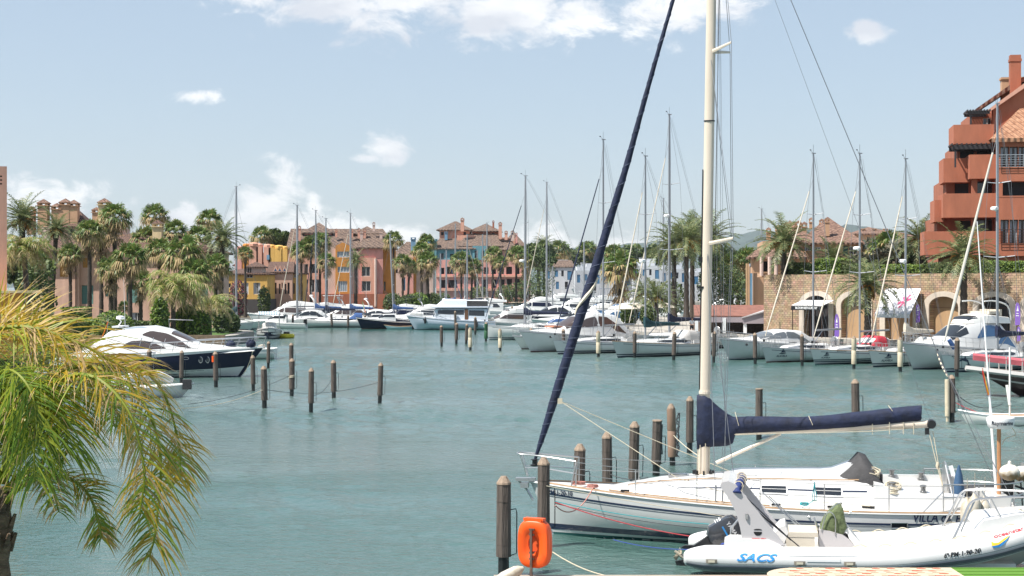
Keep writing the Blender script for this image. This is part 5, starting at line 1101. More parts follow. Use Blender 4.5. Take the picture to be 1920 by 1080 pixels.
# ---------------------------------------------------------------- boats
class Hull:
 def __init__(s, L, B, zs, zm, zb, rake=1.0, ws=.75, p=2.2, draft=.35, tr=0.0, n0=4.5, n1=1.6, tm=.38, stemk=1.0):
  s.L, s.B, s.zs, s.zm, s.zb, s.rake, s.ws, s.p, s.draft, s.tr, s.n0, s.n1, s.tm, s.k = L, B, zs, zm, zb, rake, ws, p, draft, tr, n0, n1, tm, stemk
 def sheer(s, t):
  a = 2 * s.zs + 2 * s.zb - 4 * s.zm; b2 = 4 * s.zm - 3 * s.zs - s.zb
  return s.zs + b2 * t + a * t * t
 def w(s, t):
  if t < s.tm: return s.B / 2 * (s.ws + (1 - s.ws) * sin(pi / 2 * t / s.tm))
  return max(.012, s.B / 2 * (1 - ((t - s.tm) / (1 - s.tm)) ** s.p))
 def S(s, t, v, side=1, off=0.0):
  zt = s.sheer(t); z = lerp(-s.draft, zt, v)
  n = lerp(s.n0, s.n1, t ** 2.2)
  y = s.w(t) * (1 - (1 - v) ** n)
  x = t * s.L - s.rake * (1 - z / s.zb) ** s.k * t ** 5 if z < s.zb else t * s.L
  x += s.tr * (1 - z / zt) * (1 - t) ** 8
  return V((x, side * (max(y, .004) + off), z))
 def at(s, x, z, side=1, off=0.0):
  t = min(1, max(0, x / s.L))
  for _ in range(8):
   zt = s.sheer(t); v = min(1, max(0, (z + s.draft) / (zt + s.draft))); q = s.S(t, v); t = min(1, max(0, t + (x - q.x) / s.L))
  return s.S(t, v, side, off)
 def deck_z(s, x): return s.sheer(min(1, max(0, x / s.L)))
 def build(s, root, m, nt=26, nv=9, deckm=None, inset=.0):
  mb = MB()
  for side in (1, -1):
   g = [[s.S(i / nt, (j / nv), side) for j in range(nv + 1)] for i in range(nt + 1)]
   if side < 0: g = [r[::-1] for r in g]
   mb.loft(g, False, False, False)
  tr = [s.S(0, j / nv, 1) for j in range(nv + 1)] + [s.S(0, j / nv, -1) for j in range(nv, -1, -1)]
  mb.q(*tr)
  h = mb.build('hull', m, root, True, 50)
  mb = MB(); rows = []
  for i in range(nt + 1):
   t = i / nt; w_ = max(s.w(t) - .03, .005); z = s.sheer(t) - .02; x = s.S(t, 1).x
   rows.append([(x, w_, z), (x, w_ * .5, z + .03 * w_), (x, 0, z + .04 * w_), (x, -w_ * .5, z + .03 * w_), (x, -w_, z)])
  mb.loft(rows, False, False, False); mb.build('deck', deckm or nonskid, root, True, 50)
  return h
 def band(s, parent, name, m, z0f, z1f, t0=0.0, t1=1.0, n=26, off=.006, sides=(1, -1)):
  """a painted band standing 6 mm proud of the topsides; z0f / z1f give its edges at t"""
  mb = MB()
  for side in sides:
   rows = []
   for i in range(n + 1):
    t = lerp(t0, t1, i / n); zt = s.sheer(t); r = []
    for z in (z0f(t), (z0f(t) + z1f(t)) / 2, z1f(t)):
     r.append(s.S(t, (z + s.draft) / (zt + s.draft), side, off))
    rows.append(r if side > 0 else r[::-1])
   mb.loft(rows, False, False, False)
  return mb.build(name, m, parent, True)
 def rail(s, parent, name, m, r, dz=0.0, t0=0, t1=1, n=26):
  mb = MB();
  for side in (1, -1): mb.tube([s.S(lerp(t0, t1, i / n), 1, side) + V((0, 0, dz)) for i in range(n + 1)], r, 5)
  return mb.build(name, m, parent, True)
 def text(s, parent, txt, xc, zc, size, m, side=1, flip=True, shear=0.0, sx=1.0, name='lettering'):
  o = lettering(txt, parent, (0, 0, 0), size, m, (0, 0, 0), 'CENTER', name, shear, .0, sx); o.scale = (1, 1, 1)
  for v in o.data.vertices:
   x = xc - v.co.x * sx * (1 if side > 0 else -1); z = zc + v.co.y
   v.co = s.at(x, z, side, .014)
  return o
class Cabin:
 """a deckhouse lofted through sections (x, half width at foot, foot z, roof z, half width at roof)"""
 def __init__(s, sec): s.sec = sec
 def poly(s, x):
  X = [q[0] for q in s.sec]; g = lambda k: interp(x, X, [q[k] for q in s.sec])
  w_, zb, zt, wt = g(1), g(2), g(3), g(4); h = zt - zb
  return [(w_, zb), (lerp(w_, wt, .45), zb + h * .5), (wt * 1.0, zb + h * .86), (wt * .86, zb + h * .97), (wt * .5, zt + h * .02), (0, zt + h * .04)]
 def pt(s, x, f, side=1, off=0.0):
  p = s.poly(x); q = [p[0]] + [p[i] for i in range(1, len(p))]
  a = f * (len(q) - 1); i = min(int(a), len(q) - 2); k = a - i
  y, z = lerp(q[i][0], q[i + 1][0], k), lerp(q[i][1], q[i + 1][1], k)
  ny, nz = (q[i + 1][1] - q[i][1]), -(q[i + 1][0] - q[i][0]); l = sqrt(ny * ny + nz * nz) + 1e-6
  return V((x, side * (y + ny / l * off), z + nz / l * off))
 def build(s, root, name, m, n=24, label=None):
  mb = MB(); x0, x1 = s.sec[0][0], s.sec[-1][0]; rows = []
  xs = sorted(set([lerp(x0, x1, i / n) for i in range(n + 1)] + [q[0] for q in s.sec]))
  for x in xs:
   p = s.poly(x); rows.append([(x, y, z) for y, z in p] + [(x, -y, z) for y, z in p[-2::-1]])
  mb.loft(rows, False, False, False)
  mb.q(*rows[0][::-1]); mb.q(*rows[-1])
  return mb.build(name, m, root, True, 35, label)
 def win(s, parent, name, m, xs, lo, hi, sides=(1, -1), n=10, off=.012):
  for side in sides:
   mb = MB(); rows = []
   for i in range(n + 1):
    x = lerp(xs[0], xs[-1], i / n); a, b2 = interp(x, xs, lo), interp(x, xs, hi)
    r = [s.pt(x, lerp(a, b2, j / 4), side, off) for j in range(5)]
    rows.append(r if side > 0 else r[::-1])
   mb.loft(rows, False, False, False); o = mb.build(name, m, parent, True)
  return o
 def front(s, parent, name, m, x0, x1, f0=.25, n=6, off=.012):
  mb = MB(); rows = []
  for i in range(n + 1):
   x = lerp(x0, x1, i / n)
   rows.append([s.pt(x, lerp(f0, 1, j / 5), 1, off) for j in range(6)] + [s.pt(x, lerp(1, f0, j / 5), -1, off) for j in range(1, 6)])
  mb.loft(rows, False, False, False); return mb.build(name, m, parent, True)
def stern_from_bow(bow, L, rz, rake):
 d = V((cos(rz), sin(rz), 0)); return bow - d * (L - rake)
def guard(root, H, t0, t1, h=.62, n=7, r=.016, name='lifelines', rows=2, m=None):
 mb = MB()
 for side in (1, -1):
  pts = [H.S(lerp(t0, t1, i / n), 1, side) - V((0, side * .06, 0)) for i in range(n + 1)]
  for p in pts: mb.tube([p, p + V((0, 0, h))], r, 5)
  for k in range(rows):
   z = h * (1 - .48 * k); mb.tube([p + V((0, 0, z)) for p in pts], r * .6, 4)
 return mb.build(name, m or steel, root)
def pulpit(root, H, h=.65, r=.02, t0=.9):
 mb = MB(); tip = H.S(1, 1) + V((.12, 0, 0))
 for z in (h, h * .5):
  pts = [H.S(t0, 1, 1) + V((0, -.05, z)), H.S((t0 + 1) / 2, 1, 1) + V((.05, 0, z)), V((tip.x, .1, tip.z + z)), V((tip.x, -.1, tip.z + z)), H.S((t0 + 1) / 2, 1, -1) + V((.05, 0, z)), H.S(t0, 1, -1) + V((0, .05, z))]
  mb.tube(catmull(pts, 4), r, 5)
 for t in (t0, (t0 + .99) / 2):
  for side in (1, -1): p = H.S(t, 1, side) - V((0, side * .05, 0)); mb.tube([p, p + V((0, 0, h))], r, 5)
 return mb.build('pulpit', steel, root)
def sail_rig(root, H, xm, zdeck, ztop, cover, genoa, boomL, zboom, wr=.012, mr=.1, spread=(.38, .68), radar=None, mastm=None, bowx=None, furl_r=.075, coverh=.36, backstay=True, frac=.9, lean=0.0):
 lx = lambda z: xm + lean * (z - zdeck)
 mb = MB(); mb.tube([(xm, 0, zdeck - .1), (lx(lerp(zdeck, ztop, .8)), 0, lerp(zdeck, ztop, .8)), (lx(ztop), 0, ztop)], [mr, mr, mr * .72], 8, True, .75)
 mb.box((lx(ztop) - .05, 0, ztop + .03), (.45, .12, .08)); mo = mb.build('mast', mastm or alu, root, True, 50)
 wires = MB(); hb = H.B / 2 * .92
 tp = V((lx(ztop - .15), 0, ztop - .15)); prevs = {}
 for side in (1, -1):
  ch = V((xm - .25, side * hb, H.deck_z(xm))); pts = [ch]
  for k, f in enumerate(spread):
   z = lerp(zdeck, ztop, f); e = V((lx(z) - .28, side * hb * (.78 - .2 * k), z + .12)); sp = MB(); sp.tube([(lx(z), 0, z), e], [.045, .03], 5); sp.build('spreader', mastm or alu, mo); pts.append(e)
  pts.append(tp)
  for a, b2 in zip(pts, pts[1:]): wires.tube([a, b2], wr, 4)
  z = lerp(zdeck, ztop, spread[0]) - .2; wires.tube([ch + V((.25, 0, 0)), (lx(z), 0, z)], wr, 4); wires.tube([ch - V((.45, 0, 0)), (lx(z), 0, z)], wr, 4)
 bx = bowx if bowx else H.L - .15; zf = lerp(zdeck, ztop, frac)
 a, b2 = V((bx, 0, H.deck_z(H.L) + .25)), V((lx(zf) + mr, 0, zf))
 if backstay: wires.tube([(.05, 0, H.zs + .1), tp - V((.1, 0, 0))], wr, 4); wires.tube([(.6, 0, H.zs + 2), (lx(ztop) - .4, 0, ztop - .4)], wr * .7, 4)
 wires.tube([a, b2], wr, 4)
 wires.build('rigging', wire, root)
 if genoa:
  mb = MB(); n = 14; pts = [a.lerp(b2, lerp(.045, .93, i / n)) for i in range(n + 1)]
  mb.tube(pts, [furl_r * (.5 + .75 * min(1, 5 * k / n)) * (1 - .45 * k / n) for k in range(n + 1)], 8); mb.build('furled_headsail', genoa, root, True)
  mb = MB(); mb.lathe(a.lerp(b2, .02) - V((0, 0, .1)), [(.09, 0), (.09, .18)], 8); mb.build('furling_drum', black, root)
 mb = MB(); e = xm - boomL; mb.tube([(xm - .1, 0, zboom), (e, 0, zboom + .05)], .085, 8, True, .8); bo = mb.build('boom', mastm or alu, root, True)
 mb = MB(); mb.tube([(xm - .15, 0, zdeck + .2), (xm - boomL * .32, 0, zboom - .05)], .04, 6); mb.build('vang', mastm or alu, bo)
 if cover:
  mb = MB(); secs = [(xm + .14, zboom + coverh * 2.3, zboom - .18, .14), (xm - .15, zboom + coverh * 2.2, zboom - .2, .2), (xm - .5, zboom + coverh * 1.4, zboom - .2, .2), (xm - 1.0, zboom + coverh, zboom - .12, .18), (xm - boomL * .6, zboom + coverh * .8, zboom - .08, .15), (e + .15, zboom + coverh * .55, zboom - .05, .1)]
  rings = []
  for x, zt, zb, w_ in secs:
   c = (zt + zb) / 2; hh = (zt - zb) / 2; rings.append([(x, w_ * cos(2 * pi * k / 10), c + hh * sin(2 * pi * k / 10)) for k in range(10)])
  mb.loft(rings); mb.build('sail_cover', cover, bo, True)
 if radar:
  z = lerp(zdeck, ztop, radar); mb = MB(); mb.lathe((lx(z) + .38, 0, z), [(.2, 0), (.3, .05), (.3, .2), (.2, .27), (.05, .28)], 12); mb.tube([(lx(z), 0, z - .1), (lx(z) + .35, 0, z)], .04, 5); mb.build('radar_dome', white, mo, True)
 mb = MB(); t = V((lx(ztop), 0, ztop)); mb.tube([t, t + V((0, 0, .75))], .012, 4); mb.tube([t + V((.1, 0, .05)), t + V((.45, .1, .25))], .012, 4); mb.box(t + V((.5, .1, .27)), (.16, .02, .09)); mb.build('wind_vane', black, mo)
 return mo
def sailboat(label, bowpx, bowpy, L, mastpx, mtop, rz=radians(-139), B=None, hullm=None, cover=None, genoa=creamfab, hood=None, radar=None, under=None, band_=True, group=None, z=(1.0, 1.0, 1.3), boom=True, wr=.012, mr=.105, detail=1, arch=False, lean=0.0, mastm=None, name='sailing_yacht', bow_d=None, spread=(.38, .68), furl_r=.062):
 B = B or L * .31; rake = L * .055
 bow = G(bowpx, bowpy) if bow_d is None else V((XX(bowpx, bow_d), bow_d, 0))
 loc = stern_from_bow(bow, L, rz, rake); loc.z = 0
 root = thing(name, label, 'sailing boat', loc, rz, group); fn = local_ray(loc, rz)
 H = Hull(L, B, z[0], z[1], z[2], rake, .72, 2.1, .35, .35)
 h = H.build(root, hullm or gel, 22 if detail else 14, 8 if detail else 5)
 if under: H.band(h, 'boot_stripe', under, lambda t: -.1, lambda t: .10)
 if band_: H.band(h, 'stripe', stripe, lambda t: .2, lambda t: .28)
 if detail: H.band(h, 'cove_line', stripe, lambda t: H.sheer(t) - .22, lambda t: H.sheer(t) - .18, .02, .93); H.rail(h, 'toe_rail', teak if hood else alu, .03)
 c0, c1, c2 = L * .28, L * .55, L * .78; dz = H.deck_z
 C = Cabin([(c0, B * .30, dz(c0) - .03, dz(c0) + .48, B * .24), (c1, B * .27, dz(c1) - .03, dz(c1) + .42, B * .21), (c2 - .6, B * .14, dz(c2) - .03, dz(c2) + .2, B * .1), (c2, B * .07, dz(c2) - .05, dz(c2) + .02, B * .04)])
 co = C.build(root, 'coachroof', gel, 14)
 C.win(co, 'window', glass, [c0 + .5, c0 + .7, c1, c1 + .8], [.16, .1, .12, .2], [.26, .34, .34, .24])
 for sx in (1, -1):
  mb = MB(); mb.box((c0 * .52, sx * B * .31, dz(1) + .14), (c0 * .9, .22, .3)); mb.build('cockpit_coaming', gel, root)
 mb = MB(); mb.lathe((c0 * .35, 0, dz(1) + .55), [(.42, -.02), (.45, 0), (.42, .02)], 14, Matrix.Rotation(pi / 2, 3, 'Y')); mb.box((c0 * .38, 0, dz(1) + .3), (.3, .3, .7)); mb.build('steering_wheel', steel, root)
 if hood:
  Cs = Cabin([(c0 - .9, B * .30, dz(c0) + .3, dz(c0) + 1.15, B * .24), (c0 + .1, B * .30, dz(c0) + .3, dz(c0) + 1.2, B * .24), (c0 + 1.0, B * .26, dz(c0) + .35, dz(c0) + .5, B * .22)])
  so = Cs.build(root, 'sprayhood', hood, 10); Cs.front(so, 'hood_window', clearvinyl, c0 + .35, c0 + .85, .5)
 xm = fn(mastpx, HY, 0).x; d_m = (loc + Matrix.Rotation(rz, 3, 'Z') @ V((xm, 0, 0))).y; ztop = ZZ(mtop, d_m)
 if lean: xm -= lean * (ztop - dz(xm)) * 0
 sail_rig(root, H, xm, dz(xm) + .35, ztop, cover, genoa, L * .36, dz(xm) + 1.55, wr, mr, spread, radar, mastm, frac=.86 if mr > .1 else .93, lean=lean, furl_r=furl_r)
 if detail:
  guard(root, H, .06, .9, .62, 7); pulpit(root, H)
  mb = MB()
  for k in range(5): x = lerp(c0 + .4, c1 + .4, k / 4); mb.box((x, (k % 2 - .5) * .6, dz(x) + .52), (.5, .42, .05))
  mb.build('deck_hatch', glass, co)
 return root, H
def motor_yacht(label, bowpx, bowpy, L, rz=radians(-139), style='sport', hullm=None, glassm=None, group=None, B=None, under=None, name='motor_yacht', bow_d=None, zsc=1.0, topm=None, detail=1, canvas=None, ch=1.0):
 B = B or L * .3; rake = L * .10; k = L / 12.0
 bow = G(bowpx, bowpy) if bow_d is None else V((XX(bowpx, bow_d), bow_d, 0))
 loc = stern_from_bow(bow, L, rz, rake); loc.z = 0; root = thing(name, label, 'motor boat', loc, rz, group); gm = glassm or glass
 zs, zm, zb = 1.0 * k * zsc, 1.25 * k * zsc, 1.75 * k * zsc
 H = Hull(L, B, zs, zm, zb, rake, .86, 2.4, .35, -.2, 5, 1.25, .35)
 h = H.build(root, hullm or gel, 22 if detail else 14, 8 if detail else 5, gel); dz = H.deck_z
 if under: H.band(h, 'boot_stripe', under, lambda t: -.1, lambda t: .09)
 H.rail(h, 'rubbing_strake', alu if detail else gel, .045, -.12)
 b_ = B / 2
 if style == 'sport':
  C = Cabin([(L * .10, b_ * .8, dz(L * .1) - .1, dz(L * .1) + .5, b_ * .7), (L * .22, b_ * .84, dz(L * .2) - .1, zm + 1.55 * k * ch, b_ * .62), (L * .40, b_ * .82, dz(L * .4) - .1, zm + 1.75 * k * ch, b_ * .6), (L * .52, b_ * .76, dz(L * .5) - .1, zm + 1.45 * k * ch, b_ * .52), (L * .68, b_ * .6, dz(L * .68) - .1, zm + .62 * k * max(ch, .8), b_ * .42), (L * .9, b_ * .2, dz(L * .9) - .1, dz(L * .9) + .06, b_ * .12)])
  co = C.build(root, 'deckhouse', gel)
  C.front(co, 'windscreen', gm, L * .525, L * .655, .3)
  C.win(co, 'side_window', gm, [L * .24, L * .32, L * .48, L * .6], [.22, .18, .18, .2], [.26, .42, .42, .22])
  C.win(co, 'side_window', gm, [L * .16, L * .24, L * .30], [.12, .1, .2], [.14, .25, .22])
 elif style == 'fly':
  C = Cabin([(L * .12, b_ * .8, dz(1) - .1, zm + 1.6 * k, b_ * .74), (L * .5, b_ * .8, dz(L * .5) - .1, zm + 1.65 * k, b_ * .68), (L * .6, b_ * .74, dz(L * .6) - .1, zm + 1.3 * k, b_ * .58), (L * .72, b_ * .55, dz(L * .7) - .1, zm + .62 * k, b_ * .45), (L * .9, b_ * .2, dz(L * .9) - .1, dz(L * .9) + .05, b_ * .14)])
  co = C.build(root, 'deckhouse', gel); C.front(co, 'windscreen', gm, L * .605, L * .70, .3)
  C.win(co, 'side_window', gm, [L * .18, L * .22, L * .5, L * .62], [.18, .16, .16, .2], [.22, .44, .44, .22])
  zf = zm + 1.66 * k
  C2 = Cabin([(L * .06, b_ * .72, zf - .05, zf + .35 * k, b_ * .68), (L * .36, b_ * .7, zf - .05, zf + .75 * k, b_ * .62), (L * .48, b_ * .6, zf - .05, zf + .55 * k, b_ * .5), (L * .54, b_ * .5, zf - .05, zf + .02, b_ * .4)])
  fo = C2.build(root, 'flybridge', gel); C2.front(fo, 'wind_deflector', gm, L * .45, L * .50, .3)
  mb = MB()
  for sx in (1, -1): mb.tube(catmull([(L * .1, sx * b_ * .66, zf + .1), (L * .13, sx * b_ * .6, zf + 1.0 * k), (L * .16, 0.3 * sx, zf + 1.35 * k)], 4), .09, 6)
  mb.tube([(L * .16, .3, zf + 1.35 * k), (L * .16, -.3, zf + 1.35 * k)], .09, 6); ao = mb.build('radar_arch', gel, root, True)
  mb = MB(); mb.lathe((L * .16, 0, zf + 1.42 * k), [(.2, 0), (.3, .06), (.28, .22), (.05, .3)], 10); mb.tube([(L * .16, .5, zf + 1.4 * k), (L * .15, .5, zf + 3.2 * k)], .02, 4); mb.build('radar_dome', white, ao, True)
  if canvas:
   mb = MB(); mb.box((L * .24, 0, zf + 1.9 * k), (L * .26, b_ * 1.35, .06));
   for sx in (1, -1):
    for x in (.13, .35): mb.tube([(L * x, sx * b_ * .64, zf + .2), (L * x, sx * b_ * .62, zf + 1.9 * k)], .025, 5)
   mb.build('bimini', canvas, root)
 else:   # small open or cabin boat
  C = Cabin([(L * .3, b_ * .62, dz(L * .3) - .1, zm + 1.35 * k, b_ * .55), (L * .52, b_ * .6, dz(L * .5) - .1, zm + 1.3 * k, b_ * .5), (L * .62, b_ * .56, dz(L * .6) - .1, zm + .55 * k, b_ * .45), (L * .85, b_ * .25, dz(L * .85) - .1, dz(L * .85) + .1, b_ * .18)])
  co = C.build(root, 'cabin', gel); C.front(co, 'windscreen', gm, L * .53, L * .61, .3); C.win(co, 'side_window', gm, [L * .32, L * .5, L * .56], [.25, .25, .25], [.5, .5, .3])
  mb = MB()
  mb.box((L * .03 - .25, 0, zs + .2), (.5, .42, .75)); mb.box((L * .03 - .3, 0, zs - .4), (.22, .18, .9)); mb.build('outboard', black, root)
  if canvas:
   mb = MB(); mb.box((L * .2, 0, zm + 1.55 * k), (L * .32, b_ * 1.3, .06))
   for sx in (1, -1):
    for x in (.06, .34): mb.tube([(L * x, sx * b_ * .6, zm), (L * x, sx * b_ * .58, zm + 1.55 * k)], .025, 5)
   mb.build('bimini', canvas, root)
 if detail:
  mb = MB()
  for side in (1, -1):
   pts = [H.S(lerp(.5, .99, i / 9), 1, side) - V((0, side * .08, 0)) for i in range(10)]
   for p in pts: mb.tube([p, p + V((.06, 0, .6 * k))], .018, 4)
   mb.tube([p + V((.06, 0, .6 * k)) for p in pts], .022, 5); mb.tube([p + V((.03, 0, .32 * k)) for p in pts], .014, 4)
  mb.build('bow_rail', steel, root)
  mb = MB(); mb.box((L * .06, 0, zs + .12), (L * .1, B * .6, .5)); mb.build('aft_seat', creamfab, root)
  mb = MB(); mb.box((-.35 * k, 0, .35), (.8 * k, B * .8, .1)); mb.build('swim_platform', teak, root)
  mb = MB()
  for side in (1, -1): p = H.at(L * .8, zb * .68, side, .012); mb.lathe(p, [(.02, -.02), (.16, -.01), (.16, .01), (.02, .02)], 12, Matrix.Rotation(pi / 2, 3, 'X'), .6)
  mb.build('porthole', glass, h)
 return root, H, C
def emblem(H, h, xc, zc, s=1.0):
 """a small sail-over-waves mark with the charter name under it, on the bow"""
 mb = MB(); f = lambda dx, dz: H.at(xc - dx * s, zc + dz * s, 1, .014)
 mb.q(f(-.16, .1), f(.10, .1), f(.10, .16), f(.02, .42)); mb.q(f(.13, .1), f(.24, .1), f(.1, .34))
 mb.q(f(-.3, .0), f(.0, -.04), f(.0, .05), f(-.2, .06)); mb.q(f(.0, -.04), f(.32, .03), f(.24, .07), f(.0, .05)); mb.build('emblem', stripe, h)
 H.text(h, 'ALAVELA', xc, zc - .2 * s, .22 * s, stripe)
def hull_of(root): return [c for c in root.children if c.name.startswith('hull')][0]
GQ = 'boats moored along the right quay'
r_, H_, C_ = motor_yacht('sleek white sport cruiser with a long dark glass cabin, bow left', 995, 660, 14.5, radians(-141), 'sport', gel, brownglass, GQ, under=antired)
mb = MB(); mb.box((H_.L * .66, 0, H_.zm + .62 * 1.2 + .12), (2.4, 1.3, .12)); mb.build('sun_pad', mat('salmon_cushion', (.5, .2, .12), .8), r_)
motor_yacht('white motor boat with a red-brown bow stripe behind the sport cruiser', 978, 655, 11, radians(-146), 'sport', gel_old, None, GQ, under=antired, zsc=.9, ch=.8)
sailboat('white sailing yacht with a navy furled headsail behind the thick near stay', 1046, 664, 11.5, 1131, 262, cover=None, genoa=navyfab, hood=None, under=antiblue, group=GQ, furl_r=.07)
r_, H_ = sailboat('white sailing yacht with a bottle-green sail cover, moored beside its dark taller neighbour', 1158, 670, 12.5, 1210, 293, hullm=greyhull, cover=greenfab, genoa=creamfab, hood=mat('grey_hood', (.42, .40, .38), .8), under=antiblue, group=GQ, z=(1.05, 1.1, 1.45), radar=.42)
sailboat('taller yacht with twin spreaders and a dark navy sail pack, the person on its deck', 1185, 657, 14.5, 1255, 215, cover=navyfab, genoa=creamfab, hood=None, under=antiblue, group=GQ, z=(1.15, 1.2, 1.6), radar=.53, mr=.15)
r_, H_, C_ = motor_yacht('green-grey sport boat with a wraparound windscreen and bow rail', 1367, 675, 11.5, radians(-143), 'sport', greyhull, mat('smoky_glass', (.13, .145, .16), .12, spec=.8), GQ, under=antiblue, zsc=1.15, ch=.66)
r_, H_ = sailboat('white charter sailing yacht with dark emblem, directly left of the red-hooded one', 1437, 680, 10.5, 1525, 288, cover=None, genoa=creamfab, hood=None, under=antired, group=GQ, band_=False, hullm=greyhull); emblem(H_, hull_of(r_), H_.L - 1.75, .72)
r_, H_ = sailboat('white charter sailing yacht with a red sprayhood and two blue waterline stripes', 1528, 684, 11.0, 1612, 288, cover=None, genoa=creamfab, hood=redfab, under=antiblue, group=GQ, radar=.5); emblem(H_, hull_of(r_), H_.L - 1.35, .72, .8); H_.text(hull_of(r_), 'VA-10 HC', H_.L - 2.6, 1.08, .2, stripe); H_.band(hull_of(r_), 'stripe', stripe, lambda t: .34, lambda t: .42)
r_, H_ = sailboat('white charter sailing yacht with a cream sail bundle, half behind the blue-glass motor yacht', 1637, 688, 10.5, 1698, 298, cover=creamfab, genoa=creamfab, hood=clearvinyl, under=antiblue, group=GQ, radar=.45); emblem(H_, hull_of(r_), H_.L - 1.6, .68)
# flybridge motor yacht with mirrored blue glass
r_, H_, C_ = motor_yacht('white motor yacht with curved blue mirror windows and cream flybridge seats', 1712, 693, 14.0, radians(-141), 'sport', greyhull, glass, GQ, under=antiblue, zsc=1.05)
for nm in [c for c in r_.children_recursive if c.name.startswith('side_window')]: bpy.data.objects.remove(nm)
co = [c for c in r_.children if c.name.startswith('deckhouse')][0]; L_ = H_.L
C_.win(co, 'side_window', blueglass, [L_ * .25, L_ * .31, L_ * .4, L_ * .47], [.2, .2, .18, .17], [.3, .44, .38, .19]); C_.win(co, 'side_window', blueglass, [L_ * .13, L_ * .19, L_ * .25, L_ * .3], [.1, .1, .1, .09], [.12, .32, .22, .11])
zf = H_.zm + 1.75 * L_ / 12
Cf = Cabin([(L_ * .14, 1.3, zf - .25, zf + .25, 1.2), (L_ * .34, 1.3, zf - .2, zf + .5, 1.15), (L_ * .46, 1.0, zf - .2, zf + .3, .8), (L_ * .5, .7, zf - .2, zf - .1, .5)]); fo = Cf.build(r_, 'flybridge', gel_old); Cf.front(fo, 'wind_deflector', glass, L_ * .42, L_ * .48, .3)
mb = MB(); mb.box((L_ * .26, 0, zf + .6), (1.3, 1.9, .22)); mb.box((L_ * .20, 0, zf + .6), (.3, 1.9, .5)); mb.build('fly_seat', creamfab, fo)
mb = MB(); mb.tube(catmull([(L_ * .12, 1.15, zf), (L_ * .15, 1.1, zf + 1.1), (L_ * .26, 1.0, zf + 1.5), (L_ * .36, 1.0, zf + 1.5)], 4), .06, 6); mb.tube(catmull([(L_ * .12, -1.15, zf), (L_ * .15, -1.1, zf + 1.1), (L_ * .26, -1.0, zf + 1.5), (L_ * .36, -1.0, zf + 1.5)], 4), .06, 6); mb.build('radar_arch', gel, r_)
mb = MB(); q = H_.at(L_ * .74, H_.deck_z(L_ * .74) - .1, 1, .2); mb.tube([q + V((.25, .1, .55)), q + V((0, .25, .1)), q + V((-.1, .3, -.15))], [.16, .18, .12], 10); fe = mb.build('fender', bluefab, None, True); fe.location = r_.location; fe.rotation_euler = r_.rotation_euler; tag(fe, 'blue cylindrical fender hung on the bow of the blue-glass motor yacht', 'fender')
r_, H_ = sailboat('nearest yacht of the right row, dolphin print on its bow and navy boom cover', 1774, 698, 12.0, 1870, 195, cover=navyfab, genoa=mat('grey_sailcloth', (.45, .43, .38), .8), hood=None, under=antiblue, group=GQ, radar=.57, hullm=greyhull, mr=.13, furl_r=.11)
mb = MB(); f = lambda dx, dz: H_.at(H_.L - 1.75 - dx, .72 + dz, 1, .014); h_ = hull_of(r_)
mb.q(f(-.5, -.05), f(-.25, .22), f(.0, .3), f(-.1, .12)); mb.q(f(-.1, .12), f(.0, .3), f(.35, .16), f(.3, .02)); mb.q(f(.3, .02), f(.35, .16), f(.55, -.18), f(.45, -.2)); mb.q(f(.0, .3), f(.08, .45), f(.2, .25)); mb.q(f(.3, -.2), f(.5, -.15), f(.72, -.24), f(.55, -.3)); mb.build('emblem', stripe, h_)
for i, (dx, s_) in enumerate(((.15, 'Bonita'),)): H_.text(h_, s_, H_.L - 1.0, 1.18, .16, stripe)
# ---- boats in front of the village, left of centre
GM = 'boats moored before the village'
motor_yacht('white flybridge cruiser with a sloped cabin behind the striped-canopy boat', 478, 0, 12, radians(182), 'fly', gel, brownglass, GM, bow_d=253, detail=0, zsc=1.15)
motor_yacht('white cruiser whose dark open stern faces the water by the village', 541, 0, 11, radians(200), 'fly', gel, glass, GM, bow_d=255, detail=0, canvas=white, zsc=1.2)
sailboat('white yacht with the slim mast nearest the yellow house, bow left', 527, 0, 11, 557, 385, radians(187), genoa=creamfab, under=antiblue, group=GM, detail=0, bow_d=243, mr=.16, wr=.02, hullm=greyhull)
sailboat('white yacht with a bright blue sail cover behind the wooden float', 575, 0, 11.5, 592, 395, radians(190), cover=bluefab, genoa=navyfab, under=antiblue, group=GM, detail=0, bow_d=251, mr=.13, wr=.02)
sailboat('white yacht with a blue cockpit tent, alongside the wooden float', 563, 0, 12.5, 611, 410, radians(186), cover=navyfab, genoa=None, hood=bluefab, under=antiblue, group=GM, detail=0, bow_d=239, mr=.14, wr=.02)
sailboat('white yacht with the mast between the orange bay and the pink block', 625, 0, 10.5, 657, 400, radians(184), cover=bluefab, genoa=creamfab, under=antiblue, group=GM, detail=0, bow_d=252, mr=.14, wr=.02)
sailboat('white yacht with a bare mast tilting left before the orange side wall', 705, 0, 9, 738, 440, radians(186), cover=bluefab, genoa=None, under=antiblue, group=GM, detail=0, bow_d=252, mr=.13, wr=.018, lean=.045)
motor_yacht('white sport cruiser with a beige canopy left of the dark-hulled boats', 640, 0, 10.5, radians(186), 'sport', gel, glass, GM, bow_d=246, detail=0)
motor_yacht('black-hulled cabin boat with a raised white wheelhouse', 678, 617, 8.2, radians(200), 'cabin', navy, glass, GM, under=antired, detail=0, zsc=1.45)
motor_yacht('black-hulled boat next to the trawler with a white foredeck', 724, 616, 9, radians(195), 'cabin', navy, clearvinyl, GM, detail=0, zsc=1.4)
motor_yacht('white launch with a light blue canopy behind the trawler bow', 777, 0, 9.5, radians(195), 'cabin', gel, bluefab, GM, bow_d=242, detail=0, canvas=mat('pale_blue_canvas', (.35, .5, .6), .7), zsc=1.25)
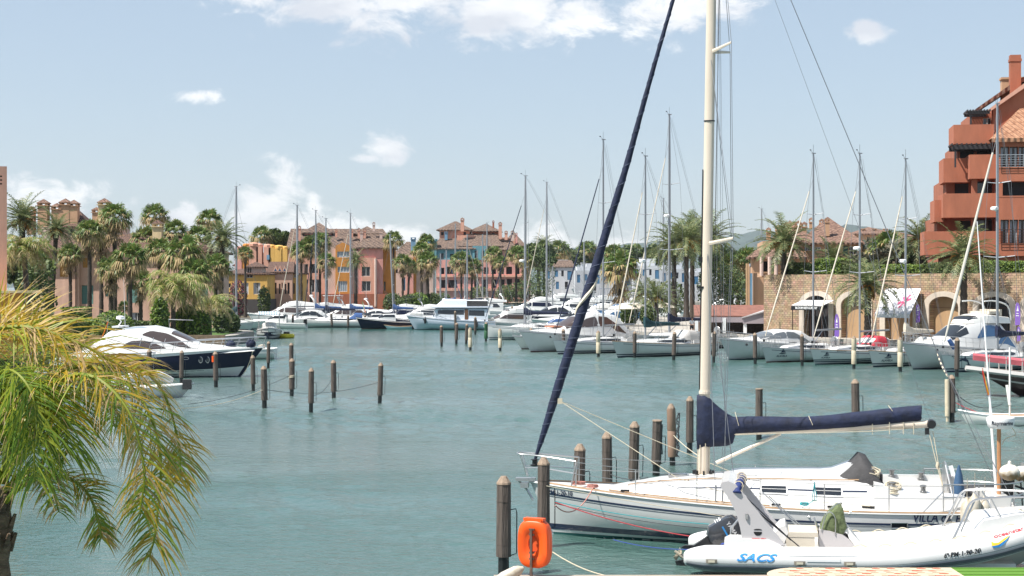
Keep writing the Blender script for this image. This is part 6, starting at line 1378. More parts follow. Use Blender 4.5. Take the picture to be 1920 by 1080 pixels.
motor_yacht('white cruiser between the float and the tented yacht masts', 590, 0, 11, radians(186), 'fly', gel, brownglass, GM, bow_d=256, detail=0)
motor_yacht('white cruiser with navy canopy behind the wheelhouse boat', 690, 0, 11, radians(186), 'fly', gel, navy, GM, bow_d=255, detail=0, canvas=navyfab)
# wooden float
o = thing('wooden_float', 'low brown wooden work float along the white yacht', 'float', G(634, 613, 0), -.03); mb = MB(); mb.box((0, 0, .28), (9.2, 2.0, .5)); mb.build('deck_planks', teak, o); mb = MB(); mb.box((0, 0, -.1), (9.0, 1.8, .3)); mb.build('pontoon_tank', black, o)
# small light blue dinghy before the black hull
def dinghy(label, px, py, L, rz, m, z=.45, mo=None):
 loc = G(px, py); o = thing('dinghy', label, 'dinghy', loc, rz); H = Hull(L, L * .42, z, z * .9, z * 1.35, L * .12, .8, 2.2, .2, 0, 4, 1.6); H.build(o, m, 14, 6, teak if mo is None else mo); H.rail(o, 'gunwale', white if mo else teak, .035)
 mb = MB()
 for f in (.3, .6): mb.box((L * f, 0, z * .8), (.25, L * .34, .05))
 mb.build('thwart', teak, o); return o
dinghy('pale blue dinghy lying before the black-hulled boat', 772, 617, 4.0, pi, mat('pale_blue_gelcoat', (.45, .6, .66), .3))
# ---- the trawler yacht
D_ = 229; tw = motor_yacht('blue-white trawler yacht with a high wheelhouse and dark windows', 778, 618, 12.6, radians(183), 'none', mat('ice_blue_gelcoat', (.52, .58, .68), .3), None, GM, B=4.2, zsc=1.15, under=antiblue, name='trawler_yacht')
r_, H_, C_ = tw
for nm in [c for c in r_.children if c.name.split('.')[0] in ('cabin', 'outboard')]:
 for q in list(nm.children): bpy.data.objects.remove(q)
 bpy.data.objects.remove(nm)
gb = mat('ice_white_gelcoat', (.68, .72, .80), .35)
C = Cabin([(1.0, 1.75, 1.2, 3.05, 1.65), (3.5, 1.75, 1.3, 3.1, 1.65), (7.6, 1.7, 1.5, 3.1, 1.55), (8.5, 1.6, 1.55, 3.0, 1.45), (8.9, 1.45, 1.6, 1.7, 1.4)]); co = C.build(r_, 'wheelhouse', gb)
C.win(co, 'side_window', glass, [4.4, 4.5, 7.9, 8.1], [.18, .18, .18, .18], [.42, .42, .42, .36]); C.win(co, 'side_window', glass, [1.5, 1.6, 3.6, 3.7], [.16, .16, .16, .16], [.42, .42, .42, .42]); C.front(co, 'windscreen', glass, 8.55, 8.82, .2)
mb = MB()
for sx in (1, -1): mb.box((4.05, sx * 1.72, 2.2), (.5, .08, 1.5))
mb.build('door', mat('varnished_door', (.17, .08, .04), .4), co)
mb = MB(); mb.box((4.6, 0, 3.2), (8.6, 3.7, .14)); mb.build('roof', gb, r_)
Cf = Cabin([(1.0, 1.5, 3.27, 4.15, 1.45), (4.0, 1.5, 3.27, 4.2, 1.45), (4.02, 1.5, 3.27, 4.25, 1.4), (7.2, 1.5, 3.27, 4.35, 1.35), (8.4, 1.4, 3.27, 3.4, 1.3)]); fo = Cf.build(r_, 'flybridge', gb)
Cf.win(fo, 'canvas_dodger', greyfab, [1.02, 1.1, 3.9, 4.0], [.02, .02, .02, .02], [.52, .52, .52, .52])
H_.band(hull_of(r_), 'bulwark_line', gb, lambda t: H_.sheer(t) - .5, lambda t: H_.sheer(t) - .42, .0, .97)
for (x, lb) in ((9.9, 'black fender on the trawler bow side'), (2.6, 'black fender on the trawler stern side')):
 q = H_.at(x, H_.deck_z(x) - .55, 1, .14); mb = MB(); mb.lathe(q, [(.05, -.4), (.15, -.32), (.15, .28), (.05, .38), (.03, .7)], 8); f_ = mb.build('fender', black, None, True); f_.location = r_.location; f_.rotation_euler = r_.rotation_euler; tag(f_, lb, 'fender', 'trawler fenders')
# ---- the bare-masted yacht by the garden and the striped-canopy boat
sailboat('dark green covered yacht with a tall bare mast in front of the garden palms', 490, 0, 11, 443, 350, radians(2), cover=greenfab, genoa=None, under=antiblue, group=GM, detail=0, bow_d=226, mr=.16, wr=.02, hullm=gel_old)
sailboat('small white sloop with a mast leaning behind the lawn palms', 470, 0, 8, 425, 470, radians(2), genoa=None, under=antiblue, group=GM, detail=0, bow_d=220, mr=.13, wr=.02, lean=-.06)
r_, H_, C_ = motor_yacht('small white motorboat with a blue striped canopy, bow towards us', 503, 636, 7.5, radians(-83), 'cabin', gel, clearvinyl, GM, under=antiblue, zsc=1.3, B=3.0)
sm = bpy.data.materials.new('striped_canvas'); sm.use_nodes = True; nt = sm.node_tree; b = nt.nodes['Principled BSDF']; tcn = nt.nodes.new('ShaderNodeTexCoord'); wv = nt.nodes.new('ShaderNodeTexWave'); wv.bands_direction = 'Y'; wv.inputs['Scale'].default_value = 1.6; crn = nt.nodes.new('ShaderNodeValToRGB'); crn.color_ramp.interpolation = 'CONSTANT'; crn.color_ramp.elements[0].color = (.75, .77, .8, 1); crn.color_ramp.elements[1].color = (.05, .16, .24, 1); crn.color_ramp.elements[1].position = .5
nt.links.new(tcn.outputs['Object'], wv.inputs['Vector']); nt.links.new(wv.outputs['Color'], crn.inputs['Fac']); nt.links.new(crn.outputs[0], b.inputs['Base Color'])
mb = MB(); mb.add([(2.2, -1.35, 2.75), (2.2, 1.35, 2.75), (4.2, 1.25, 3.2), (4.2, -1.25, 3.2), (4.9, -1.2, 2.85), (4.9, 1.2, 2.85)], [(0, 3, 2, 1), (3, 4, 5, 2)]); mb.build('canopy', sm, r_)
mb = MB()
for sx in (1, -1):
 for x in (2.3, 4.7): mb.tube([(x, sx * 1.2, 1.1), (x, sx * 1.2, 2.9)], .03, 5)
mb.build('canopy_frame', steel, r_)
H_.band(hull_of(r_), 'dark_bottom', navy, lambda t: .0, lambda t: .75 + .1 * t)
o = thing('inflatable_toy', 'yellow inflatable ring floating beside the striped-canopy boat', 'inflatable', G(537, 634), 0); mb = MB(); mb.tube([(cos(a) * .7, sin(a) * .7, .25) for a in [2 * pi * k / 14 for k in range(15)]], .3, 8, False); mb.build('ring', mat('yellow_vinyl', (.6, .5, .02), .4), o, True); mb = MB(); mb.box((0, .2, .45), (.7, .3, .6)); mb.build('dark_seat', black, o)
motor_yacht('white and blue day boat moored behind the lawn', 458, 0, 8, radians(4), 'cabin', gel, bluefab, GM, bow_d=223, detail=0, canvas=bluefab)
# ---- boats of the middle basin
GC = 'boats in the middle basin'
sailboat('large yacht with a long navy boom cover behind the sport cruiser', 918, 0, 14.5, 984, 330, radians(184), cover=navyfab, genoa=navyfab, hood=None, under=antiblue, group=GC, detail=1, bow_d=186, mr=.14, wr=.016, z=(1.3, 1.35, 1.7), radar=.42, lean=-.004)
sailboat('white yacht with a very slim tall mast right of the long navy boom cover', 985, 0, 13, 1025, 342, radians(186), cover=None, genoa=creamfab, hood=None, under=antiblue, group=GC, detail=0, bow_d=262, mr=.16, wr=.02)
for i, (bpx, d, L, st, gm, cv, lb) in enumerate([
 (985, 205, 10, 'cabin', bluefab, None, 'low white boat with a blue cover left of the long navy boom'), (1010, 222, 12, 'sport', glass, None, 'white sport boat with a black windscreen below the navy boom end'), (1052, 240, 12, 'fly', blueglass, white, 'white flybridge yacht with a white bimini beside the thick furled stay'),
 (1078, 212, 13, 'fly', blueglass, None, 'white flybridge yacht with blue glass right behind the thick furled stay'), (1015, 300, 13, 'fly', glass, white, 'far white flybridge yacht left of the white bimini one'), (1062, 325, 14, 'fly', glass, bluefab, 'far white flybridge yacht with a blue bimini'),
 (950, 330, 13, 'fly', navy, None, 'far white yacht with a navy side stripe before the dark bushes'), (1100, 285, 12, 'fly', glass, white, 'white flybridge yacht left of the mast with the navy stay'), (1136, 276, 11, 'fly', glass, None, 'white flybridge yacht half hidden by the mast with the navy stay'),
 (1100, 225, 9, 'cabin', clearvinyl, None, 'small white cabin boat by the thick furled stay'), (930, 245, 9, 'cabin', bluefab, None, 'open white boat with blue trim at the trawler stern'), (900, 232, 9.5, 'fly', brownglass, mat('beige_canvas', (.5, .42, .3), .8), 'beige-topped white boat directly behind the trawler'), (1180, 290, 12, 'sport', glass, None, 'white sport boat on the inner quay left of the short palms'), (1150, 284, 12, 'fly', glass, None, 'white flybridge boat behind the two white yachts with the cream-bottomed piling'), (1040, 190, 9, 'cabin', clearvinyl, white, 'small white covered boat between the navy boom and the sport cruiser'), (1285, 282, 13, 'fly', glass, None, 'white motor yacht behind the terrace left of the big mast'), (1350, 288, 14, 'fly', blueglass, None, 'white motor yacht seen over the terracotta awning right of the big mast'), (1395, 292, 12, 'sport', glass, bluefab, 'white boat over the awning roof beside the striped posts')]):
 motor_yacht(lb, bpx, 0, L, radians(184 + (i * 37) % 24 - 8), st, gel, gm, GC, bow_d=d, detail=0, canvas=cv)
# ---- far yachts below the pink arcade
GP = 'far yachts below the pink arcade'
for i, (bpx, mpx, top, d, cov, gen, lb) in enumerate([(945, 913, 418, 418, None, creamfab, 'far yacht with the tallest mast before the pink arcade'), (935, 905, 440, 420, navyfab, creamfab, 'far yacht next to the tallest mast of the arcade'), (925, 895, 470, 422, None, None, 'far yacht with a thin short mast between two taller ones'), (905, 876, 440, 402, None, creamfab, 'far yacht whose mast crosses the blue upper floor on the right'), (880, 854, 420, 408, bluefab, None, 'far yacht whose tall mast rises left of the second turret'), (866, 837, 470, 392, bluefab, bluefab, 'far yacht with a blue stay before the left part of the arcade'), (856, 826, 476, 398, None, None, 'far yacht with the leftmost short mast before the arcade'), (960, 938, 486, 415, None, creamfab, 'far yacht with a low mast right of the tallest one'), (905, 872, 515, 385, None, None, 'far sloop with the shortest mast of the group')]):
 sailboat(lb, bpx, 0, 11.5, mpx, top, radians(4), cover=cov, genoa=gen, under=antiblue, group=GP, detail=0, bow_d=d, mr=.2, wr=.025)
for i, (bpx, d, L, lb) in enumerate([(858, 330, 12, 'white flybridge boat seen over the trawler wheelhouse'), (840, 300, 10, 'white boat with a round cabin left of the trawler flybridge'), (1000, 420, 14, 'far white motor yacht right of the arcade')]):
 motor_yacht(lb, bpx, 0, L, radians(184), 'fly', gel, glass, GP, bow_d=d, detail=0, canvas=(None, creamfab, white)[i])
# extra masts seen over the roofs of the middle basin: their yachts lie behind the quay palms
for (bpx, mpx, top, d, lb) in ((1025, 1036, 500, 300, 'yacht with a short mast between the far flybridge yachts'), (1110, 1095, 455, 290, 'yacht with a thin mast left of the thick near mast of the row'), (1240, 1244, 372, 288, 'yacht with a grey mast close left of the tall pair'), (1400, 1428, 392, 286, 'yacht with a dark mast beside the blue striped house'), (1600, 1655, 400, 240, 'yacht mast rising behind the olive trees')):
 if mpx == 1655: continue
 sailboat(lb, bpx, 0, 11, mpx, top, radians(186), genoa=None, under=antiblue, group=GC, detail=0, bow_d=d, mr=.15, wr=.02)
for (bpx, d, L, rz_, st, hm, cv, lb) in ((520, 250, 10, 190, 'sport', gel, navyfab, 'white boat with a navy canopy between the slim masts of the village row'), (655, 244, 9, 192, 'cabin', gel, navyfab, 'small white boat with a navy canopy left of the wheelhouse boat'), (735, 250, 11, 186, 'fly', gel, None, 'white flybridge boat behind the pale blue dinghy'), (470, 235, 9, 178, 'cabin', gel_old, greenfab, 'ivory boat with a green canopy behind the bare mast'),
 (975, 260, 12, 190, 'sport', navy, None, 'navy-hulled sport boat at the back of the middle basin'), (1030, 280, 11, 188, 'cabin', gel, navyfab, 'white boat with a navy canopy at the back of the middle basin'), (1120, 300, 13, 186, 'fly', gel, bluefab, 'white flybridge boat with a blue top at the back of the middle basin')):
 motor_yacht(lb, bpx, 0, L, radians(rz_), st, hm, glass, GC, bow_d=d, detail=0, canvas=cv)
for (px, d, m_, lb) in ((1172, 200, creamfab, 'beige parasol left of the short palms'), (1192, 206, creamfab, 'beige parasol at the foot of the left short palm'), (1246, 212, creamfab, 'beige parasol right of the short palms')):
 o = thing('parasol', lb, 'parasol', (XX(px, d), d, 1.15), 0, 'parasols on the quay'); mb = MB(); mb.lathe((0, 0, 2.2), [(1.6, 0), (1.55, .06), (.8, .42), (.05, .7)], 8); mb.build('canopy', m_, o); mb = MB(); mb.tube([(0, 0, 0), (0, 0, 2.8)], .04, 6); mb.build('pole', steel, o)
# ---------------------------------------------------------------- mooring pilings
def piling_meshes(kind):
 w_, c_, k_ = MB(), MB(), MB()
 top = 2.0
 if kind in ('cap', 'nocap', 'thin'):
  w_.tube([(0, 0, .42), (0, 0, .5), (0, 0, 1.2), (0, 0, top)], [.155, .158, .152, .148], 8, True)
  w_.tube([(0, 0, 1.62), (0, 0, 1.64)], [.156, .156], 8); w_.tube([(0, 0, .68), (0, 0, .70)], [.16, .16], 8)
 else: w_.tube([(0, 0, .3), (0, 0, .34), (0, 0, 1.2), (0, 0, 1.22), (0, 0, 1.24), (0, 0, top)], [.165, .175, .172, .16, .172, .168], 14, True)
 if kind != 'nocap': c_.tube([(0, 0, top), (0, 0, top + .04), (0, 0, top + .14), (0, 0, top + .18)], [.158, .15, .085, .06], 8)
 else: c_.tube([(0, 0, top), (0, 0, top + .04)], [.165, .16], 8)
 k_.tube([(0, 0, -1.5), (0, 0, .3), (0, 0, .5)], [.115, .115, .11], 8)
 br = MB(); br.tube([(.14, -.03, 1.45), (.25, -.03, 1.47), (.27, -.03, 1.38), (.27, -.03, .5), (.15, -.03, .45)], .013, 5)
 return w_.mesh('timber_sleeve', {'cap': wood, 'nocap': wood, 'thin': wood, 'brown': browncover, 'beige': beigecover, 'green': mat('green_piling_sleeve', (.02, .09, .035), .5)}[kind], kind not in ('cap', 'nocap'), 40), c_.mesh('cap', woodcap), k_.mesh('wet_core', woodwet, True), br.mesh('rope_bracket', black, True)
PM = {k: piling_meshes(k) for k in ('cap', 'nocap', 'brown', 'beige', 'green')}
def piling(px, d, top, label, kind='cap', group='mooring pilings', r=1.0, bracket=True, rz=None):
 o = thing('mooring_piling', label, 'piling', (XX(px, d), d, 0), RND.uniform(-.4, .4) if rz is None else rz, group); o.rotation_euler.x, o.rotation_euler.y = RND.gauss(0, .016), RND.gauss(0, .02)
 h = ZZ(top, d) / 2.18; r *= RND.uniform(.93, 1.07); a, c, k, b2 = PM[kind]
 for nm, me in (('timber_sleeve', a), ('cap', c), ('wet_core', k)):
  q = place(nm, me, o); q.scale = (r, r, h)
 if bracket and kind != 'green': q = place('rope_bracket', b2, o); q.scale = (r, r, h); q.rotation_euler = (0, 0, -o.rotation_euler.z)
 return o
piling(944, 34.7, 893, 'tallest nearest piling standing left of the orange life-ring case', rz=.2)
piling(1019, 38.5, 858, 'piling at the near bow of the big yacht, behind the orange case', rz=.1)
piling(1084, 41.8, 832, 'first piling behind the foredeck of the big yacht, shortest in view', rz=.1)
piling(1139, 45.2, 810, 'second piling in the row behind the big yacht, with a rope loop', rz=.1)
piling(1187, 48.7, 790, 'third piling in the row behind the big yacht', rz=.1)
piling(1230, 53, 780, 'flat-topped piling without a cap behind the big yacht, hung with black rope', 'nocap', rz=.1)
piling(1261, 56, 757, 'smooth brown sleeved piling behind the big yacht', 'brown', r=.95, rz=.1)
piling(1293, 60, 743, 'last piling of the row, directly left of the navy sail cover', rz=.1)
piling(1423, 66, 722, 'flat-topped piling seen above the navy boom cover', 'nocap', r=1.02)
piling(1605, 70, 711, 'capped piling seen above the middle of the navy boom cover', r=1.15)
pk = piling(1785, 74, 703, 'piling with a beige fender board strapped to its left side', r=1.05, rz=0)
mb = MB(); mb.tube([(-.24, -.1, .25), (-.24, -.1, 1.95)], [.11, .11], 10); mb.tube([(-.24, -.1, .0), (-.24, -.1, .3)], [.07, .07], 8); mb.build('fender_board', beigecover, pk, True)
for a in (340, 405): pass
for (px, d, t, lb) in ((281, 104, 655, 'piling under the boarding rail beside the navy yacht'), (340, 102, 657, 'piling in front of the navy yacht oval hull loop'), (405, 99, 659, 'piling with an orange tag in front of the navy yacht portholes'), (475, 95.5, 666, 'piling just before the sharp bow of the navy yacht'), (496, 82, 686, 'nearer piling of the pair close to the navy yacht bow'), (547, 90.6, 672, 'piling with rope turns directly before the farther thin one'), (546, 116, 643, 'thin farther piling rising behind another in open water'), (583, 80, 690, 'nearest piling of the open-water group left of the basin'), (626, 88.7, 675, 'capped piling second from the right of the open-water group'), (712, 85.6, 680, 'rightmost piling of the open-water group'), (503, 122, 640, 'short piling behind the navy yacht bow near the white tender')):
 p_ = piling(px, d, t, lb)
 if px == 405: mb = MB(); mb.box((-.1, -.16, 1.75), (.12, .03, .38)); mb.build('orange_tag', orange, p_)
 if px == 547: mb = MB(); [mb.tube([(cos(a) * .17, sin(a) * .17, .95 + k * .05 + .03 * a) for a in [2 * pi * i / 12 for i in range(13)]], .015, 4, False) for k in range(3)]; mb.build('rope_turns', ropecream, p_)
for (px, d, t, kd, lb) in ((828, 165, 610, 'cap', 'piling in front of the trawler, first from its bow'), (855.5, 172, 605, 'cap', 'piling in front of the trawler wheelhouse door'), (874, 172, 607, 'cap', 'piling with a pale band by the trawler stern'), (882, 155, 614, 'beige', 'tan sleeved piling in front of the trawler stern'), (891, 205, 594, 'cap', 'slim piling behind the tan sleeved one'), (911, 180, 604, 'green', 'green sleeved piling right of the trawler'), (938, 154, 616, 'beige', 'tan sleeved piling at the bow of the red-striped boat'), (996.7, 153, 615, 'cap', 'piling before the bow porthole of the sport cruiser'), (1058, 151, 617, 'cap', 'piling beside the bow of the navy-stayed yacht'),
  (1122, 141, 620, 'beige', 'cream-bottomed piling between two white yachts left of the twin-mast pair'), (1190, 139, 621, 'cap', 'piling in front of the mast with the green cover'), (1263, 134, 622, 'cap', 'piling below the tall twin-spreader mast'), (1338, 131, 621, 'cap', 'piling partly behind the big mast'), (1416, 128.6, 624, 'cap', 'piling before the green-grey sport boat'), (1504, 125, 626, 'cap', 'piling between the two emblem yachts'), (1601, 121, 630, 'beige', 'cream sleeved piling by the red-hooded yacht'), (1688, 117, 632, 'beige', 'half cream piling before the blue-glass motor yacht'), (1794, 110.5, 633, 'cap', 'tall dark piling before the dolphin-print yacht')):
 piling(px, d, t, lb, kd, r=1.15)
for i, (px, d, t) in enumerate(((549, 236, 590), (622.6, 237, 587), (652.7, 233, 591), (684, 236, 591), (716, 232, 592), (749, 235, 592), (817, 228, 594), (854, 226, 583))):
 piling(px, d, t, ['far piling at the bow of the slim-masted white yacht', 'far piling at the left end of the wooden float', 'far piling at the middle of the wooden float', 'far piling at the bow of the wheelhouse boat', 'far piling amidships of the wheelhouse boat', 'far piling before the pale blue dinghy', 'far piling close against the trawler bow side', 'brownish far piling in front of the trawler door'][i], r=1.2, bracket=False)
for i, (px, d, t) in enumerate(((886, 415, 565), (898, 415, 565), (911, 415, 565), (937, 412, 562), (941, 412, 562), (868, 300, 574), (845, 290, 577), (960, 300, 574))):
 piling(px, d, t, ['distant piling at the stern of the far arcade yachts', 'distant piling second in the row below the arcade', 'distant piling mid-row below the arcade', 'distant piling of a close pair below the arcade, left one', 'distant piling of a close pair below the arcade, right one', 'distant piling above the trawler stern', 'distant piling above the trawler flybridge', 'distant piling above the green sleeved one'][i], r=1.4, bracket=False)
def rope(label, pts, r, m, name='mooring_rope', group='mooring lines'):
 mb = MB(); a = V(pts[0]); mb.tube([V(p) - a for p in pts], r, 5); o = mb.build(name, m, None, True); o.location = a
 return tag(o, label, 'rope', group)
pz = lambda px, d, z: V((XX(px, d), d, z))
rope('slack line from the yacht bow piling towards the far open-water piling', sag(pz(500, 82, .95), pz(708, 85.6, 1.1), .35), .012, ropedark)
rope('line between the navy yacht bow piling and the rope-turn piling', sag(pz(352, 80, .35), pz(545, 90.6, 1.2), .25), .012, ropedark)
rope('long pale line running left across the water to the palm', sag(pz(330, 78, .3), pz(498, 82, 1.0), .25), .015, ropecream)
rope('line from the nearest open-water piling to the second from the right', sag(pz(585, 80, .8), pz(622, 88.7, 1.1), .25), .012, ropedark)
rope('anchor chain line from the navy yacht bow down to the water', sag(P(474, 659, 108), G(445, 702, .1), .6), .02, ropecream)
rope('short line from the thin farther piling to the white tender', sag(pz(508, 122, 1.4), pz(545, 116, 1.2), .3), .012, ropedark)
# ---------------------------------------------------------------- navy motor yacht at the left bank
loc = V((XX(110, 111), 111, 0)); ny = thing('motor_yacht', 'large motor yacht with a navy hull and white sweeping roof, bow right', 'motor boat', loc, radians(-3), None)
fn = local_ray(loc, radians(-3)); L_ = 14.35
H = Hull(L_, 4.3, 1.15, 1.62, 2.02, 1.6, .86, 2.5, .4, -.2, 5, 1.2, .35); h = H.build(ny, navy, 32, 10, gel)
H.band(h, 'white_chine', gel, lambda t: .05, lambda t: .42 + .35 * t ** 3, .0, .97, 30); H.band(h, 'boot_stripe', antiblue, lambda t: -.1, lambda t: .07)
H.band(h, 'white_topsides', gel, lambda t: H.sheer(t) - .34 * (1 - t) ** .8 - .03, lambda t: H.sheer(t) + .0, 0, .995, 30, .012); H.rail(h, 'gunwale', gel, .07, .02)
xx = lambda px: fn(px, HY, -1.6).x; zz = lambda px, py: fn(px, py, -1.2).z
C = Cabin([(.6, 1.8, 1.0, 1.45, 1.7), (xx(160), 1.85, 1.05, zz(160, 655), 1.65), (xx(200), 1.9, 1.1, zz(200, 622), 1.5), (xx(240), 1.9, 1.2, zz(240, 615), 1.4), (xx(281), 1.85, 1.3, zz(281, 613), 1.35), (xx(310), 1.8, 1.4, zz(310, 619), 1.25), (xx(340), 1.7, 1.5, zz(340, 632), 1.1), (xx(364), 1.55, 1.55, zz(364, 645), .9), (xx(430), 1.1, 1.7, zz(430, 651), .6), (xx(470), .5, 1.8, zz(470, 655), .2)])
co = C.build(ny, 'deckhouse', gel, 30)
C.win(co, 'side_window', brownglass, [xx(230), xx(245), xx(268), xx(290), xx(311)], [.17, .14, .13, .12, .13], [.18, .25, .25, .2, .14], n=14)
C.win(co, 'side_window', brownglass, [xx(266), xx(285), xx(308), xx(335), xx(356)], [.34, .28, .22, .18, .2], [.36, .44, .44, .36, .22], n=14)
C.front(co, 'windscreen', brownglass, xx(318), xx(356), .5)
C.win(co, 'roof_glass', mat('pale_roof_glass', (.25, .3, .34), .15), [xx(222), xx(236), xx(260), xx(272)], [.62, .6, .6, .62], [.66, .8, .8, .66])
mb = MB()
for k in range(5): x = xx(262 + k * 22); mb.tube([C.pt(x, .16, -1, .02), C.pt(x + .12, .30, -1, .02)], .015, 4)
mb.tube([C.pt(xx(235 + k * 12), .22, -1, .035) for k in range(12)], .014, 4); mb.build('grab_rail', steel, co)
mb = MB()
for s_, fx in ((-1, (.30, .995)), (1, (.45, .995))):
 pts = [H.S(lerp(fx[0], fx[1], i / 12), 1, s_) - V((0, s_ * .1, 0)) for i in range(13)]
 if s_ < 0: pts = pts[3:]
 up = V((.25, 0, .75)); mb.tube([p + up for p in pts], .036, 5)
 for k in (.33, .66): mb.tube([p + up * k for p in pts], .014, 4)
 for p in pts: mb.tube([p, p + up], .02, 4)
mb.build('bow_rail', steel, ny)
mb = MB(); mb.box((xx(199), -1.1, zz(199, 640)), (.1, .1, .1));
mb = MB(); c = V((xx(213), .0, zz(213, 613))); mb.box(c, (.5, 2.4, .12)); mb.tube([c + V((-.1, -.2, 0)), c + V((.1, -.2, .35)), c + V((.0, -.2, .5))], .05, 5); mb.lathe(c + V((.05, -.2, .5)), [(.2, 0), (.3, .05), (.28, .2), (.1, .25)], 12); mb.build('radar_dome', white, ny, True)
mb = MB(); q = V((xx(229), -.9, zz(229, 612))); mb.tube([q, q + V((-.1, 0, 3.2))], [.02, .008], 5); mb.build('whip_antenna', white, ny)
mb = MB(); mb.tube([(xx(300), .9, zz(300, 618)), (xx(298), .9, zz(298, 600)), (xx(345), .9, zz(345, 602))], .03, 5); mb.build('arch_rail', steel, ny)
for px, s_ in ((333, -1), (345, -1)): pass
for i, px in enumerate((376, 388, 402)):
 q = H.at(xx(px) + .0, zz(px, 673) - .05, -1, .02); mb = MB(); mb.tube([q + V((.13 * cos(a), 0, .21 * sin(a))) for a in [2 * pi * k / 16 for k in range(17)]], .02, 5, False); po_ = mb.build('porthole', steel, h, True); mb = MB(); mb.q(*[q + V((.13 * cos(a), -.004, .21 * sin(a))) for a in [2 * pi * k / 16 for k in range(16)]]); mb.build('pane', glass, po_)
for px in (350, 292):
 q = H.at(xx(px), zz(px, 671), -1, .03); mb = MB(); mb.tube([q + V((.2 * cos(a), 0, .09 * sin(a))) for a in [2 * pi * k / 14 for k in range(15)]], .014, 4, False); mb.build('hull_loop', steel, h)
for px in (424, 462):
 mb = MB(); mb.ball((xx(px), -.2, H.deck_z(xx(px)) + .28), .42, 10, 7, (.85, .9, .8)); mb.build('bow_seat_cover', navyfab, ny, True)
mb = MB(); mb.box((-.5, 0, .4), (1.2, 3.6, .15)); mb.box((.3, 0, .9), (.5, 3.5, 1.1)); mb.build('swim_platform', gel, ny)
mb = MB(); p0 = fn(199, 640, -1.2); p1 = fn(203, 598, -1.2); mb.tube([p0, p1], .025, 5); fl = mb.build('flagpole', steel, ny)
def flag(label, a, b2, wdt, cols, parent_dir, name='flag', seed=1):
 """a limp cloth hanging between points a (top) and b2, striped along its width"""
 rr = random.Random(seed); mb = MB(); n = 9; m = len(cols) * 3; a, b2 = V(a), V(b2); O = a.copy()
 rows = []
 for i in range(n + 1):
  t = i / n; r = []
  for j in range(m + 1):
   u = j / m; r.append(a.lerp(b2, t) - O + V(parent_dir) * wdt * u * (.45 + .55 * sin(pi * (t * .6 + .2))) + V((0, .06 * sin(u * 7 + t * 3), -.25 * wdt * u * (1 - .3 * t))))
  rows.append(r)
 for i in range(n):
  for j in range(m): mb.m = j // 3; mb.q(rows[i][j], rows[i][j + 1], rows[i + 1][j + 1], rows[i + 1][j])
 o = mb.build(name, cols, None, True); o.location = O; return tag(o, label, 'flag')
flag_red = mat('flag_red', (.5, .03, .03), .8, trans=.3); flag_yel = mat('flag_yellow', (.75, .45, .02), .8, trans=.3); flag_wht = mat('flag_white', (.75, .75, .75), .8, trans=.3); flag_org = mat('flag_orange', (.8, .22, .03), .8, trans=.3); flag_grn = mat('flag_green', (.03, .3, .1), .8, trans=.3)
Rn = Matrix.Rotation(radians(-3), 3, 'Z')
flag('red and yellow flag drooping at the stern of the navy yacht', loc + Rn @ fn(202, 601, -1.2), loc + Rn @ fn(190, 633, -1.2), .35, [flag_red, flag_yel, flag_red], (.2, -.1, -.1))
flag('orange white and green flag on the tented white yacht', P(679, 563, 236), P(681, 577, 236), 1.0, [flag_grn, flag_wht, flag_org], (.4, -.2, -.75), seed=3)
# boarding rail, tender and quay planks near the near palm
o = thing('boarding_ladder', 'white folding gangway with crossed stays beside the navy yacht', 'gangway', (XX(262, 104), 104, 0)); mb = MB(); f2 = lambda px, py: P(px, py, 104) - o.location
mb.tube([f2(225, 664), f2(292, 661)], .05, 5); mb.tube([f2(272, 663), f2(290, 705)], .02, 4); mb.tube([f2(292, 661), f2(262, 700)], .02, 4); mb.tube([f2(288, 662), f2(288, 702)], .02, 4); mb.tube([f2(258, 665), f2(240, 690)], .02, 4); mb.build('frame', steel, o)
loc2 = G(178, 745); o = thing('tender', 'low white tender with a grey outboard moored below the navy yacht', 'motor boat', loc2, radians(-2)); H2 = Hull(5.6, 2.0, .55, .6, .8, .7, .8, 2.2, .25, 0, 4, 1.4)
H2.build(o, greyhull, 18, 7, gel); H2.rail(o, 'rubbing_strake', gel, .06); mb = MB(); mb.tube(catmull([(1.2, -.5, .8), (2.5, -.6, 1.15), (3.6, -.4, 1.25), (4.4, 0, .95)], 5), [.3, .32, .33, .34, .34, .34, .33, .32, .32, .3, .28, .26, .24, .22, .2, .15], 10); mb.build('boat_cover', mat('white_boat_cover', (.6, .6, .6), .8, bump=.5, bscale=8), o, True); mb = MB(); mb.box((5.25, -.1, .75), (.5, .45, .55), 0.2); mb.build('bow_cushion', greyfab, o)
o = thing('quay_planks', 'dark weathered plank quay edge behind the near palm', 'jetty', (XX(20, 115), 115, 0)); mb = MB(); mb.box((-6, 0, .9), (22, 1.6, .14)); mb.build('planks', wood, o)
mb = MB(); mb.box((-6, .02, .5), (22, 1.4, .3)); mb.build('beam', woodwet, o)
for k in range(6): mb = MB(); mb.tube([(-14 + k * 3.6, -.5, -1), (-14 + k * 3.6, -.5, .85)], .16, 8); mb.build('post', woodwet, o)
loc3 = G(500, 676); o = thing('tender', 'small white boat stern showing behind the navy yacht bow', 'motor boat', loc3 + V((.3, 3, 0)), radians(178)); H3 = Hull(6, 2.2, .9, .9, 1.1, .8, .8, 2.2, .25, 0, 4, 1.4); H3.build(o, greyhull, 18, 7, gel); H3.rail(o, 'gunwale', white, .05); mb = MB(); mb.box((1.2, 0, 1.0), (.3, 1.6, .4)); mb.build('aft_seat', creamfab, o)
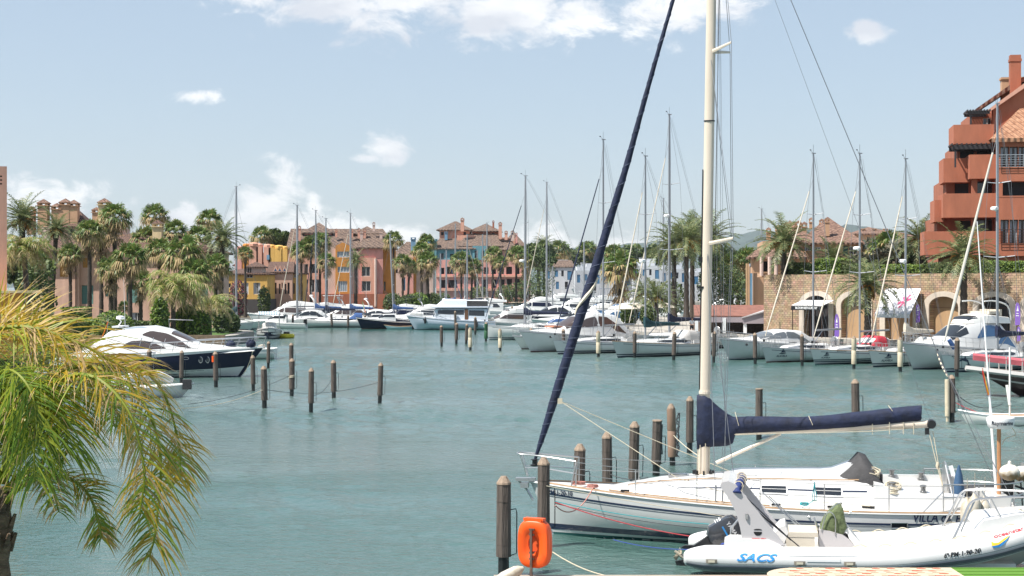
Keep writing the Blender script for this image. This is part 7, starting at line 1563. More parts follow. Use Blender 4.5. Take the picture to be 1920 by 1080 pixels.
# ---------------------------------------------------------------- dark wooden schooner at the right edge
loc = V((XX(1812, 91), 91, 0)); rz = radians(178); d_ = V((cos(rz), sin(rz), 0)); loc = loc - d_ * 15; o = thing('wooden_schooner', 'dark red and black wooden ship with a pale rail at the right edge', 'sailing boat', loc, rz)
darkred = mat('oxblood_hull_paint', (.03, .012, .014), .3, var=.3, vscale=2); H4 = Hull(15, 4.4, 1.3, 1.1, 1.72, 3.0, .8, 1.9, .5, 0, 3.5, 1.3, .4, 1.0); h = H4.build(o, darkred, 30, 9, teak)
greyrail = mat('grey_rail_paint', (.42, .41, .4), .6); H4.rail(o, 'cap_rail', greyrail, .17, -.12); H4.band(h, 'pale_line', greyrail, lambda t: H4.sheer(t) - .72, lambda t: H4.sheer(t) - .62)
for s_ in (1, -1):
 mb = MB()
 for k in range(9): q = H4.S(.5 + k * .054, 1, s_); mb.tube([q, q + V((0, 0, .8))], .035, 5)
 mb.build('stanchions', greyrail, o)
mb = MB(); pts = [H4.S(.62 + .36 * i / 8, 1, 1) + V((0, -.1, .55)) for i in range(9)]; mb.loft([[(p.x, p.y + .1, p.z - .18), (p.x, p.y + .14, p.z + .1), (p.x, -p.y * .2, p.z + .22), (p.x, -p.y * .2, p.z - .18)] for p in pts]); mb.build('deck_cover', mat('faded_red_tarpaulin', (.42, .09, .11), .7, var=.2, vscale=2, bump=.3, bscale=5), o, True)
C4 = Cabin([(6.5, 1.5, 1.0, 3.0, 1.35), (8.6, 1.4, 1.1, 3.0, 1.25), (9.3, 1.3, 1.1, 2.0, 1.2)]); c4 = C4.build(o, 'wheelhouse', white); C4.win(c4, 'window', glass, [6.8, 6.9, 8.3, 8.4], [.2, .2, .2, .2], [.42, .42, .42, .42]); mb = MB(); mb.box((7.7, 0, 3.12), (3.6, 3.3, .14)); mb.build('wheelhouse_roof', white, c4)
dn = dinghy('small white clinker dinghy with a varnished rim at the right edge', 1948, 797, 3.6, radians(178), gel_old, .5, teak)
mb = MB(); q = V((1.3, 0, .4)); mb.tube([q, q + V((0, 0, 3.1))], .045, 6); mb.tube([q + V((0, 0, .5)), q + V((.1, -.1, 1.4))], .07, 6); mb.build('mast', gel_old, dn)
rope('pink and dark line from the fender-board piling to the small dinghy', sag(pz(1790, 74, .9), pz(1905, 73, .35), .25), .02, ropered)
rope('dark line hanging from the fender-board piling', sag(pz(1792, 74, 1.3), pz(1880, 75, .75), .4), .018, ropedark)
o = thing('frayed_bow_line', 'wrapped black and cream line from the yacht bow to the fender-board piling', 'rope', P(1757, 660, 100)); mb = MB(); pts = [V((0, 0, 0)).lerp(P(1777, 705, 74.5) - o.location, k / 12) - V((0, 0, .5 * sin(pi * k / 12) * .3)) for k in range(13)]
for k in range(12): mb.m = k % 2; mb.tube([pts[k], pts[k + 1]], .05, 6)
mb.build('wrapping', [ropedark, ropecream], o)
# ---------------------------------------------------------------- person on the taller yacht of the right row
yt = [x for x in bpy.data.objects if x.get('label', '').startswith('taller yacht with twin')][0]; fny = local_ray(yt.location, yt.rotation_euler.z)
q = fny(1297, 610, .6); Rz = Matrix.Rotation(yt.rotation_euler.z, 3, 'Z'); feet = V(yt.location) + Rz @ V((q.x, .6, 1.36))
skin = mat('skin', (.42, .24, .17), .6); hairm = mat('brown_hair', (.09, .04, .025), .8); shirtm = mat('white_tshirt', (.75, .75, .75), .8); shortm = mat('dark_shorts', (.02, .025, .035), .8)
pr = thing('person', 'person in a white t-shirt and dark shorts standing on a yacht deck, looking down', 'person', feet, radians(25))
def skinned(name, verts, edges, radii, m, parent, lvl=2, root=0):
 me = bpy.data.meshes.new(name); me.from_pydata(verts, edges, []); me.update(); o = bpy.data.objects.new(name, me); COL.objects.link(o); o.parent = parent
 md = o.modifiers.new('skin', 'SKIN'); md.use_smooth_shade = True
 for i, r in enumerate(radii): me.skin_vertices[0].data[i].radius = r if isinstance(r, tuple) else (r, r)
 me.skin_vertices[0].data[root].use_root = True
 s_ = o.modifiers.new('sub', 'SUBSURF'); s_.levels = lvl; s_.render_levels = lvl
 me.materials.append(m); return o
vs = [(0, 0, .94), (0, .0, 1.15), (0, -.02, 1.36), (0, -.05, 1.48), (0, -.09, 1.56), (0, -.12, 1.66), (0, -.11, 1.73),
      (.10, 0, .88), (.11, -.03, .48), (.12, .03, .09), (.12, -.12, .03), (-.10, 0, .88), (-.13, .03, .48), (-.12, .08, .09), (-.13, -.08, .03),
      (.19, -.02, 1.38), (.24, -.02, 1.12), (.13, -.25, 1.04), (.07, -.33, 1.05), (-.19, -.02, 1.38), (-.25, -.01, 1.12), (-.14, -.24, 1.02), (-.07, -.32, 1.03)]
es = [(0, 1), (1, 2), (2, 3), (3, 4), (4, 5), (5, 6), (0, 7), (7, 8), (8, 9), (9, 10), (0, 11), (11, 12), (12, 13), (13, 14), (2, 15), (15, 16), (16, 17), (17, 18), (2, 19), (19, 20), (20, 21), (21, 22)]
ra = [(.15, .1), (.135, .09), (.15, .1), .055, .075, .095, .07, .085, .06, .042, .035, .085, .06, .042, .035, .055, .042, .034, .03, .055, .042, .034, .03]
skinned('body', vs, es, ra, skin, pr)
tv = [(0, 0, .92), (0, 0, 1.15), (0, -.02, 1.38), (0, -.04, 1.45), (.2, -.02, 1.38), (.235, -.02, 1.2), (-.2, -.02, 1.38), (-.24, -.02, 1.2)]
skinned('tshirt', tv, [(0, 1), (1, 2), (2, 3), (2, 4), (4, 5), (2, 6), (6, 7)], [(.172, .12), (.16, .112), (.17, .12), .07, .075, .068, .075, .068], shirtm, pr)
skinned('shorts', [(0, 0, .95), (.1, 0, .86), (.112, -.02, .55), (-.1, 0, .86), (-.128, .02, .55)], [(0, 1), (1, 2), (0, 3), (3, 4)], [(.165, .118), .105, .098, .105, .098], shortm, pr)
mb = MB(); mb.ball((0, -.105, 1.69), .102, 12, 8, (.9, 1.02, .95)); mb.build('hair', hairm, pr, True)
# ---------------------------------------------------------------- the big near sailing yacht
loc = V((XX(1899, 39.2), 39.2, 0)); bowp = V((XX(993, 40.6), 40.6, 0)); L_ = (bowp - loc).length; dv = bowp - loc; rz = atan2(dv.y, dv.x)
sy = thing('sailing_yacht', 'big white sailing yacht in the foreground with a navy sail cover and wrapped headsail', 'sailing boat', loc, rz)
fn = local_ray(loc, rz); RY = Matrix.Rotation(rz, 3, 'Z')
toW = lambda p: V(loc) + RY @ V(p)
H = Hull(L_, 3.75, .95, 1.0, 1.36, .62, .78, 2.15, .42, .55, 4.6, 1.7, .36); hull = H.build(sy, mat('near_yacht_gelcoat', (.55, .55, .545), .2, coat=.35, var=.06, vscale=.8), 44, 14)  # white hull greyed in its base colour to suggest its shaded side
H.band(hull, 'antifouling', antifoul, lambda t: -.3, lambda t: .06, 0, 1, 40); H.band(hull, 'boot_stripe', stripe, lambda t: .13, lambda t: .25 + .03 * t, 0, 1, 40)
H.band(hull, 'cove_line', stripe, lambda t: H.sheer(t) - .30, lambda t: H.sheer(t) - .255, .075, .985, 40); H.band(hull, 'cove_line', stripe, lambda t: H.sheer(t) - .345, lambda t: H.sheer(t) - .33, .075, .985, 40)
H.rail(hull, 'toe_rail', teak, .028, .0, .02, .97, 40); H.rail(hull, 'gunwale', gel, .035, -.03, 0, 1, 40)
X = lambda px, yl=0.0: fn(px, HY, yl).x
Z = lambda px, py, yl=0.0: fn(px, py, yl).z
dk = H.deck_z
for (t_, px, py, sz, sh) in (('PM-1-20-10', 1050, 925, .165, 0.0), ('VILLA de', 1746, 971, .29, .2), ('. . ES', 1790, 973, .28, .2)):
 q = fn(px, py, H.w(min(1, X(px, 1.4) / L_)) - .03); H.text(hull, t_, q.x, q.z, sz, stripe, 1, True, sh, .82)
q = fn(1796, 983, 1.55); H.text(hull, 'elan', q.x, q.z, .17, black, 1, True, .35, 1.35)
q = fn(1685, 984, 1.7); mb = MB(); c = H.at(q.x, q.z, 1, .0)
pp = lambda r, k: H.at(q.x + r * .19 * max(-1, min(1, 1.5 * cos(k))), q.z + r * .065 * max(-1, min(1, 1.4 * sin(k))), 1, .022)
mb.tube([pp(1.0, 2 * pi * i / 24) for i in range(25)], .014, 6, False); pw = mb.build('hull_window', steel, hull, True)
mb = MB(); mb.q(*[pp(.95, 2 * pi * i / 24) - V((0, .012, 0)) for i in range(24)]); mb.build('pane', glass, pw)
mb = MB()
for (px, py) in ((1594, 950), (1590, 962), (1516, 968)): q = fn(px, py, 1.75); q = H.at(q.x, q.z, 1, .005); mb.ball(q, .03, 8, 5)
mb.build('skin_fitting', steel, hull)
# deckhouse
xa, xf = X(1642), X(1122)
secs = [(xa, 1.18, dk(xa) - .02, 1.62, 1.0), (X(1560), 1.2, dk(X(1560)) - .02, 1.60, 1.0), (X(1450), 1.15, 1.0, 1.60, .93), (X(1330), 1.02, 1.03, 1.57, .8), (X(1240), .85, 1.07, 1.46, .62), (X(1170), .6, 1.12, 1.30, .42), (xf, .3, 1.16, 1.19, .2)]
C = Cabin(secs); co = C.build(sy, 'coachroof', gel, 40)
for (a, b2) in ((1577, 1530), (1474, 1428)):
 fw = C.win(co, 'window', white, [X(a + 3, 1.1), X(b2 - 3, 1.1)], [.15, .15], [.335, .335], (1,), 8, .012)
 C.win(fw, 'pane', glass, [X(a, 1.1), X(b2, 1.1)], [.18, .18], [.31, .31], (1,), 8, .02)
 mb = MB(); mb.tube([C.pt(X(a, 1.1), .245, 1, .03), C.pt(X(b2, 1.1), .245, 1, .03)], .008, 4); mb.build('window_bar', white, fw)
C.win(co, 'dark_line', stripe, [X(1626, 1.1), X(1270, 1.0)], [.235, .235], [.262, .262], (1,), 24, .006)
mb = MB(); mb.tube([C.pt(lerp(X(1630), X(1180), k / 16), .52, 1, .04) for k in range(17)], .016, 5);
for k in range(0, 17, 4): mb.tube([C.pt(lerp(X(1630), X(1180), k / 16), .52, 1, .0), C.pt(lerp(X(1630), X(1180), k / 16), .52, 1, .045)], .014, 4)
mb.build('hand_rail', teak, co)
zr = 1.64
mb = MB(); mb.loft([[(X(px), y, z) for y, z in ((-.5, zr - .03), (-.46, zr + h_), (.46, zr + h_), (.5, zr - .03))] for px, h_ in ((1372, .02), (1390, .06), (1540, .09), (1562, .12), (1598, .30), (1603, .31))]); mb.build('sea_hood', gel, co)
mb = MB(); mb.box((X(1612), 0, 1.72), (.25, 1.5, .32)); mb.box((X(1645), 0, 1.35), (.12, 1.3, .7)); mb.build('companionway', greyfab, co)
for (px, y, w_) in ((1272, 0, .5), (1420, -.05, .42), (1400, -.55, .35)):
 x = X(px); z = C.pt(x, .95).z; fm_ = MB(); fm_.box((x, y, z + .02), (w_, w_ * .8, .06)); ho = fm_.build('deck_hatch', steel, co); fm_ = MB(); fm_.box((x, y, z + .055), (w_ * .86, w_ * .66, .015)); fm_.build('pane', glass, ho)
# grey folded sprayhood
hs = [(X(1563), 1.62, .55), (X(1580), 1.78, .8), (X(1598), 1.98, .95), (X(1610), 2.16, 1.0), (X(1622), 2.1, 1.02), (X(1640), 1.72, 1.08), (X(1655), 1.4, 1.1), (X(1664), 1.22, 1.05)]
rg = []
for i, (x, z, w_) in enumerate(hs):
 r = []
 for k in range(15):
  a = pi * k / 14; yy = -w_ * cos(a); zz_ = z - (z - min(z - .1, 1.35 - .15 * (i > 5))) * (1 - sin(a) ** .55)
  r.append((x + .03 * sin(k * 2.1 + i), yy, zz_ + .015 * sin(k * 3.3 + i * 2)))
 rg.append(r)
mb = MB(); mb.loft(rg, False, False, False); mb.build('sprayhood', greyfab, sy, True, 60)
# cockpit
for s_ in (1, -1):
 x0, x1 = X(1640), X(1815); mb = MB()
 mb.loft([[(x, s_ * y, z) for y, z in ((1.48, .93), (1.40, .93 + h_), (1.12, .97 + h_), (1.02, .80))] for x, h_ in ((x0 + .15, .62), (x0 - .1, .56), (lerp(x0, x1, .3), .42), (lerp(x0, x1, .7), .36), (x1 + .3, .32), (x1, .05))]); mb.build('cockpit_coaming', gel, sy, True, 40)
mb = MB(); mb.box((lerp(X(1640), X(1850), .5), 0, .62), (2.9, 2.1, .08)); mb.build('cockpit_sole', teak, sy)
mb = MB(); mb.box((X(1790), -.2, 1.2), (.35, .5, .8)); mb.box((X(1700), -1.35, 1.3), (2.2, .1, .35)); mb.box((X(1858), 0, 1.1), (.5, 2.6, .3)); mb.build('helm_seat', gel, sy)
mb = MB(); mb.lathe((X(1772), 0, 1.45), [(.5, -.02), (.53, 0), (.5, .02)], 20, Matrix.Rotation(pi / 2, 3, 'Y'));
for k in range(3): a = k * pi / 3; mb.tube([(X(1772), .5 * cos(a), 1.45 + .5 * sin(a)), (X(1772), -.5 * cos(a), 1.45 - .5 * sin(a))], .012, 4)
mb.build('steering_wheel', steel, sy)
for (px, yl, z, rp) in ((1674, 1.24, 1.40, 1), (1731, 1.24, 1.34, 0), (1672, -1.24, 1.42, 0), (1727, -1.24, 1.36, 0), (1633, .75, 1.66, 2)):
 x = X(px, yl); mb = MB(); mb.lathe((x, yl, z), [(.09, 0), (.09, .03), (.06, .05), (.055, .12), (.075, .15), (.075, .18), (.04, .19)], 14); wn = mb.build('winch', mat('dark_chrome', (.25, .25, .25), .3, metal=.7), sy, True)
 if rp:
  rr = random.Random(px); mb = MB()
  for k in range(7): rd = .16 + .06 * rr.random(); mb.tube([(x + rd * cos(a), yl + rd * .8 * sin(a) + .03, z + .02 + .05 * rr.random() + k * .025 - .06 * (1 + sin(a))) for a in [2 * pi * i / 14 + k for i in range(15)]], .012, 5, False)
  mb.build('coiled_rope', ropecream, wn, True)
mb = MB()
for (px, yl) in ((1640, 1.35), (1625, 1.3), (1760, 1.4), (1560, 1.5), (1455, 1.55), (1172, .75), (1110, .5)): x = X(px, yl); mb.box((x, yl, dk(x) + .05), (.22, .07, .05)); mb.box((x - .05, yl, dk(x) + .02), (.04, .05, .06))
mb.build('deck_cleats', black, sy)
mb = MB(); mb.tube([H.S(lerp(.5, .83, k / 10), 1, 1) + V((0, -.28, .02)) for k in range(11)], .02, 4); mb.build('genoa_track', teak, sy)
# guard rails, pulpit and pushpit
gl_ = guard(sy, H, .14, .9, .62, 6, .014);
mb = MB()
for z in (.64, .34):
 a = [H.S(.90, 1, 1) + V((0, -.05, z)), H.S(.96, 1, 1) + V((.1, .02, z + .03)), V((L_ + .22, .2, dk(L_) + z + .04)), V((L_ + .30, 0, dk(L_) + z + .04)), V((L_ + .22, -.2, dk(L_) + z + .04)), H.S(.96, 1, -1) + V((.1, -.02, z + .03)), H.S(.90, 1, -1) + V((0, .05, z))]
 if z > .5: mb.tube(catmull(a, 5), .02, 6)
 else: mb.tube(catmull([a[0], a[1], V((L_ + .1, .18, dk(L_) + z))], 4), .016, 5); mb.tube(catmull([a[-1], a[-2], V((L_ + .1, -.18, dk(L_) + z))], 4), .016, 5)
for s_ in (1, -1):
 p = H.S(.9, 1, s_) - V((-.12, s_ * .05, 0)); mb.tube([p, H.S(.9, 1, s_) + V((0, -s_ * .05, .64))], .018, 5)
 mb.tube([V((L_ + .22, s_ * .2, dk(L_) + .68)), V((L_ + .05, s_ * .12, dk(L_) + .1))], .018, 5)
mb.build('pulpit', steel, sy, True)
mb = MB()
for z in (.66, .36):
 pts = [H.S(.16, 1, 1) + V((0, -.06, z)), H.S(.05, 1, 1) + V((0, -.05, z)), V((-.02, 1.0, H.zs + z)), V((-.05, .5, H.zs + z))]; mb.tube(catmull(pts, 4), .018, 6); mb.tube(catmull([V((p.x, -p.y, p.z)) for p in pts], 4), .018, 6)
for s_ in (1, -1):
 for t in (.02, .09, .16): p = H.S(t, 1, s_) - V((0, s_ * .06, 0)); mb.tube([p, p + V((0, 0, .66))], .018, 5)
 mb.tube([H.S(.2, 1, s_) - V((0, s_ * .06, 0)), H.S(.16, 1, s_) + V((0, -s_ * .06, .5))], .016, 5)
mb.build('pushpit', steel, sy, True)
mb = MB(); mb.box((L_ + .1, 0, dk(L_) + .02), (.5, .22, .08)); mb.tube([(L_ + .3, 0, dk(L_)), (L_ + .05, .06, dk(L_) - .25), (L_ - .1, .1, dk(L_) - .5)], .03, 6); mb.box((L_ + .12, .05, dk(L_) - .12), (.2, .3, .12)); mb.build('bow_anchor', steel, sy)
# mast, spreaders, standing rigging
xm = fn(1319, 880, 0).x; zd = 1.56; ztop = 17.9; lean = -.0165
lx = lambda z: xm + lean * (z - zd)
mb = MB(); mb.tube([(lx(z), 0, z) for z in (zd - .1, 5, 9, 13, 16, ztop)], [.138, .135, .13, .125, .11, .09], 14, True, .68); ms = mb.build('mast', cream_mast, sy, True, 60)
mb = MB()
for z in (2.6, 10.4): mb.tube([(lx(z), 0, z), (lx(z), 0, z + .03)], [.142, .142], 14, True, .72)
mb.box((lx(7.0) + .16, .0, 6.95), (.1, .1, .12)); mb.box((lx(6.2) + .15, .05, 6.25), (.16, .06, .05)); mb.tube([(lx(4.) + .14, .03, 3.7), (lx(9) + .14, .03, 9.2)], .018, 4); mb.build('mast_fittings', black, ms)
mb = MB(); mb.tube([(lx(z) - .05 - .14, 0, z) for z in (4.2, 9, 13, 17)], .012, 4); mb.build('sail_groove', greyfab, ms)
tips = {}
for k, (z, ws, dz_) in enumerate(((7.35, 1.2, .1), (12.15, .85, .1))):
 for s_ in (1, -1):
  mb = MB(); tp = V((lx(z) - .62 + .12 * k, s_ * ws, z + dz_)); mb.tube([(lx(z) - .05, s_ * .05, z), tp], [.055, .032], 6, True, .5); tips[(k, s_)] = tp; mb.build('spreader', cream_mast, ms)
mb = MB()
for s_ in (1, -1):
 ch = V((xm - .45, s_ * 1.42, dk(xm) + .02)); top = V((lx(17.6), s_ * .05, 17.6))
 mb.tube([ch, tips[(0, s_)]], .008, 5); mb.tube([tips[(0, s_)], tips[(1, s_)]], .008, 5); mb.tube([tips[(1, s_)], top], .008, 5)
 mb.tube([tips[(0, s_)], (lx(12), s_ * .05, 12.05)], .007, 5); mb.tube([ch + V((.16, -s_ * .05, 0)), (lx(7.1), s_ * .06, 7.15)], .008, 5); mb.tube([ch + V((-.35, -s_ * .1, 0)), (lx(7.1), s_ * .06, 7.2)], .007, 5)
 mb.tube([ch, ch + V((-.02, 0, .38))], .02, 6); mb.tube([ch + V((.16, -s_ * .05, 0)), ch + V((.15, -s_ * .06, .38))], .02, 6)
 mb.tube([(.1, s_ * 1.0, .98), (1.7, 0, 4.4)], .008, 5)
mb.tube([(1.7, 0, 4.4), (lx(17.8) - .1, 0, 17.8)], .011, 5)
mb.tube([(lx(17.3) - .1, .04, 17.3), (xm - 5.55, .05, 2.95)], .006, 4)
for (dx, yy, a, b2) in ((-.32, .08, 4.0, 17.0), (-.45, -.08, 4.0, 17.2), (-.55, .12, 2.4, 16.8)): mb.tube([(xm + dx, yy, a if a > 3 else 2.0), (lx(b2) - .12, yy * .4, b2)], .006, 4)
mb.build('rigging', wire, sy)
mb = MB()
for k in range(7):
 a = k * .9; mb.tube([(xm + .16 * cos(a), .13 * sin(a), zd - .02), (lx(3) + .15 * cos(a), .11 * sin(a), 2.9)], .012, 4)
mb.lathe((xm, 0, zd - .08), [(.26, 0), (.24, .05), (.16, .1)], 12); mb.build('mast_halyards', ropecream, ms)
for k in range(8): mb = MB(); a = k * .8; mb.box((xm + .24 * cos(a), .2 * sin(a), zd + .06), (.07, .05, .1), a); mb.build('mast_foot_block', black, ms)
# furled headsail in its navy wrap
path = [(1003, 862), (1020, 810), (1040, 746), (1060, 682), (1078, 624), (1103, 545), (1135, 440), (1172, 320), (1199, 222), (1228, 118), (1262, 0), (1300, -135), (1332, -250)]
pts = [fn(px, py, 0) for px, py in path]; rs = [.035, .08, .11, .12, .125, .125, .105, .082, .068, .056, .046, .04, .036]
cp = catmull(pts, 5); m_ = len(cp) - 1; rr_ = [interp(i / 5, list(range(13)), rs) * (1 + .05 * sin(i * 2.3)) for i in range(m_ + 1)]
mb = MB(); mb.tube(cp, rr_, 12); hsail = mb.build('furled_headsail', navyfab, sy, True, 70)
def helix(mb, path, rad, off, turns, r, k0=0.0, f0=0.0, f1=1.0):
 n = int(turns * 12); out = []; mm = len(path) - 1
 for i in range(n + 1):
  f = lerp(f0, f1, i / n); a = f * mm; k = min(int(a), mm - 1); p = path[k].lerp(path[k + 1], a - k); t = (path[k + 1] - path[k]).normalized(); u = t.cross(V((0, 1, 0))).normalized(); w_ = t.cross(u); R2 = lerp(rad[k], rad[k + 1], a - k) + off; th = k0 + turns * 2 * pi * i / n
  out.append(p + u * cos(th) * R2 + w_ * sin(th) * R2)
 mb.tube(out, r, 4, False)
mb = MB(); helix(mb, cp, rr_, .004, 34, .006, 0, .03, .95); mb.build('wrap_line', mat('pale_blue_grey_cord', (.1, .12, .19), .8), hsail)
mb = MB(); helix(mb, cp, rr_, .002, .55, .045, 2.9, .37, .44); mb.build('cream_luff_patch', creamfab, hsail)
mb = MB(); p = fn(1003, 866, 0); mb.lathe(p - V((0, 0, .12)), [(.05, 0), (.12, .02), (.12, .05), (.07, .07), (.07, .16), (.12, .18), (.05, .2)], 12); mb.build('furling_drum', black, sy, True)
# boom and its cover
xb = lambda px, py: fn(px, py, 0)
b0, b1 = xb(1338, 812), xb(1746, 795); mb = MB(); mb.tube([b0, b1], [.085, .095], 8, True, .75); bo = mb.build('boom', cream_mast, sy, True)
mb = MB(); mb.lathe(b1, [(.1, -.12), (.12, -.05), (.12, .05), (.08, .12)], 10, Matrix.Rotation(pi / 2, 3, 'X')); mb.box(b1 + V((.1, 0, -.18)), (.1, .06, .16)); mb.build('boom_end', black, bo)
tie = MB()
for px in (1635, 1667, 1693, 1712): p = xb(px, 800); tie.tube([p + V((0, .08, .12)), p + V((0, .09, -.18))], .012, 4);
tie.tube([xb(1370, 814) - V((0, -.1, .0)), xb(1635, 808) + V((0, .1, -.0)), xb(1740, 801)], .011, 4); tie.build('reef_line', ropecream, bo)
secs = [(1307, 741, 842, .12), (1314, 739, 843, .17), (1322, 739, 841, .19), (1330, 744, 840, .17), (1337, 753, 838, .16), (1350, 765, 836, .15), (1365, 776, 835, .13), (1374, 780, 832, .12), (1379, 782, 813, .13), (1400, 781, 812, .15), (1440, 782, 811, .155), (1500, 782, 809, .15), (1550, 778, 806, .14), (1600, 773, 802, .13), (1650, 768, 798, .12), (1700, 763, 792, .11), (1727, 760, 788, .10)]
rings = []
for i, (px, t, b2, w_) in enumerate(secs):
 p, q = xb(px, t), xb(px, b2); c = (p + q) / 2; hh = (p.z - q.z) / 2; r = []
 for k in range(16):
  a = 2 * pi * k / 16; sx = 1 if i > 8 else .75
  yy = w_ * (abs(cos(a)) ** sx) * (1 if cos(a) > 0 else -1); zz_ = hh * sin(a)
  wr = .018 * sin(k * 1.9 + i * 1.3) * (1 if 0 < i < 16 else .3)
  r.append((c.x + (.015 * sin(k * 2.3 + i)), yy * (1 + wr * 3) , c.z + zz_ + wr))
 rings.append(r)
mb = MB(); mb.loft(rings); sc = mb.build('sail_cover', navyfab, sy, True, 60)
mb = MB(); p = xb(1320, 737); mb.tube([V((lx(p.z), 0, p.z - .02)), V((lx(p.z), 0, p.z + .05))], [.15, .15], 14, True, .8); mb.build('collar_strap', cream_mast, sc)
mb = MB()
for (px, py0, py1) in ((1380, 772, 797), (1518, 780, 796), (1667, 760, 770)): a, b2 = xb(px - 2, py0), xb(px + 5, py1); mb.tube([a + V((0, .05, 0)), (a + b2) / 2 + V((0, .16, 0)), b2 + V((0, .165, 0))], .008, 4)
mb.build('cover_ties', ropecream, sc)
mb = MB(); mb.tube([xb(1343, 868), xb(1464, 813)], [.05, .04], 8); mb.build('vang', cream_mast, bo, True)
mb = MB(); e = xb(1745, 808)
for dx in (-.05, .05): mb.tube([e + V((dx, 0, 0)), xb(1757, 870) + V((dx * .4, .1, 0)), xb(1768, 925) + V((0, .3, 0))], .011, 5)
mb.lathe(xb(1757, 872) + V((0, .1, 0)), [(.03, -.08), (.05, 0), (.03, .08)], 8); mb.build('mainsheet', ropecream, bo, True)
# headsail sheets and deck lines
mb = MB(); c = fn(1050, 752, .05)
mb.tube([c, fn(1268, 895, 1.0)], .010, 5); mb.tube([c, fn(1420, 905, -1.0)], .010, 5); mb.tube([fn(1268, 895, 1.0), fn(1360, 925, 1.2), fn(1640, 950, 1.35)], .009, 4); mb.box(c, (.12, .05, .14)); mb.build('headsail_sheets', ropecream, sy)
mb = MB(); [mb.tube([V((X(1527, 1.7) + .02 * sin(k * 3), 1.72 + .02 * cos(k), 1.62)), V((X(1527, 1.7) + .07 * sin(k * 2.1), 1.74, 1.2)), V((X(1527, 1.7) + .05 * cos(k), 1.73, 1.18))], .009, 4) for k in range(6)];
mb.tube([V((X(1527, 1.7), 1.72, 1.2)), V((X(1512, 1.6), 1.6, 1.03)), V((X(1505, 1.55), 1.5, 1.03))], .01, 4); [mb.tube([(X(1508, 1.5) + .1 * cos(a), 1.5 + .09 * sin(a), 1.05 + k * .02) for a in [2 * pi * i / 12 + k for i in range(13)]], .011, 4, False) for k in range(3)]; mb.build('teal_rope_coil', ropeteal, sy)
mb = MB(); rr = random.Random(8); [mb.tube([(X(1085, .3) + (.14 + .05 * rr.random()) * cos(a), .3 + .1 * sin(a), dk(X(1085)) + .05 + k * .02) for a in [2 * pi * i / 12 + k for i in range(13)]], .012, 4, False) for k in range(4)]; [mb.tube([(X(1112, .5) + (.10 + .05 * rr.random()) * cos(a), .62 + .08 * sin(a), dk(X(1112)) + .05 + k * .02) for a in [2 * pi * i / 12 + k for i in range(13)]], .014, 4, False) for k in range(4)]; mb.build('pink_rope_coil', mat('pink_rope', (.5, .22, .18), .85), sy)
# stern furniture
mb = MB(); yl = .9; p = fn(1797, 945, yl); q = fn(1798, 872, yl); mb.tube([p, p.lerp(q, .3), p.lerp(q, .75), q], [.135, .15, .085, .02], 12); mb.build('folded_parasol_cover', mat('petrol_blue_canvas', (.03, .08, .16), .7, bump=.3, bscale=6), sy, True)
mb = MB(); p = fn(1785, 925, .6); q = fn(1773, 872, .6); mb.tube([p, q], .02, 6); mb.add([fn(1778, 874, .6), fn(1786, 872, .6), fn(1792, 892, .62), fn(1784, 893, .6)], [(0, 1, 2, 3)]); mb.add([fn(1778, 874, .64), fn(1786, 872, .64), fn(1792, 892, .66), fn(1784, 893, .64)], [(3, 2, 1, 0)]); mb.build('dan_buoy', white, sy)
yl = .55; p, q = fn(1873, 955, yl), fn(1873, 803, yl); mb = MB(); mb.tube([p, q], .05, 8); po = mb.build('radar_pole', mat('varnished_pole', (.42, .21, .1), .4), sy, True)
mb = MB(); c = fn(1876, 803, yl); mb.lathe(c, [(.26, 0), (.31, .06), (.34, .2), (.33, .26), (.22, .3), (.02, .31)], 20); rd = mb.build('radar_dome', white, po, True)
rt = lettering('Raymarine', rd, (0, 0, 0), .135, stripe)
for v in rt.data.vertices: a = v.co.x / .335; v.co = V((c.x - .335 * sin(a), c.y + .335 * cos(a) + .012, c.z + .14 + v.co.y))
rt.rotation_euler = (0, 0, 0)
mb = MB(); mb.tube(catmull([c + V((-.25, 0, .05)), c + V((-.35, 0, -.15)), c + V((-.12, 0, -.25)), c + V((-.03, .03, -.4))], 5), .012, 4); mb.build('radar_cable', ropecream, rd)
mb = MB(); p, q = fn(1868, 920, .2), fn(1832, 415, .2); mb.tube([p, p.lerp(q, .3), p.lerp(q, .31), q], [.04, .036, .028, .012], 8); mb.build('whip_antenna', white, sy, True)
a, b2 = fn(1843, 690, .22), fn(1854, 738, .22)
flag('small red and yellow flag on the white whip antenna of the big yacht', toW(a), toW(b2), .16, [flag_red, flag_yel, flag_red], (-.15, -.1, -.2), seed=5)
mb = MB(); p = fn(1805, 925, -.9); q = fn(1880, 925, -.9); mb.tube([p, p.lerp(q, .3), p.lerp(q, .8), q], [.2, .23, .22, .14], 12); ro = mb.build('rolled_dinghy', mat('dark_grey_hypalon', (.04, .04, .045), .6, bump=.3, bscale=5), None, True); ro.location = loc; ro.rotation_euler = (0, 0, rz); tag(ro, 'rolled dark grey rubber dinghy stowed on the stern of the big yacht', 'dinghy')
mb = MB(); c = fn(1888, 915, -.8); mb.box(c + V((0, 0, .05)), (.3, .3, .45)); mb.box(c - V((0.02, 0, .5)), (.14, .12, .7)); om = mb.build('outboard_motor', black, None); om.location = loc; om.rotation_euler = (0, 0, rz); tag(om, 'small black outboard motor clamped at the stern rail of the big yacht', 'outboard motor')
dirty = mat('grimy_white_fender', (.62, .58, .5), .5, var=.25, vscale=6, col2=(.33, .28, .2))
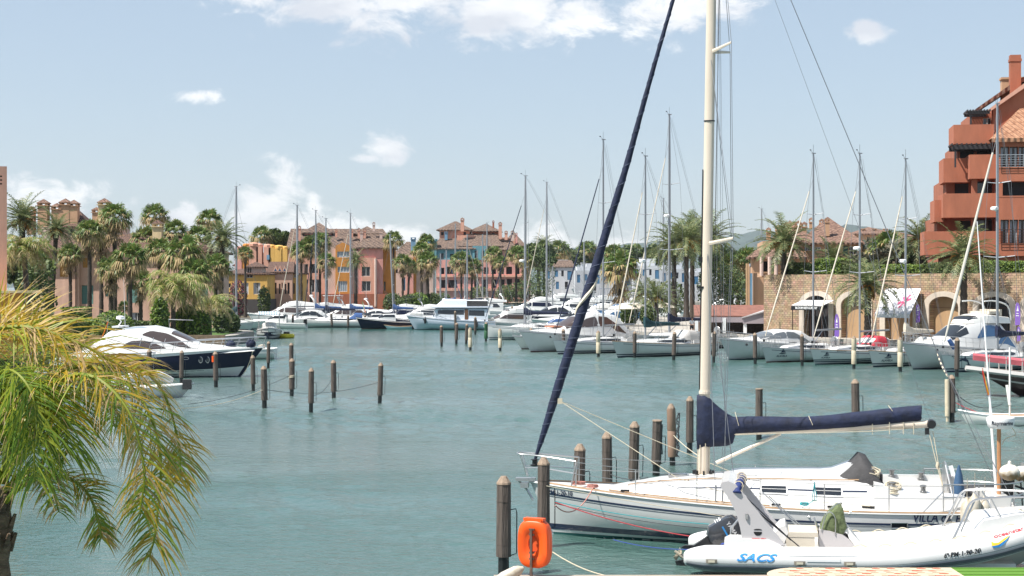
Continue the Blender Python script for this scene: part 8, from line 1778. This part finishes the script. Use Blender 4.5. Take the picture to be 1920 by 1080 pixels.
for (px, py, yl, k, lb) in ((1813, 972, 1.72, 1.0, 'long cream fender on the yacht quarter, leftmost of three'), (1827, 962, 1.78, 1.0, 'grimy white fender in the middle of three on the yacht quarter'), (1846, 970, 1.6, 1.0, 'dirty pinkish fender nearest the stern of the three')):
 c = fn(px, py, yl); mb = MB(); mb.lathe((0, 0, 0), [(.03, .50), (.05, .42), (.12, .34), (.155, .22), (.155, -.25), (.12, -.36), (.04, -.42)], 14); mb.tube([(0, 0, .48), (0, -.05, .95)], .01, 4); f_ = mb.build('fender', dirty, None, True); f_.location = toW(c); tag(f_, lb, 'fender', 'fenders on the yacht quarter')
# lines at the bow
pb = P(1041, 940, 38.3); B0 = lambda px, py, yl: toW(fn(px, py, yl))
rope('teal mooring line running along the white hull from the bow piling', sag(pb, B0(1372, 985, 2.1), .10, 16), .011, ropeteal)
rope('red and black mooring line sagging along the white hull', sag(pb - V((0, 0, .02)), B0(1345, 1012, 2.25), .12, 16), .014, ropered)
rope('thin dark line below the teal one along the white hull', sag(pb - V((0, 0, .05)), B0(1360, 993, 2.15), .10, 16), .008, ropedark)
rope('pink bow line looping from the deck cleat to the bow piling', sag(B0(1113, 913, .85), pb - V((0, 0, .1)), .35, 14), .014, mat('pink_rope', (.5, .22, .18), .85))
rope('cream line from the bow piling along the top of the hull', sag(P(1024, 911, 38.3), B0(1400, 975, 2.0), .02, 16), .009, ropecream)
rope('white line from the life-ring post down over the water', sag(P(1036, 1035, 33.0), P(1150, 1082, 31.9), .08, 12), .012, ropecream)
rope('black rope hanks hanging on the flat-topped piling', [pz(1239 + 3 * sin(k * 1.7), 52.9, 1.7 - .09 * (k % 12)) for k in range(26)], .02, ropedark)
rope('black rope hanks hanging on the smooth brown piling', [pz(1271 + 3.5 * sin(k * 1.9), 55.9, 1.85 - .12 * (k % 14)) for k in range(28)], .02, ropedark)
rope('long cream line from a rear piling to the mast of the big yacht', sag(pz(1263, 56, 1.05), B0(1318, 860, 0), .05, 8), .012, ropecream)
rope('line from the second rear piling towards the yacht deck', sag(pz(1142, 45.2, .98), B0(1215, 895, -1.3), .1, 8), .012, ropedark)
# ---------------------------------------------------------------- inflatable boat in the foreground
loc = V((XX(1322, 35.9), 35.9, 0)); rz = radians(-9); rb = thing('inflatable_boat', 'white rigid inflatable boat with a swept arch and black outboard, bow right', 'motor boat', loc, rz)
fn = local_ray(loc, rz); X = lambda px, yl=-1.1: fn(px, HY, yl).x; RB = Matrix.Rotation(rz, 3, 'Z'); toW = lambda p: V(loc) + RB @ V(p)
tubem = mat('white_hypalon', (.64, .64, .635), .38, var=.05, vscale=1.5); greym = mat('grey_strake_rubber', (.09, .1, .12), .5)
LB = 7.75; yl = 1.08
sidep = [(-.42, yl, .36), (-.2, yl, .36), (.6, yl, .36), (2.2, yl, .37), (3.8, yl, .41), (5.0, yl, .56), (5.9, yl * .93, .72), (6.7, yl * .72, .93), (7.3, yl * .42, 1.1), (7.55, 0, 1.17)]
half = catmull([(a, -b, c) for a, b, c in sidep], 5); full = half + [V((p.x, -p.y, p.z)) for p in half[-2::-1]]
def trad(p): return .29 * (.35 + .65 * min(1, max(0, (p.x + .42) / .5)) ** .5) if p.x < .1 else .29
mb = MB(); mb.tube(full, [trad(p) for p in full], 16); tb = mb.build('tube', tubem, rb, True, 60)
def strake(name, m, ang, off, r0, r1, f0=.0, f1=1.0, w_=.06):
 mb = MB(); a, b2 = radians(ang - w_ * 60), radians(ang + w_ * 60)
 for s_ in (-1, 1):
  rows = []
  for i, p in enumerate(half[2:]):
   tg = (half[min(i + 3, len(half) - 1)] - half[i + 1]).normalized(); n_ = V((tg.y, -tg.x, 0)).normalized(); R_ = trad(p) + off
   r = []
   for k in range(4): th = lerp(a, b2, k / 3); r.append(p + n_ * cos(th) * R_ + V((0, 0, sin(th) * R_)))
   if s_ > 0: r = [V((q.x, -q.y, q.z)) for q in r][::-1]
   rows.append(r)
  mb.loft(rows, False, False, False)
 return mb.build(name, m, tb, True)
strake('rubbing_strake', greym, -30, .03, 0, 0, w_=.13); strake('strake_edge', greym, -46, .016, 0, 0, w_=.04)
strake('seam', greym, -12, .004, 0, 0, w_=.012)
Hh = Hull(7.6, 2.3, .25, .25, .7, 1.2, .9, 2.4, .35, 0, 3, 1.2); Hh.build(rb, mat('cream_hull_bottom', (.6, .57, .5), .35), 24, 8, nonskid)
# tube handles and writing on the near side
def on_tube(x, ang, off=.006):
 k = min(range(len(half)), key=lambda i: abs(half[i].x - x) + (9 if half[i].y > -.2 else 0)); i = max(1, min(len(half) - 2, k))
 # interpolate along the spine
 j = i if half[i].x <= x else i - 1; f = (x - half[j].x) / (half[j + 1].x - half[j].x + 1e-9); p = half[j].lerp(half[j + 1], max(0, min(1, f)))
 tg = (half[j + 1] - half[j]).normalized(); n_ = V((tg.y, -tg.x, 0)).normalized(); th = radians(ang); R_ = trad(p) + off
 return p + n_ * cos(th) * R_ + V((0, 0, sin(th) * R_))
for px in (1335, 1499, 1592):
 x = X(px); mb = MB()
 rows = []
 for i in range(7):
  u = -1 + i / 3; rows.append([on_tube(x + u * .12, a, .012 + .02 * (1 - u * u)) for a in (6, -3, -13 + 4 * u * u)])
 mb.loft(rows, False, False, False); ho = mb.build('tube_handle', mat('taupe_handle', (.25, .22, .18), .6), tb, True)
 rows = [[on_tube(x + u * .07, a, .04) for a in (3, -6)] for u in (-1, 0, 1)]; mb = MB(); mb.loft(rows, False, False, False); mb.build('grip', mat('cream_grip', (.62, .56, .44), .6), ho)
def tube_text(txt, px, ang, size, m, shear=0.0, sx=1.0, dang=0.0, name='lettering'):
 o = lettering(txt, tb, (0, 0, 0), size, m, (0, 0, 0), 'CENTER', name, shear, 0, sx); o.scale = (1, 1, 1); xc = X(px)
 for v in o.data.vertices: x = xc + v.co.x * sx; v.co = on_tube(x, ang + math.degrees(v.co.y / .29) + dang * v.co.x, .009)
 return o
sacs = mat('sky_blue_print', (.02, .25, .62), .5); tube_text('SACS', 1415, 16, .23, sacs, .45, 1.5)
tube_text('6ª-PM-1-90-20', 1799, 4, .135, black, .1, .92)
tube_text('oceanstar', 1887, 52, .13, mat('red_print', (.6, .05, .06), .5), 0, 1.2)
mb = MB(); q = lambda dx, da: on_tube(X(1868) + dx, 20 + da, .012); xs_ = [-.17, -.12, -.04, .06, .14, .2]; lo = [-10, -16, -18, -12, 2, 15]; mid = [-7, -8, -8, 0, 8, 16]; hi = [12, 3, 0, 9, 15, 18]
rows = [[q(x, a), q(x, b2)] for x, a, b2 in zip(xs_, lo, mid)]; mb.loft(rows, False, False, False); mb.build('emblem', mat('blue_print', (.02, .2, .5), .5), tb)
mb = MB(); rows = [[q(x, a), q(x, b2)] for x, a, b2 in zip(xs_, mid, hi)]; mb.loft(rows, False, False, False); mb.build('emblem', mat('yellow_print', (.8, .52, .03), .5), tb)
for k in range(7):
 for s_ in (-1, 1):
  mb = MB(); x = 3.2 + k * .52; p = on_tube(x, 100, .0); p2 = on_tube(x + .3, 100, 0); pts = [p, (p + p2) / 2 + V((0, 0, .055)), p2]
  if s_ > 0: pts = [V((a.x, -a.y, a.z)) for a in pts]
  mb.tube(catmull(pts, 4), .012, 5); mb.build('grab_line', ropecream, tb, True)
rows = [[on_tube(X(px), a, .006) for a in (44, 36, 28)] for px in (1478, 1500, 1560, 1605)]; mb = MB(); mb.loft(rows, False, False, False); rows = [[on_tube(X(px), a, .006) for a in (20, 12, 4)] for px in (1512, 1540, 1575)]; mb.loft(rows, False, False, False); mb.build('step_pad', mat('pale_grey_pad', (.6, .61, .62), .7), tb)
# inside: floor, stern box, swept arch
mb = MB(); mb.box((3.3, 0, .32), (6.6, 1.7, .1)); mb.build('floor', nonskid, rb)
sb = X(1362, -.9)
mb = MB(); pl = [(X(1362), 1012), (X(1374), 1007), (X(1471), 1024)]
mb.loft([[(x, -y_, z) for y_, z in ((1.12, .55), (1.1, h_), (.62, h_ + .02), (.6, .4))] for x, h_ in ((X(1358), .74), (X(1368), .80), (X(1440), .80), (X(1475), .62))]); mb.build('stern_locker', gel, rb, True, 30)
mb = MB(); mb.loft([[(x, y_, z) for y_, z in ((1.12, .55), (1.1, h_), (.62, h_ + .02), (.6, .4))] for x, h_ in ((X(1358), .74), (X(1368), .80), (X(1440), .80), (X(1475), .62))]); mb.build('stern_locker', gel, rb, True, 30)
archp = [(1350, 911), (1354, 904), (1366, 902), (1380, 908), (1398, 930), (1472, 1022), (1392, 1014), (1388, 990), (1380, 960), (1365, 932)]
for s_ in (-1, 1):
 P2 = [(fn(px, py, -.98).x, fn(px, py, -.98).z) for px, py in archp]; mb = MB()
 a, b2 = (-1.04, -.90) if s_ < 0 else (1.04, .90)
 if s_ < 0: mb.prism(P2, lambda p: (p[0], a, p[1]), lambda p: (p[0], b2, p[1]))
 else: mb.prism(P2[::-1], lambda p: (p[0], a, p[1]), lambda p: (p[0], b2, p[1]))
 ao = mb.build('arch_leg', mat('shade_toned_gelcoat', (.5, .48, .49), .3, coat=.3), rb)  # white legs darkened in their base colour to carry the shade
 if s_ < 0:
  em = MB(); c = fn(1421, 998, -1.045); rows = []
  for i in range(9): a_ = pi + pi * i / 8; rows.append((c.x + .09 * cos(a_), -1.046, c.z + .01 + .085 * sin(a_)))
  em.q(*rows); em.q(*[(c.x + .09 * cos(pi - pi * i / 8) , -1.046, c.z + .015 + .03 * sin(pi * i / 8) + .03) for i in range(9)]); em.build('emblem', black, ao)
  tx = lettering('ocean star', ao, (c.x + .02, -1.048, c.z - .14), .07, mat('red_print', (.6, .05, .06), .5))
  mb2 = MB(); p = fn(1400, 968, -1.06); mb2.tube([p + V((0, 0, .06)), p - V((0, 0, .06))], .03, 8); mb2.build('rod_holder', steel, ao)
mb = MB(); tops = [(1350, 911), (1354, 904), (1366, 902), (1380, 908), (1376, 925), (1362, 922)]; P2 = [(fn(px, py, -.98).x, fn(px, py, -.98).z) for px, py in tops]; mb.prism(P2, lambda p: (p[0], -.90, p[1]), lambda p: (p[0], .90, p[1])); mb.build('arch_top', gel, rb, True, 30)
# rolled navy bimini lashed over the arch, with its black stays
c0 = V((fn(1382, 916, -.95).x, -.92, fn(1382, 916, -.95).z)); rollp = catmull([c0 + V((0, -.1, -.1)), c0 + V((.02, 0, .03)), c0 + V((.08, .5, .1)), c0 + V((.1, 1.0, .1)), c0 + V((.06, 1.7, .06)), c0 + V((.04, 1.85, -.08))], 5); m_ = len(rollp) - 1
mb = MB(); mb.tube(rollp, [.09 + .015 * sin(i * 1.7) for i in range(m_ + 1)], 10); rl = mb.build('rolled_bimini', mat('royal_navy_canvas', (.015, .03, .13), .75, var=.4, vscale=9, bump=.4, bscale=12), rb, True, 60)
rp = [V(p) for p in rollp]
for k in range(2, m_ - 1, 2): mb = MB(); mb.tube([rp[k] + V((.10 * cos(a), .02 * sin(a), .10 * sin(a))) for a in [2 * pi * i / 10 for i in range(11)]], .014, 4, False); mb.build('lashing', ropecream, rl)
mb = MB()
for y_, (a, b2) in ((-.95, ((1386, 920), (1483, 1013))), (-.9, ((1380, 925), (1500, 1026))), (-.8, ((1390, 935), (1480, 1010)))): mb.tube([fn(a[0], a[1], y_), fn(b2[0], b2[1], y_)], .014, 5)
mb.build('bimini_frame', black, rb)
mb = MB()
for y_, (a, b2) in ((.9, ((1428, 921), (1512, 1003))), (.95, ((1432, 925), (1519, 1006))), (.9, ((1442, 930), (1516, 999)))): mb.tube([fn(a[0], a[1], y_), fn(b2[0], b2[1], y_)], .012, 5)
mb.build('bimini_frame', steel, rb)
# outboard engine, tilted up
oc = lambda px, py, y_=0.0: fn(px, py, y_)
cowl = [(1324, 1000), (1328, 985), (1362, 966), (1373, 965), (1392, 980), (1398, 1000), (1397, 1012), (1340, 1024), (1330, 1014)]
P2 = [(oc(px, py).x, oc(px, py).z) for px, py in cowl]; mb = MB(); rings = []
cx_ = sum(p[0] for p in P2) / 9; cz_ = sum(p[1] for p in P2) / 9
for y_, k in ((-.27, .72), (-.24, .9), (-.12, 1.0), (.12, 1.0), (.24, .9), (.27, .72)): rings.append([(cx_ + (a - cx_) * k, y_, cz_ + (b2 - cz_) * k) for a, b2 in P2])
mb.loft(rings); eng = mb.build('outboard_engine', mat('graphite_cowl', (.035, .038, .045), .22, coat=.5), rb, True, 35)
leg = [(1330, 1002), (1345, 1018), (1352, 1032), (1324, 1052), (1310, 1058), (1300, 1056), (1290, 1045), (1296, 1025), (1316, 1012)]
P2 = [(oc(px, py).x, oc(px, py).z) for px, py in leg]; mb = MB(); mb.prism(P2, lambda p: (p[0], -.11, p[1]), lambda p: (p[0], .11, p[1])); mb.build('drive_leg', black, eng)
low = [(1306, 1022), (1284, 1022), (1277, 1026), (1290, 1032), (1296, 1040), (1286, 1048), (1266, 1052), (1268, 1058), (1312, 1060)]
P2 = [(oc(px, py).x, oc(px, py).z) for px, py in low]; mb = MB(); mb.prism(P2, lambda p: (p[0], -.05, p[1]), lambda p: (p[0], .05, p[1])); mb.build('gearcase', black, eng)
mb = MB(); c = oc(1272, 1038); ax = (oc(1284, 1046) - c).normalized(); mb.tube([c - ax * .1, c + ax * .14], [.03, .055], 8)
for k in range(3):
 a = k * 2 * pi / 3 + .3; u = ax.cross(V((0, 1, 0))).normalized(); w2 = ax.cross(u); d1 = u * cos(a) + w2 * sin(a); d2 = u * cos(a + .7) + w2 * sin(a + .7); mb.q(c + d1 * .03 - ax * .04, c + d1 * .15 - ax * .06, c + (d1 + d2) * .085, c + d2 * .15 + ax * .05, c + d2 * .03 + ax * .04)
mb.build('propeller', mat('cream_bronze', (.55, .48, .38), .35, metal=.5), eng)
tilt = atan2(oc(1362, 966).z - oc(1328, 985).z, oc(1362, 966).x - oc(1328, 985).x)
lt = lettering('YAMAHA', eng, tuple(oc(1376, 997, -.275)), .12, mat('silver_print', (.55, .55, .57), .4), (0, 0, 0)); lt.rotation_euler = (pi / 2, -(-.95), 0)
l2 = lettering('115', eng, tuple(oc(1345, 976, -.2)), .11, mat('silver_print'), (pi / 2 - .6, -tilt, 0))
mb = MB(); mb.q(*[tuple(oc(px, py, -.276)) for px, py in ((1353, 988), (1356, 987), (1372, 1015), (1369, 1016))]); mb.build('blue_flash', mat('blue_print', (.02, .2, .5), .5), eng)
mb = MB(); mb.tube([oc(1370, 1012, -.5), oc(1371, 990, -.5), oc(1388, 970, -.5)], .028, 6); mb.tube([oc(1370, 1012, .5), oc(1371, 990, .5), oc(1388, 970, .5)], .028, 6); mb.build('boarding_rail', steel, rb, True)
mb = MB(); c = oc(1357, 1024, -.9); [mb.tube([c + V((.07 * cos(a), .02 * k - .04, .06 * sin(a))) for a in [2 * pi * i / 10 for i in range(11)]], .012, 4, False) for k in range(5)]; mb.build('cleat_rope', mat('blue_rope', (.03, .06, .3), .8), rb)
rope('thin blue line from the inflatable stern across to the left', sag(toW(oc(1355, 1026, -.9)), P(1150, 1012, 37.0), .12, 12), .009, mat('blue_rope', (.03, .06, .3), .8))
# seat, console with olive cover, steering wheel
mb = MB(); mb.box((X(1500, -.2), 0, .62), (.62, 1.1, .34)); mb.box((X(1505, -.2), 0, .84), (.64, 1.12, .1)); mb.build('bench_seat', mat('cream_vinyl', (.58, .52, .43), .45), rb)
mb = MB(); bk = [(1442, 1010), (1462, 985), (1472, 982), (1478, 995), (1468, 1022)]
P2 = [(fn(px, py, -.3).x, fn(px, py, -.3).z) for px, py in bk]; mb.prism(P2, lambda p: (p[0], -.55, p[1]), lambda p: (p[0], .55, p[1])); mb.build('backrest', mat('white_vinyl', (.74, .72, .7), .5), rb, True, 30)
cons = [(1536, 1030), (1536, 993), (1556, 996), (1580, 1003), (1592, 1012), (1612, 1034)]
P2 = [(fn(px, py, -.45).x, fn(px, py, -.45).z) for px, py in cons]; P2 = [(a, max(b2, .33)) for a, b2 in P2]; mb = MB(); mb.prism(P2, lambda p: (p[0], -.45, p[1]), lambda p: (p[0], .45, p[1])); cs = mb.build('console', mat('shade_tinted_gelcoat', (.5, .47, .47), .35), rb, True, 30)  # grey-pink base colour stands in for shade on the console's near side
mb = MB(); lowc = [(1612, 1034), (1592, 1010), (1586, 992), (1590, 990), (1624, 1032)]
P2 = [(fn(px, py, -.35).x, max(.33, fn(px, py, -.35).z)) for px, py in lowc]; mb.prism(P2, lambda p: (p[0], -.36, p[1]), lambda p: (p[0], .36, p[1])); mb.build('console_seat', gel_old, cs)
cov = [(1538, 992), (1546, 975), (1560, 957), (1572, 950), (1580, 952), (1584, 975), (1588, 990), (1580, 1002), (1558, 997)]
P2 = [(fn(px, py, -.3).x, fn(px, py, -.3).z) for px, py in cov]; cx_ = sum(p[0] for p in P2) / 9; cz_ = sum(p[1] for p in P2) / 9; rings = []; rr = random.Random(2)
for y_, k in ((-.42, .7), (-.40, .95), (-.25, 1.02), (0, .92), (.25, 1.0), (.4, .93), (.42, .7)): rings.append([(cx_ + (a - cx_) * k * rr.uniform(.93, 1.07), y_, cz_ + (b2 - cz_) * k * rr.uniform(.93, 1.07)) for a, b2 in P2])
mb = MB(); mb.loft(rings); cv = mb.build('console_cover', olivefab, rb, True, 50)
mb = MB(); mb.tube(catmull([fn(1540, 996, -.46), fn(1548, 968, -.46), fn(1556, 960, -.46), fn(1566, 972, -.46), fn(1566, 1004, -.46)], 5), .012, 5); mb.tube(catmull([fn(1557, 955, -.3), fn(1568, 946, -.2), fn(1578, 943, .1), fn(1572, 952, .3)], 4), .012, 5); mb.build('screen_frame', steel, cs)
mb = MB(); c = fn(1531, 985, 0); mb.lathe(c, [(.19, -.02), (.21, 0), (.19, .02)], 16, Matrix.Rotation(1.25, 3, 'Y')); mb.tube([c, c + V((.15, 0, -.05))], .03, 6); mb.build('steering_wheel', steel, cs, True)
# bow locker and rail
mb = MB(); rows = []
for x, w_, z in ((5.75, .86, 1.12), (5.95, .84, 1.32), (6.6, .62, 1.42), (7.2, .35, 1.48), (7.5, .1, 1.48)): rows.append([(x, -w_ - .08, .75), (x, -w_, z - .04), (x, -w_ * .5, z + .02), (x, 0, z + .04), (x, w_ * .5, z + .02), (x, w_, z - .04), (x, w_ + .08, .75)])
mb.loft(rows, False, True, True); bl = mb.build('bow_locker', gel, rb, True, 35)
mb = MB()
for s_ in (-1, 1):
 pts = catmull([(5.25, s_ * 1.0, .8), (5.5, s_ * .92, 1.32), (5.68, s_ * .84, 1.66), (6.0, s_ * .74, 1.74), (6.9, s_ * .5, 1.76), (7.05, s_ * .42, 1.72), (7.3, s_ * .3, 1.5)], 5); mb.tube(pts, .026, 6)
 mb.tube([(5.75, s_ * .8, 1.68), (5.45, s_ * .98, 1.05)], .02, 5); mb.tube([(6.1, s_ * .72, 1.74), (6.3, s_ * .7, 1.36)], .02, 5)
mb.tube([(5.9, -.78, 1.72), (5.9, .78, 1.72)], .022, 5); mb.build('bow_rail', steel, rb, True)
rope('cream bow line tied over the bow locker of the inflatable', [toW((6.6, -.3, 1.5)), toW((6.8, -.5, 1.47)), toW((7.15, -.62, 1.3)), toW((7.5, -.75, 1.0)), toW((7.9, -.9, .6))], .016, ropecream)
# ---------------------------------------------------------------- pontoon, life ring case, mats
o = thing('pontoon', 'pale plank pontoon edge along the bottom of the view', 'pontoon', (XX(940, 31.9), 31.9, 0)); plank = mat('bleached_decking', (.36, .28, .22), .8, var=.25, vscale=3, stretch=(.5, 6, 1), bump=.4, bscale=8)
for k in range(14): mb = MB(); mb.box((.0 + 7.5, -.16 - k * .30, .50), (15.3, .285, .06)); mb.build('plank', plank, o)
mb = MB(); mb.box((7.5, -2.1, .3), (15.2, 4.1, .3)); mb.build('frame', woodwet, o)
d_ = 31.8; orz = radians(-24); lr = thing('life_ring_case', 'orange plastic life-ring case on a thin brown post', 'life ring case', (XX(1003, d_), d_, .53), orz); fo = local_ray(lr.location, orz)
def se(a, w_, h, n=2.6): c, s_ = cos(a), sin(a); return (w_ * abs(c) ** (2 / n) * (1 if c > 0 else -1), h * abs(s_) ** (2 / n) * (1 if s_ > 0 else -1))
zc = ZZ(1019, d_) - .53; N_ = 40
def ringshell(y0, y1, name):
 mb = MB(); rings = []
 for y_, ko, ki in ((y0 + .035, .93, 1.25), (y0, .86, 1.35), (y0, .5, 1.0), (y0 + .05, .42, .95), (y1, .42, .95), (y1, .98, 1), (y1 - .02, 1.0, 1), (y0 + .035, 1.0, 1.0), (y0 + .012, .97, 1.0), (y0 + .0, .9, 1.0)): pass
 prof = [(y1, 1.0), (y0 + .05, 1.0), (y0 + .02, .975), (y0, .93), (y0, .62), (y0 + .03, .52)]
 inner = [(y0 + .03, 0), (y1, 0)]
 for y_, k in prof: rings.append([(lambda p: (p[0], y_, zc + p[1]))(se(2 * pi * i / N_, .335 * k, .475 * k, 3.2)) for i in range(N_)])
 for y_, k in ((y0 + .05, 1.0), (y1, 1.0)): rings.append([(.11 * cos(2 * pi * i / N_), y_, zc + .17 * sin(2 * pi * i / N_)) for i in range(N_)])
 mb.loft(rings + [rings[0]], True, False, False); return mb.build(name, orange, lr, True, 50)
ringshell(-.13, -.005, 'front_shell')
b_ = ringshell(-.13, -.005, 'back_shell'); b_.rotation_euler = (0, 0, pi); b_.scale = (1, 1, 1)
mb = MB(); mb.box((0, -.02, zc + .485), (.42, .16, .05)); mb.box((.0, -.09, zc + .47), (.36, .05, .05)); mb.build('hinge_lip', orange, lr)
mb = MB(); mb.box((0, 0.0, zc), (.16, .05, .30)); mb.build('inner_pad', mat('deep_orange_foam', (.6, .08, .01), .7), lr)
mb = MB(); mb.box((-.0, -.19, (zc + .32) / 2), (.045, .045, zc + .32)); mb.build('post', mat('rusty_brown_steel', (.10, .07, .055), .6, var=.4, vscale=9), lr)
mb = MB()
for z in (zc + .3, zc + .2, zc - .16, zc - .28): mb.box((0, -.16, z), (.1, .06, .03))
mb.build('clamp', mat('rusty_brown_steel'), lr)
c = P(963, 1070, 31.6); mb = MB(); u = V((.9, .1, .42)).normalized(); mb.tube([u * k for k in (-.38, -.33, -.22, .05, .13, .19, .22)], [.04, .09, .115, .115, .09, .05, .03], 12); f_ = mb.build('fender', dirty, None, True); f_.location = c - V((0, 0, .04)); tag(f_, 'scuffed cream fender lying at the left end of the pontoon', 'fender')
# beige printed mat and green mat
pm = bpy.data.materials.new('beige_printed_cloth'); pm.use_nodes = True
ma, mc, md = mat('beige_cloth', (.5, .41, .3), .85, bump=.2, bscale=20), mat('red_orange_print', (.42, .07, .03), .85), mat('brown_print', (.2, .13, .06), .85)
x0, x1 = XX(1432, 31.4), XX(1792, 31.4); yb = 31.75; o = thing('lounge_mat', 'beige padded mat printed with red half-discs on the pontoon edge', 'mat', (0, 0, 0))
mb = MB(); outline = []
for i in range(13): a = pi / 2 + pi * i / 12; outline.append((x0 + .75 + .75 * cos(a), 30.95 + .8 * sin(a)))
outline += [(x1, 30.15), (x1, 31.75)]
mb.prism(outline[::-1], lambda p: (p[0], p[1], .70), lambda p: (p[0], p[1], .54)); mb.build('pad', ma, o)
mb = MB(); mb2 = MB(); rr = random.Random(6)
for i in range(13):
 for j in range(4):
  cx_, cy_ = x0 + .45 + i * .30 + (j % 2) * .15, 31.62 - j * .28
  if cx_ > x1 - .1 or (cx_ < x0 + .6 and j in (0, 3)): continue
  r_ = .095 * rr.uniform(.7, 1.15)
  if (i + j) % 3 < 2: mb.q(*[(cx_ + r_ * cos(pi * k / 8), cy_ + r_ * sin(pi * k / 8), .704) for k in range(9)])
  mb2.q((cx_ - .2, cy_ + .1, .7035), (cx_ - .05, cy_ + .08, .7035), (cx_ - .05, cy_ + .12, .7035), (cx_ - .2, cy_ + .14, .7035)); mb2.q((cx_ - .05, cy_ - .02, .7035), (cx_ + .08, cy_ - .02, .7035), (cx_ + .08, cy_ - .005, .7035), (cx_ - .05, cy_ - .005, .7035))
mb.build('red_print', mc, o); mb2.build('brown_print', md, o)
o = thing('lounge_mat', 'plain bright green mat at the bottom right corner of the pontoon', 'mat', (XX(1860, 31.2), 31.1, .54)); mb = MB(); mb.box((.55, 0, .07), (2.4, 1.6, .13)); mb.build('pad', mat('lime_green_mat', (.085, .2, .012), .7, bump=.1, bscale=40), o)
mb = MB(); [mb.box((.55, -.7 + k * .35, .137), (2.38, .02, .012)) for k in range(5)]; mb.build('piping', mat('darker_green_piping', (.06, .15, .01), .7), o)
# round white buoys hung on a dark frame at the right edge
o = thing('buoy_rack', 'black tube frame over the water at the right edge', 'frame', (XX(1912, 38.8), 38.8, 0)); f2 = lambda px, py: P(px, py, 38.8) - o.location
mb = MB(); mb.tube([f2(1885, 905), f2(1960, 930)], .03, 6); mb.tube([f2(1885, 905), f2(1990, 985)], .03, 6); mb.tube([f2(1901, 900), f2(1901, 985)], .018, 5); mb.tube([f2(1914, 905), f2(1920, 985)], .018, 5); mb.tube([f2(1880, 934), f2(1960, 934)], .012, 5); mb.tube([f2(1878, 902), f2(1895, 893), f2(1940, 892)], .05, 6); mb.tube([f2(1960, 900), f2(1962, 1000)], .04, 6); mb.build('tubes', black, o, True)
bu = mat('half_grimy_buoy', (.62, .58, .5), .4)
nt = bu.node_tree; tcn = nt.nodes.new('ShaderNodeTexCoord'); spn = nt.nodes.new('ShaderNodeSeparateXYZ'); nzn = nt.nodes.new('ShaderNodeTexNoise'); nzn.inputs['Scale'].default_value = 9; adn = nt.nodes.new('ShaderNodeMath'); adn.operation = 'MULTIPLY_ADD'; adn.inputs[1].default_value = .25; crn = nt.nodes.new('ShaderNodeValToRGB'); crn.color_ramp.elements[0].position = .04; crn.color_ramp.elements[0].color = (.22, .15, .07, 1); crn.color_ramp.elements[1].position = .2; crn.color_ramp.elements[1].color = (.68, .64, .56, 1)
nt.links.new(tcn.outputs['Object'], spn.inputs[0]); nt.links.new(tcn.outputs['Object'], nzn.inputs['Vector']); nt.links.new(nzn.outputs['Fac'], adn.inputs[0]); nt.links.new(spn.outputs['Z'], adn.inputs[2]); nt.links.new(adn.outputs[0], crn.inputs['Fac']); nt.links.new(crn.outputs[0], nt.nodes['Principled BSDF'].inputs['Base Color'])
for (px, py, r_, d_, lb) in ((1893, 886, .215, 38.4, 'white round buoy with a brown grimy lower half, left one of two'), (1917, 888, .215, 38.7, 'white round buoy with a brown grimy lower half, at the very right edge')):
 mb = MB(); mb.ball((0, 0, 0), r_, 18, 12, (1.15, 1, .92)); mb.lathe((0, 0, r_ * .85), [(.05, 0), (.04, .08), (.01, .1)], 8); b_ = mb.build('buoy', bu, None, True); b_.location = P(px, py, d_); tag(b_, lb, 'buoy', 'round buoys at the right edge')
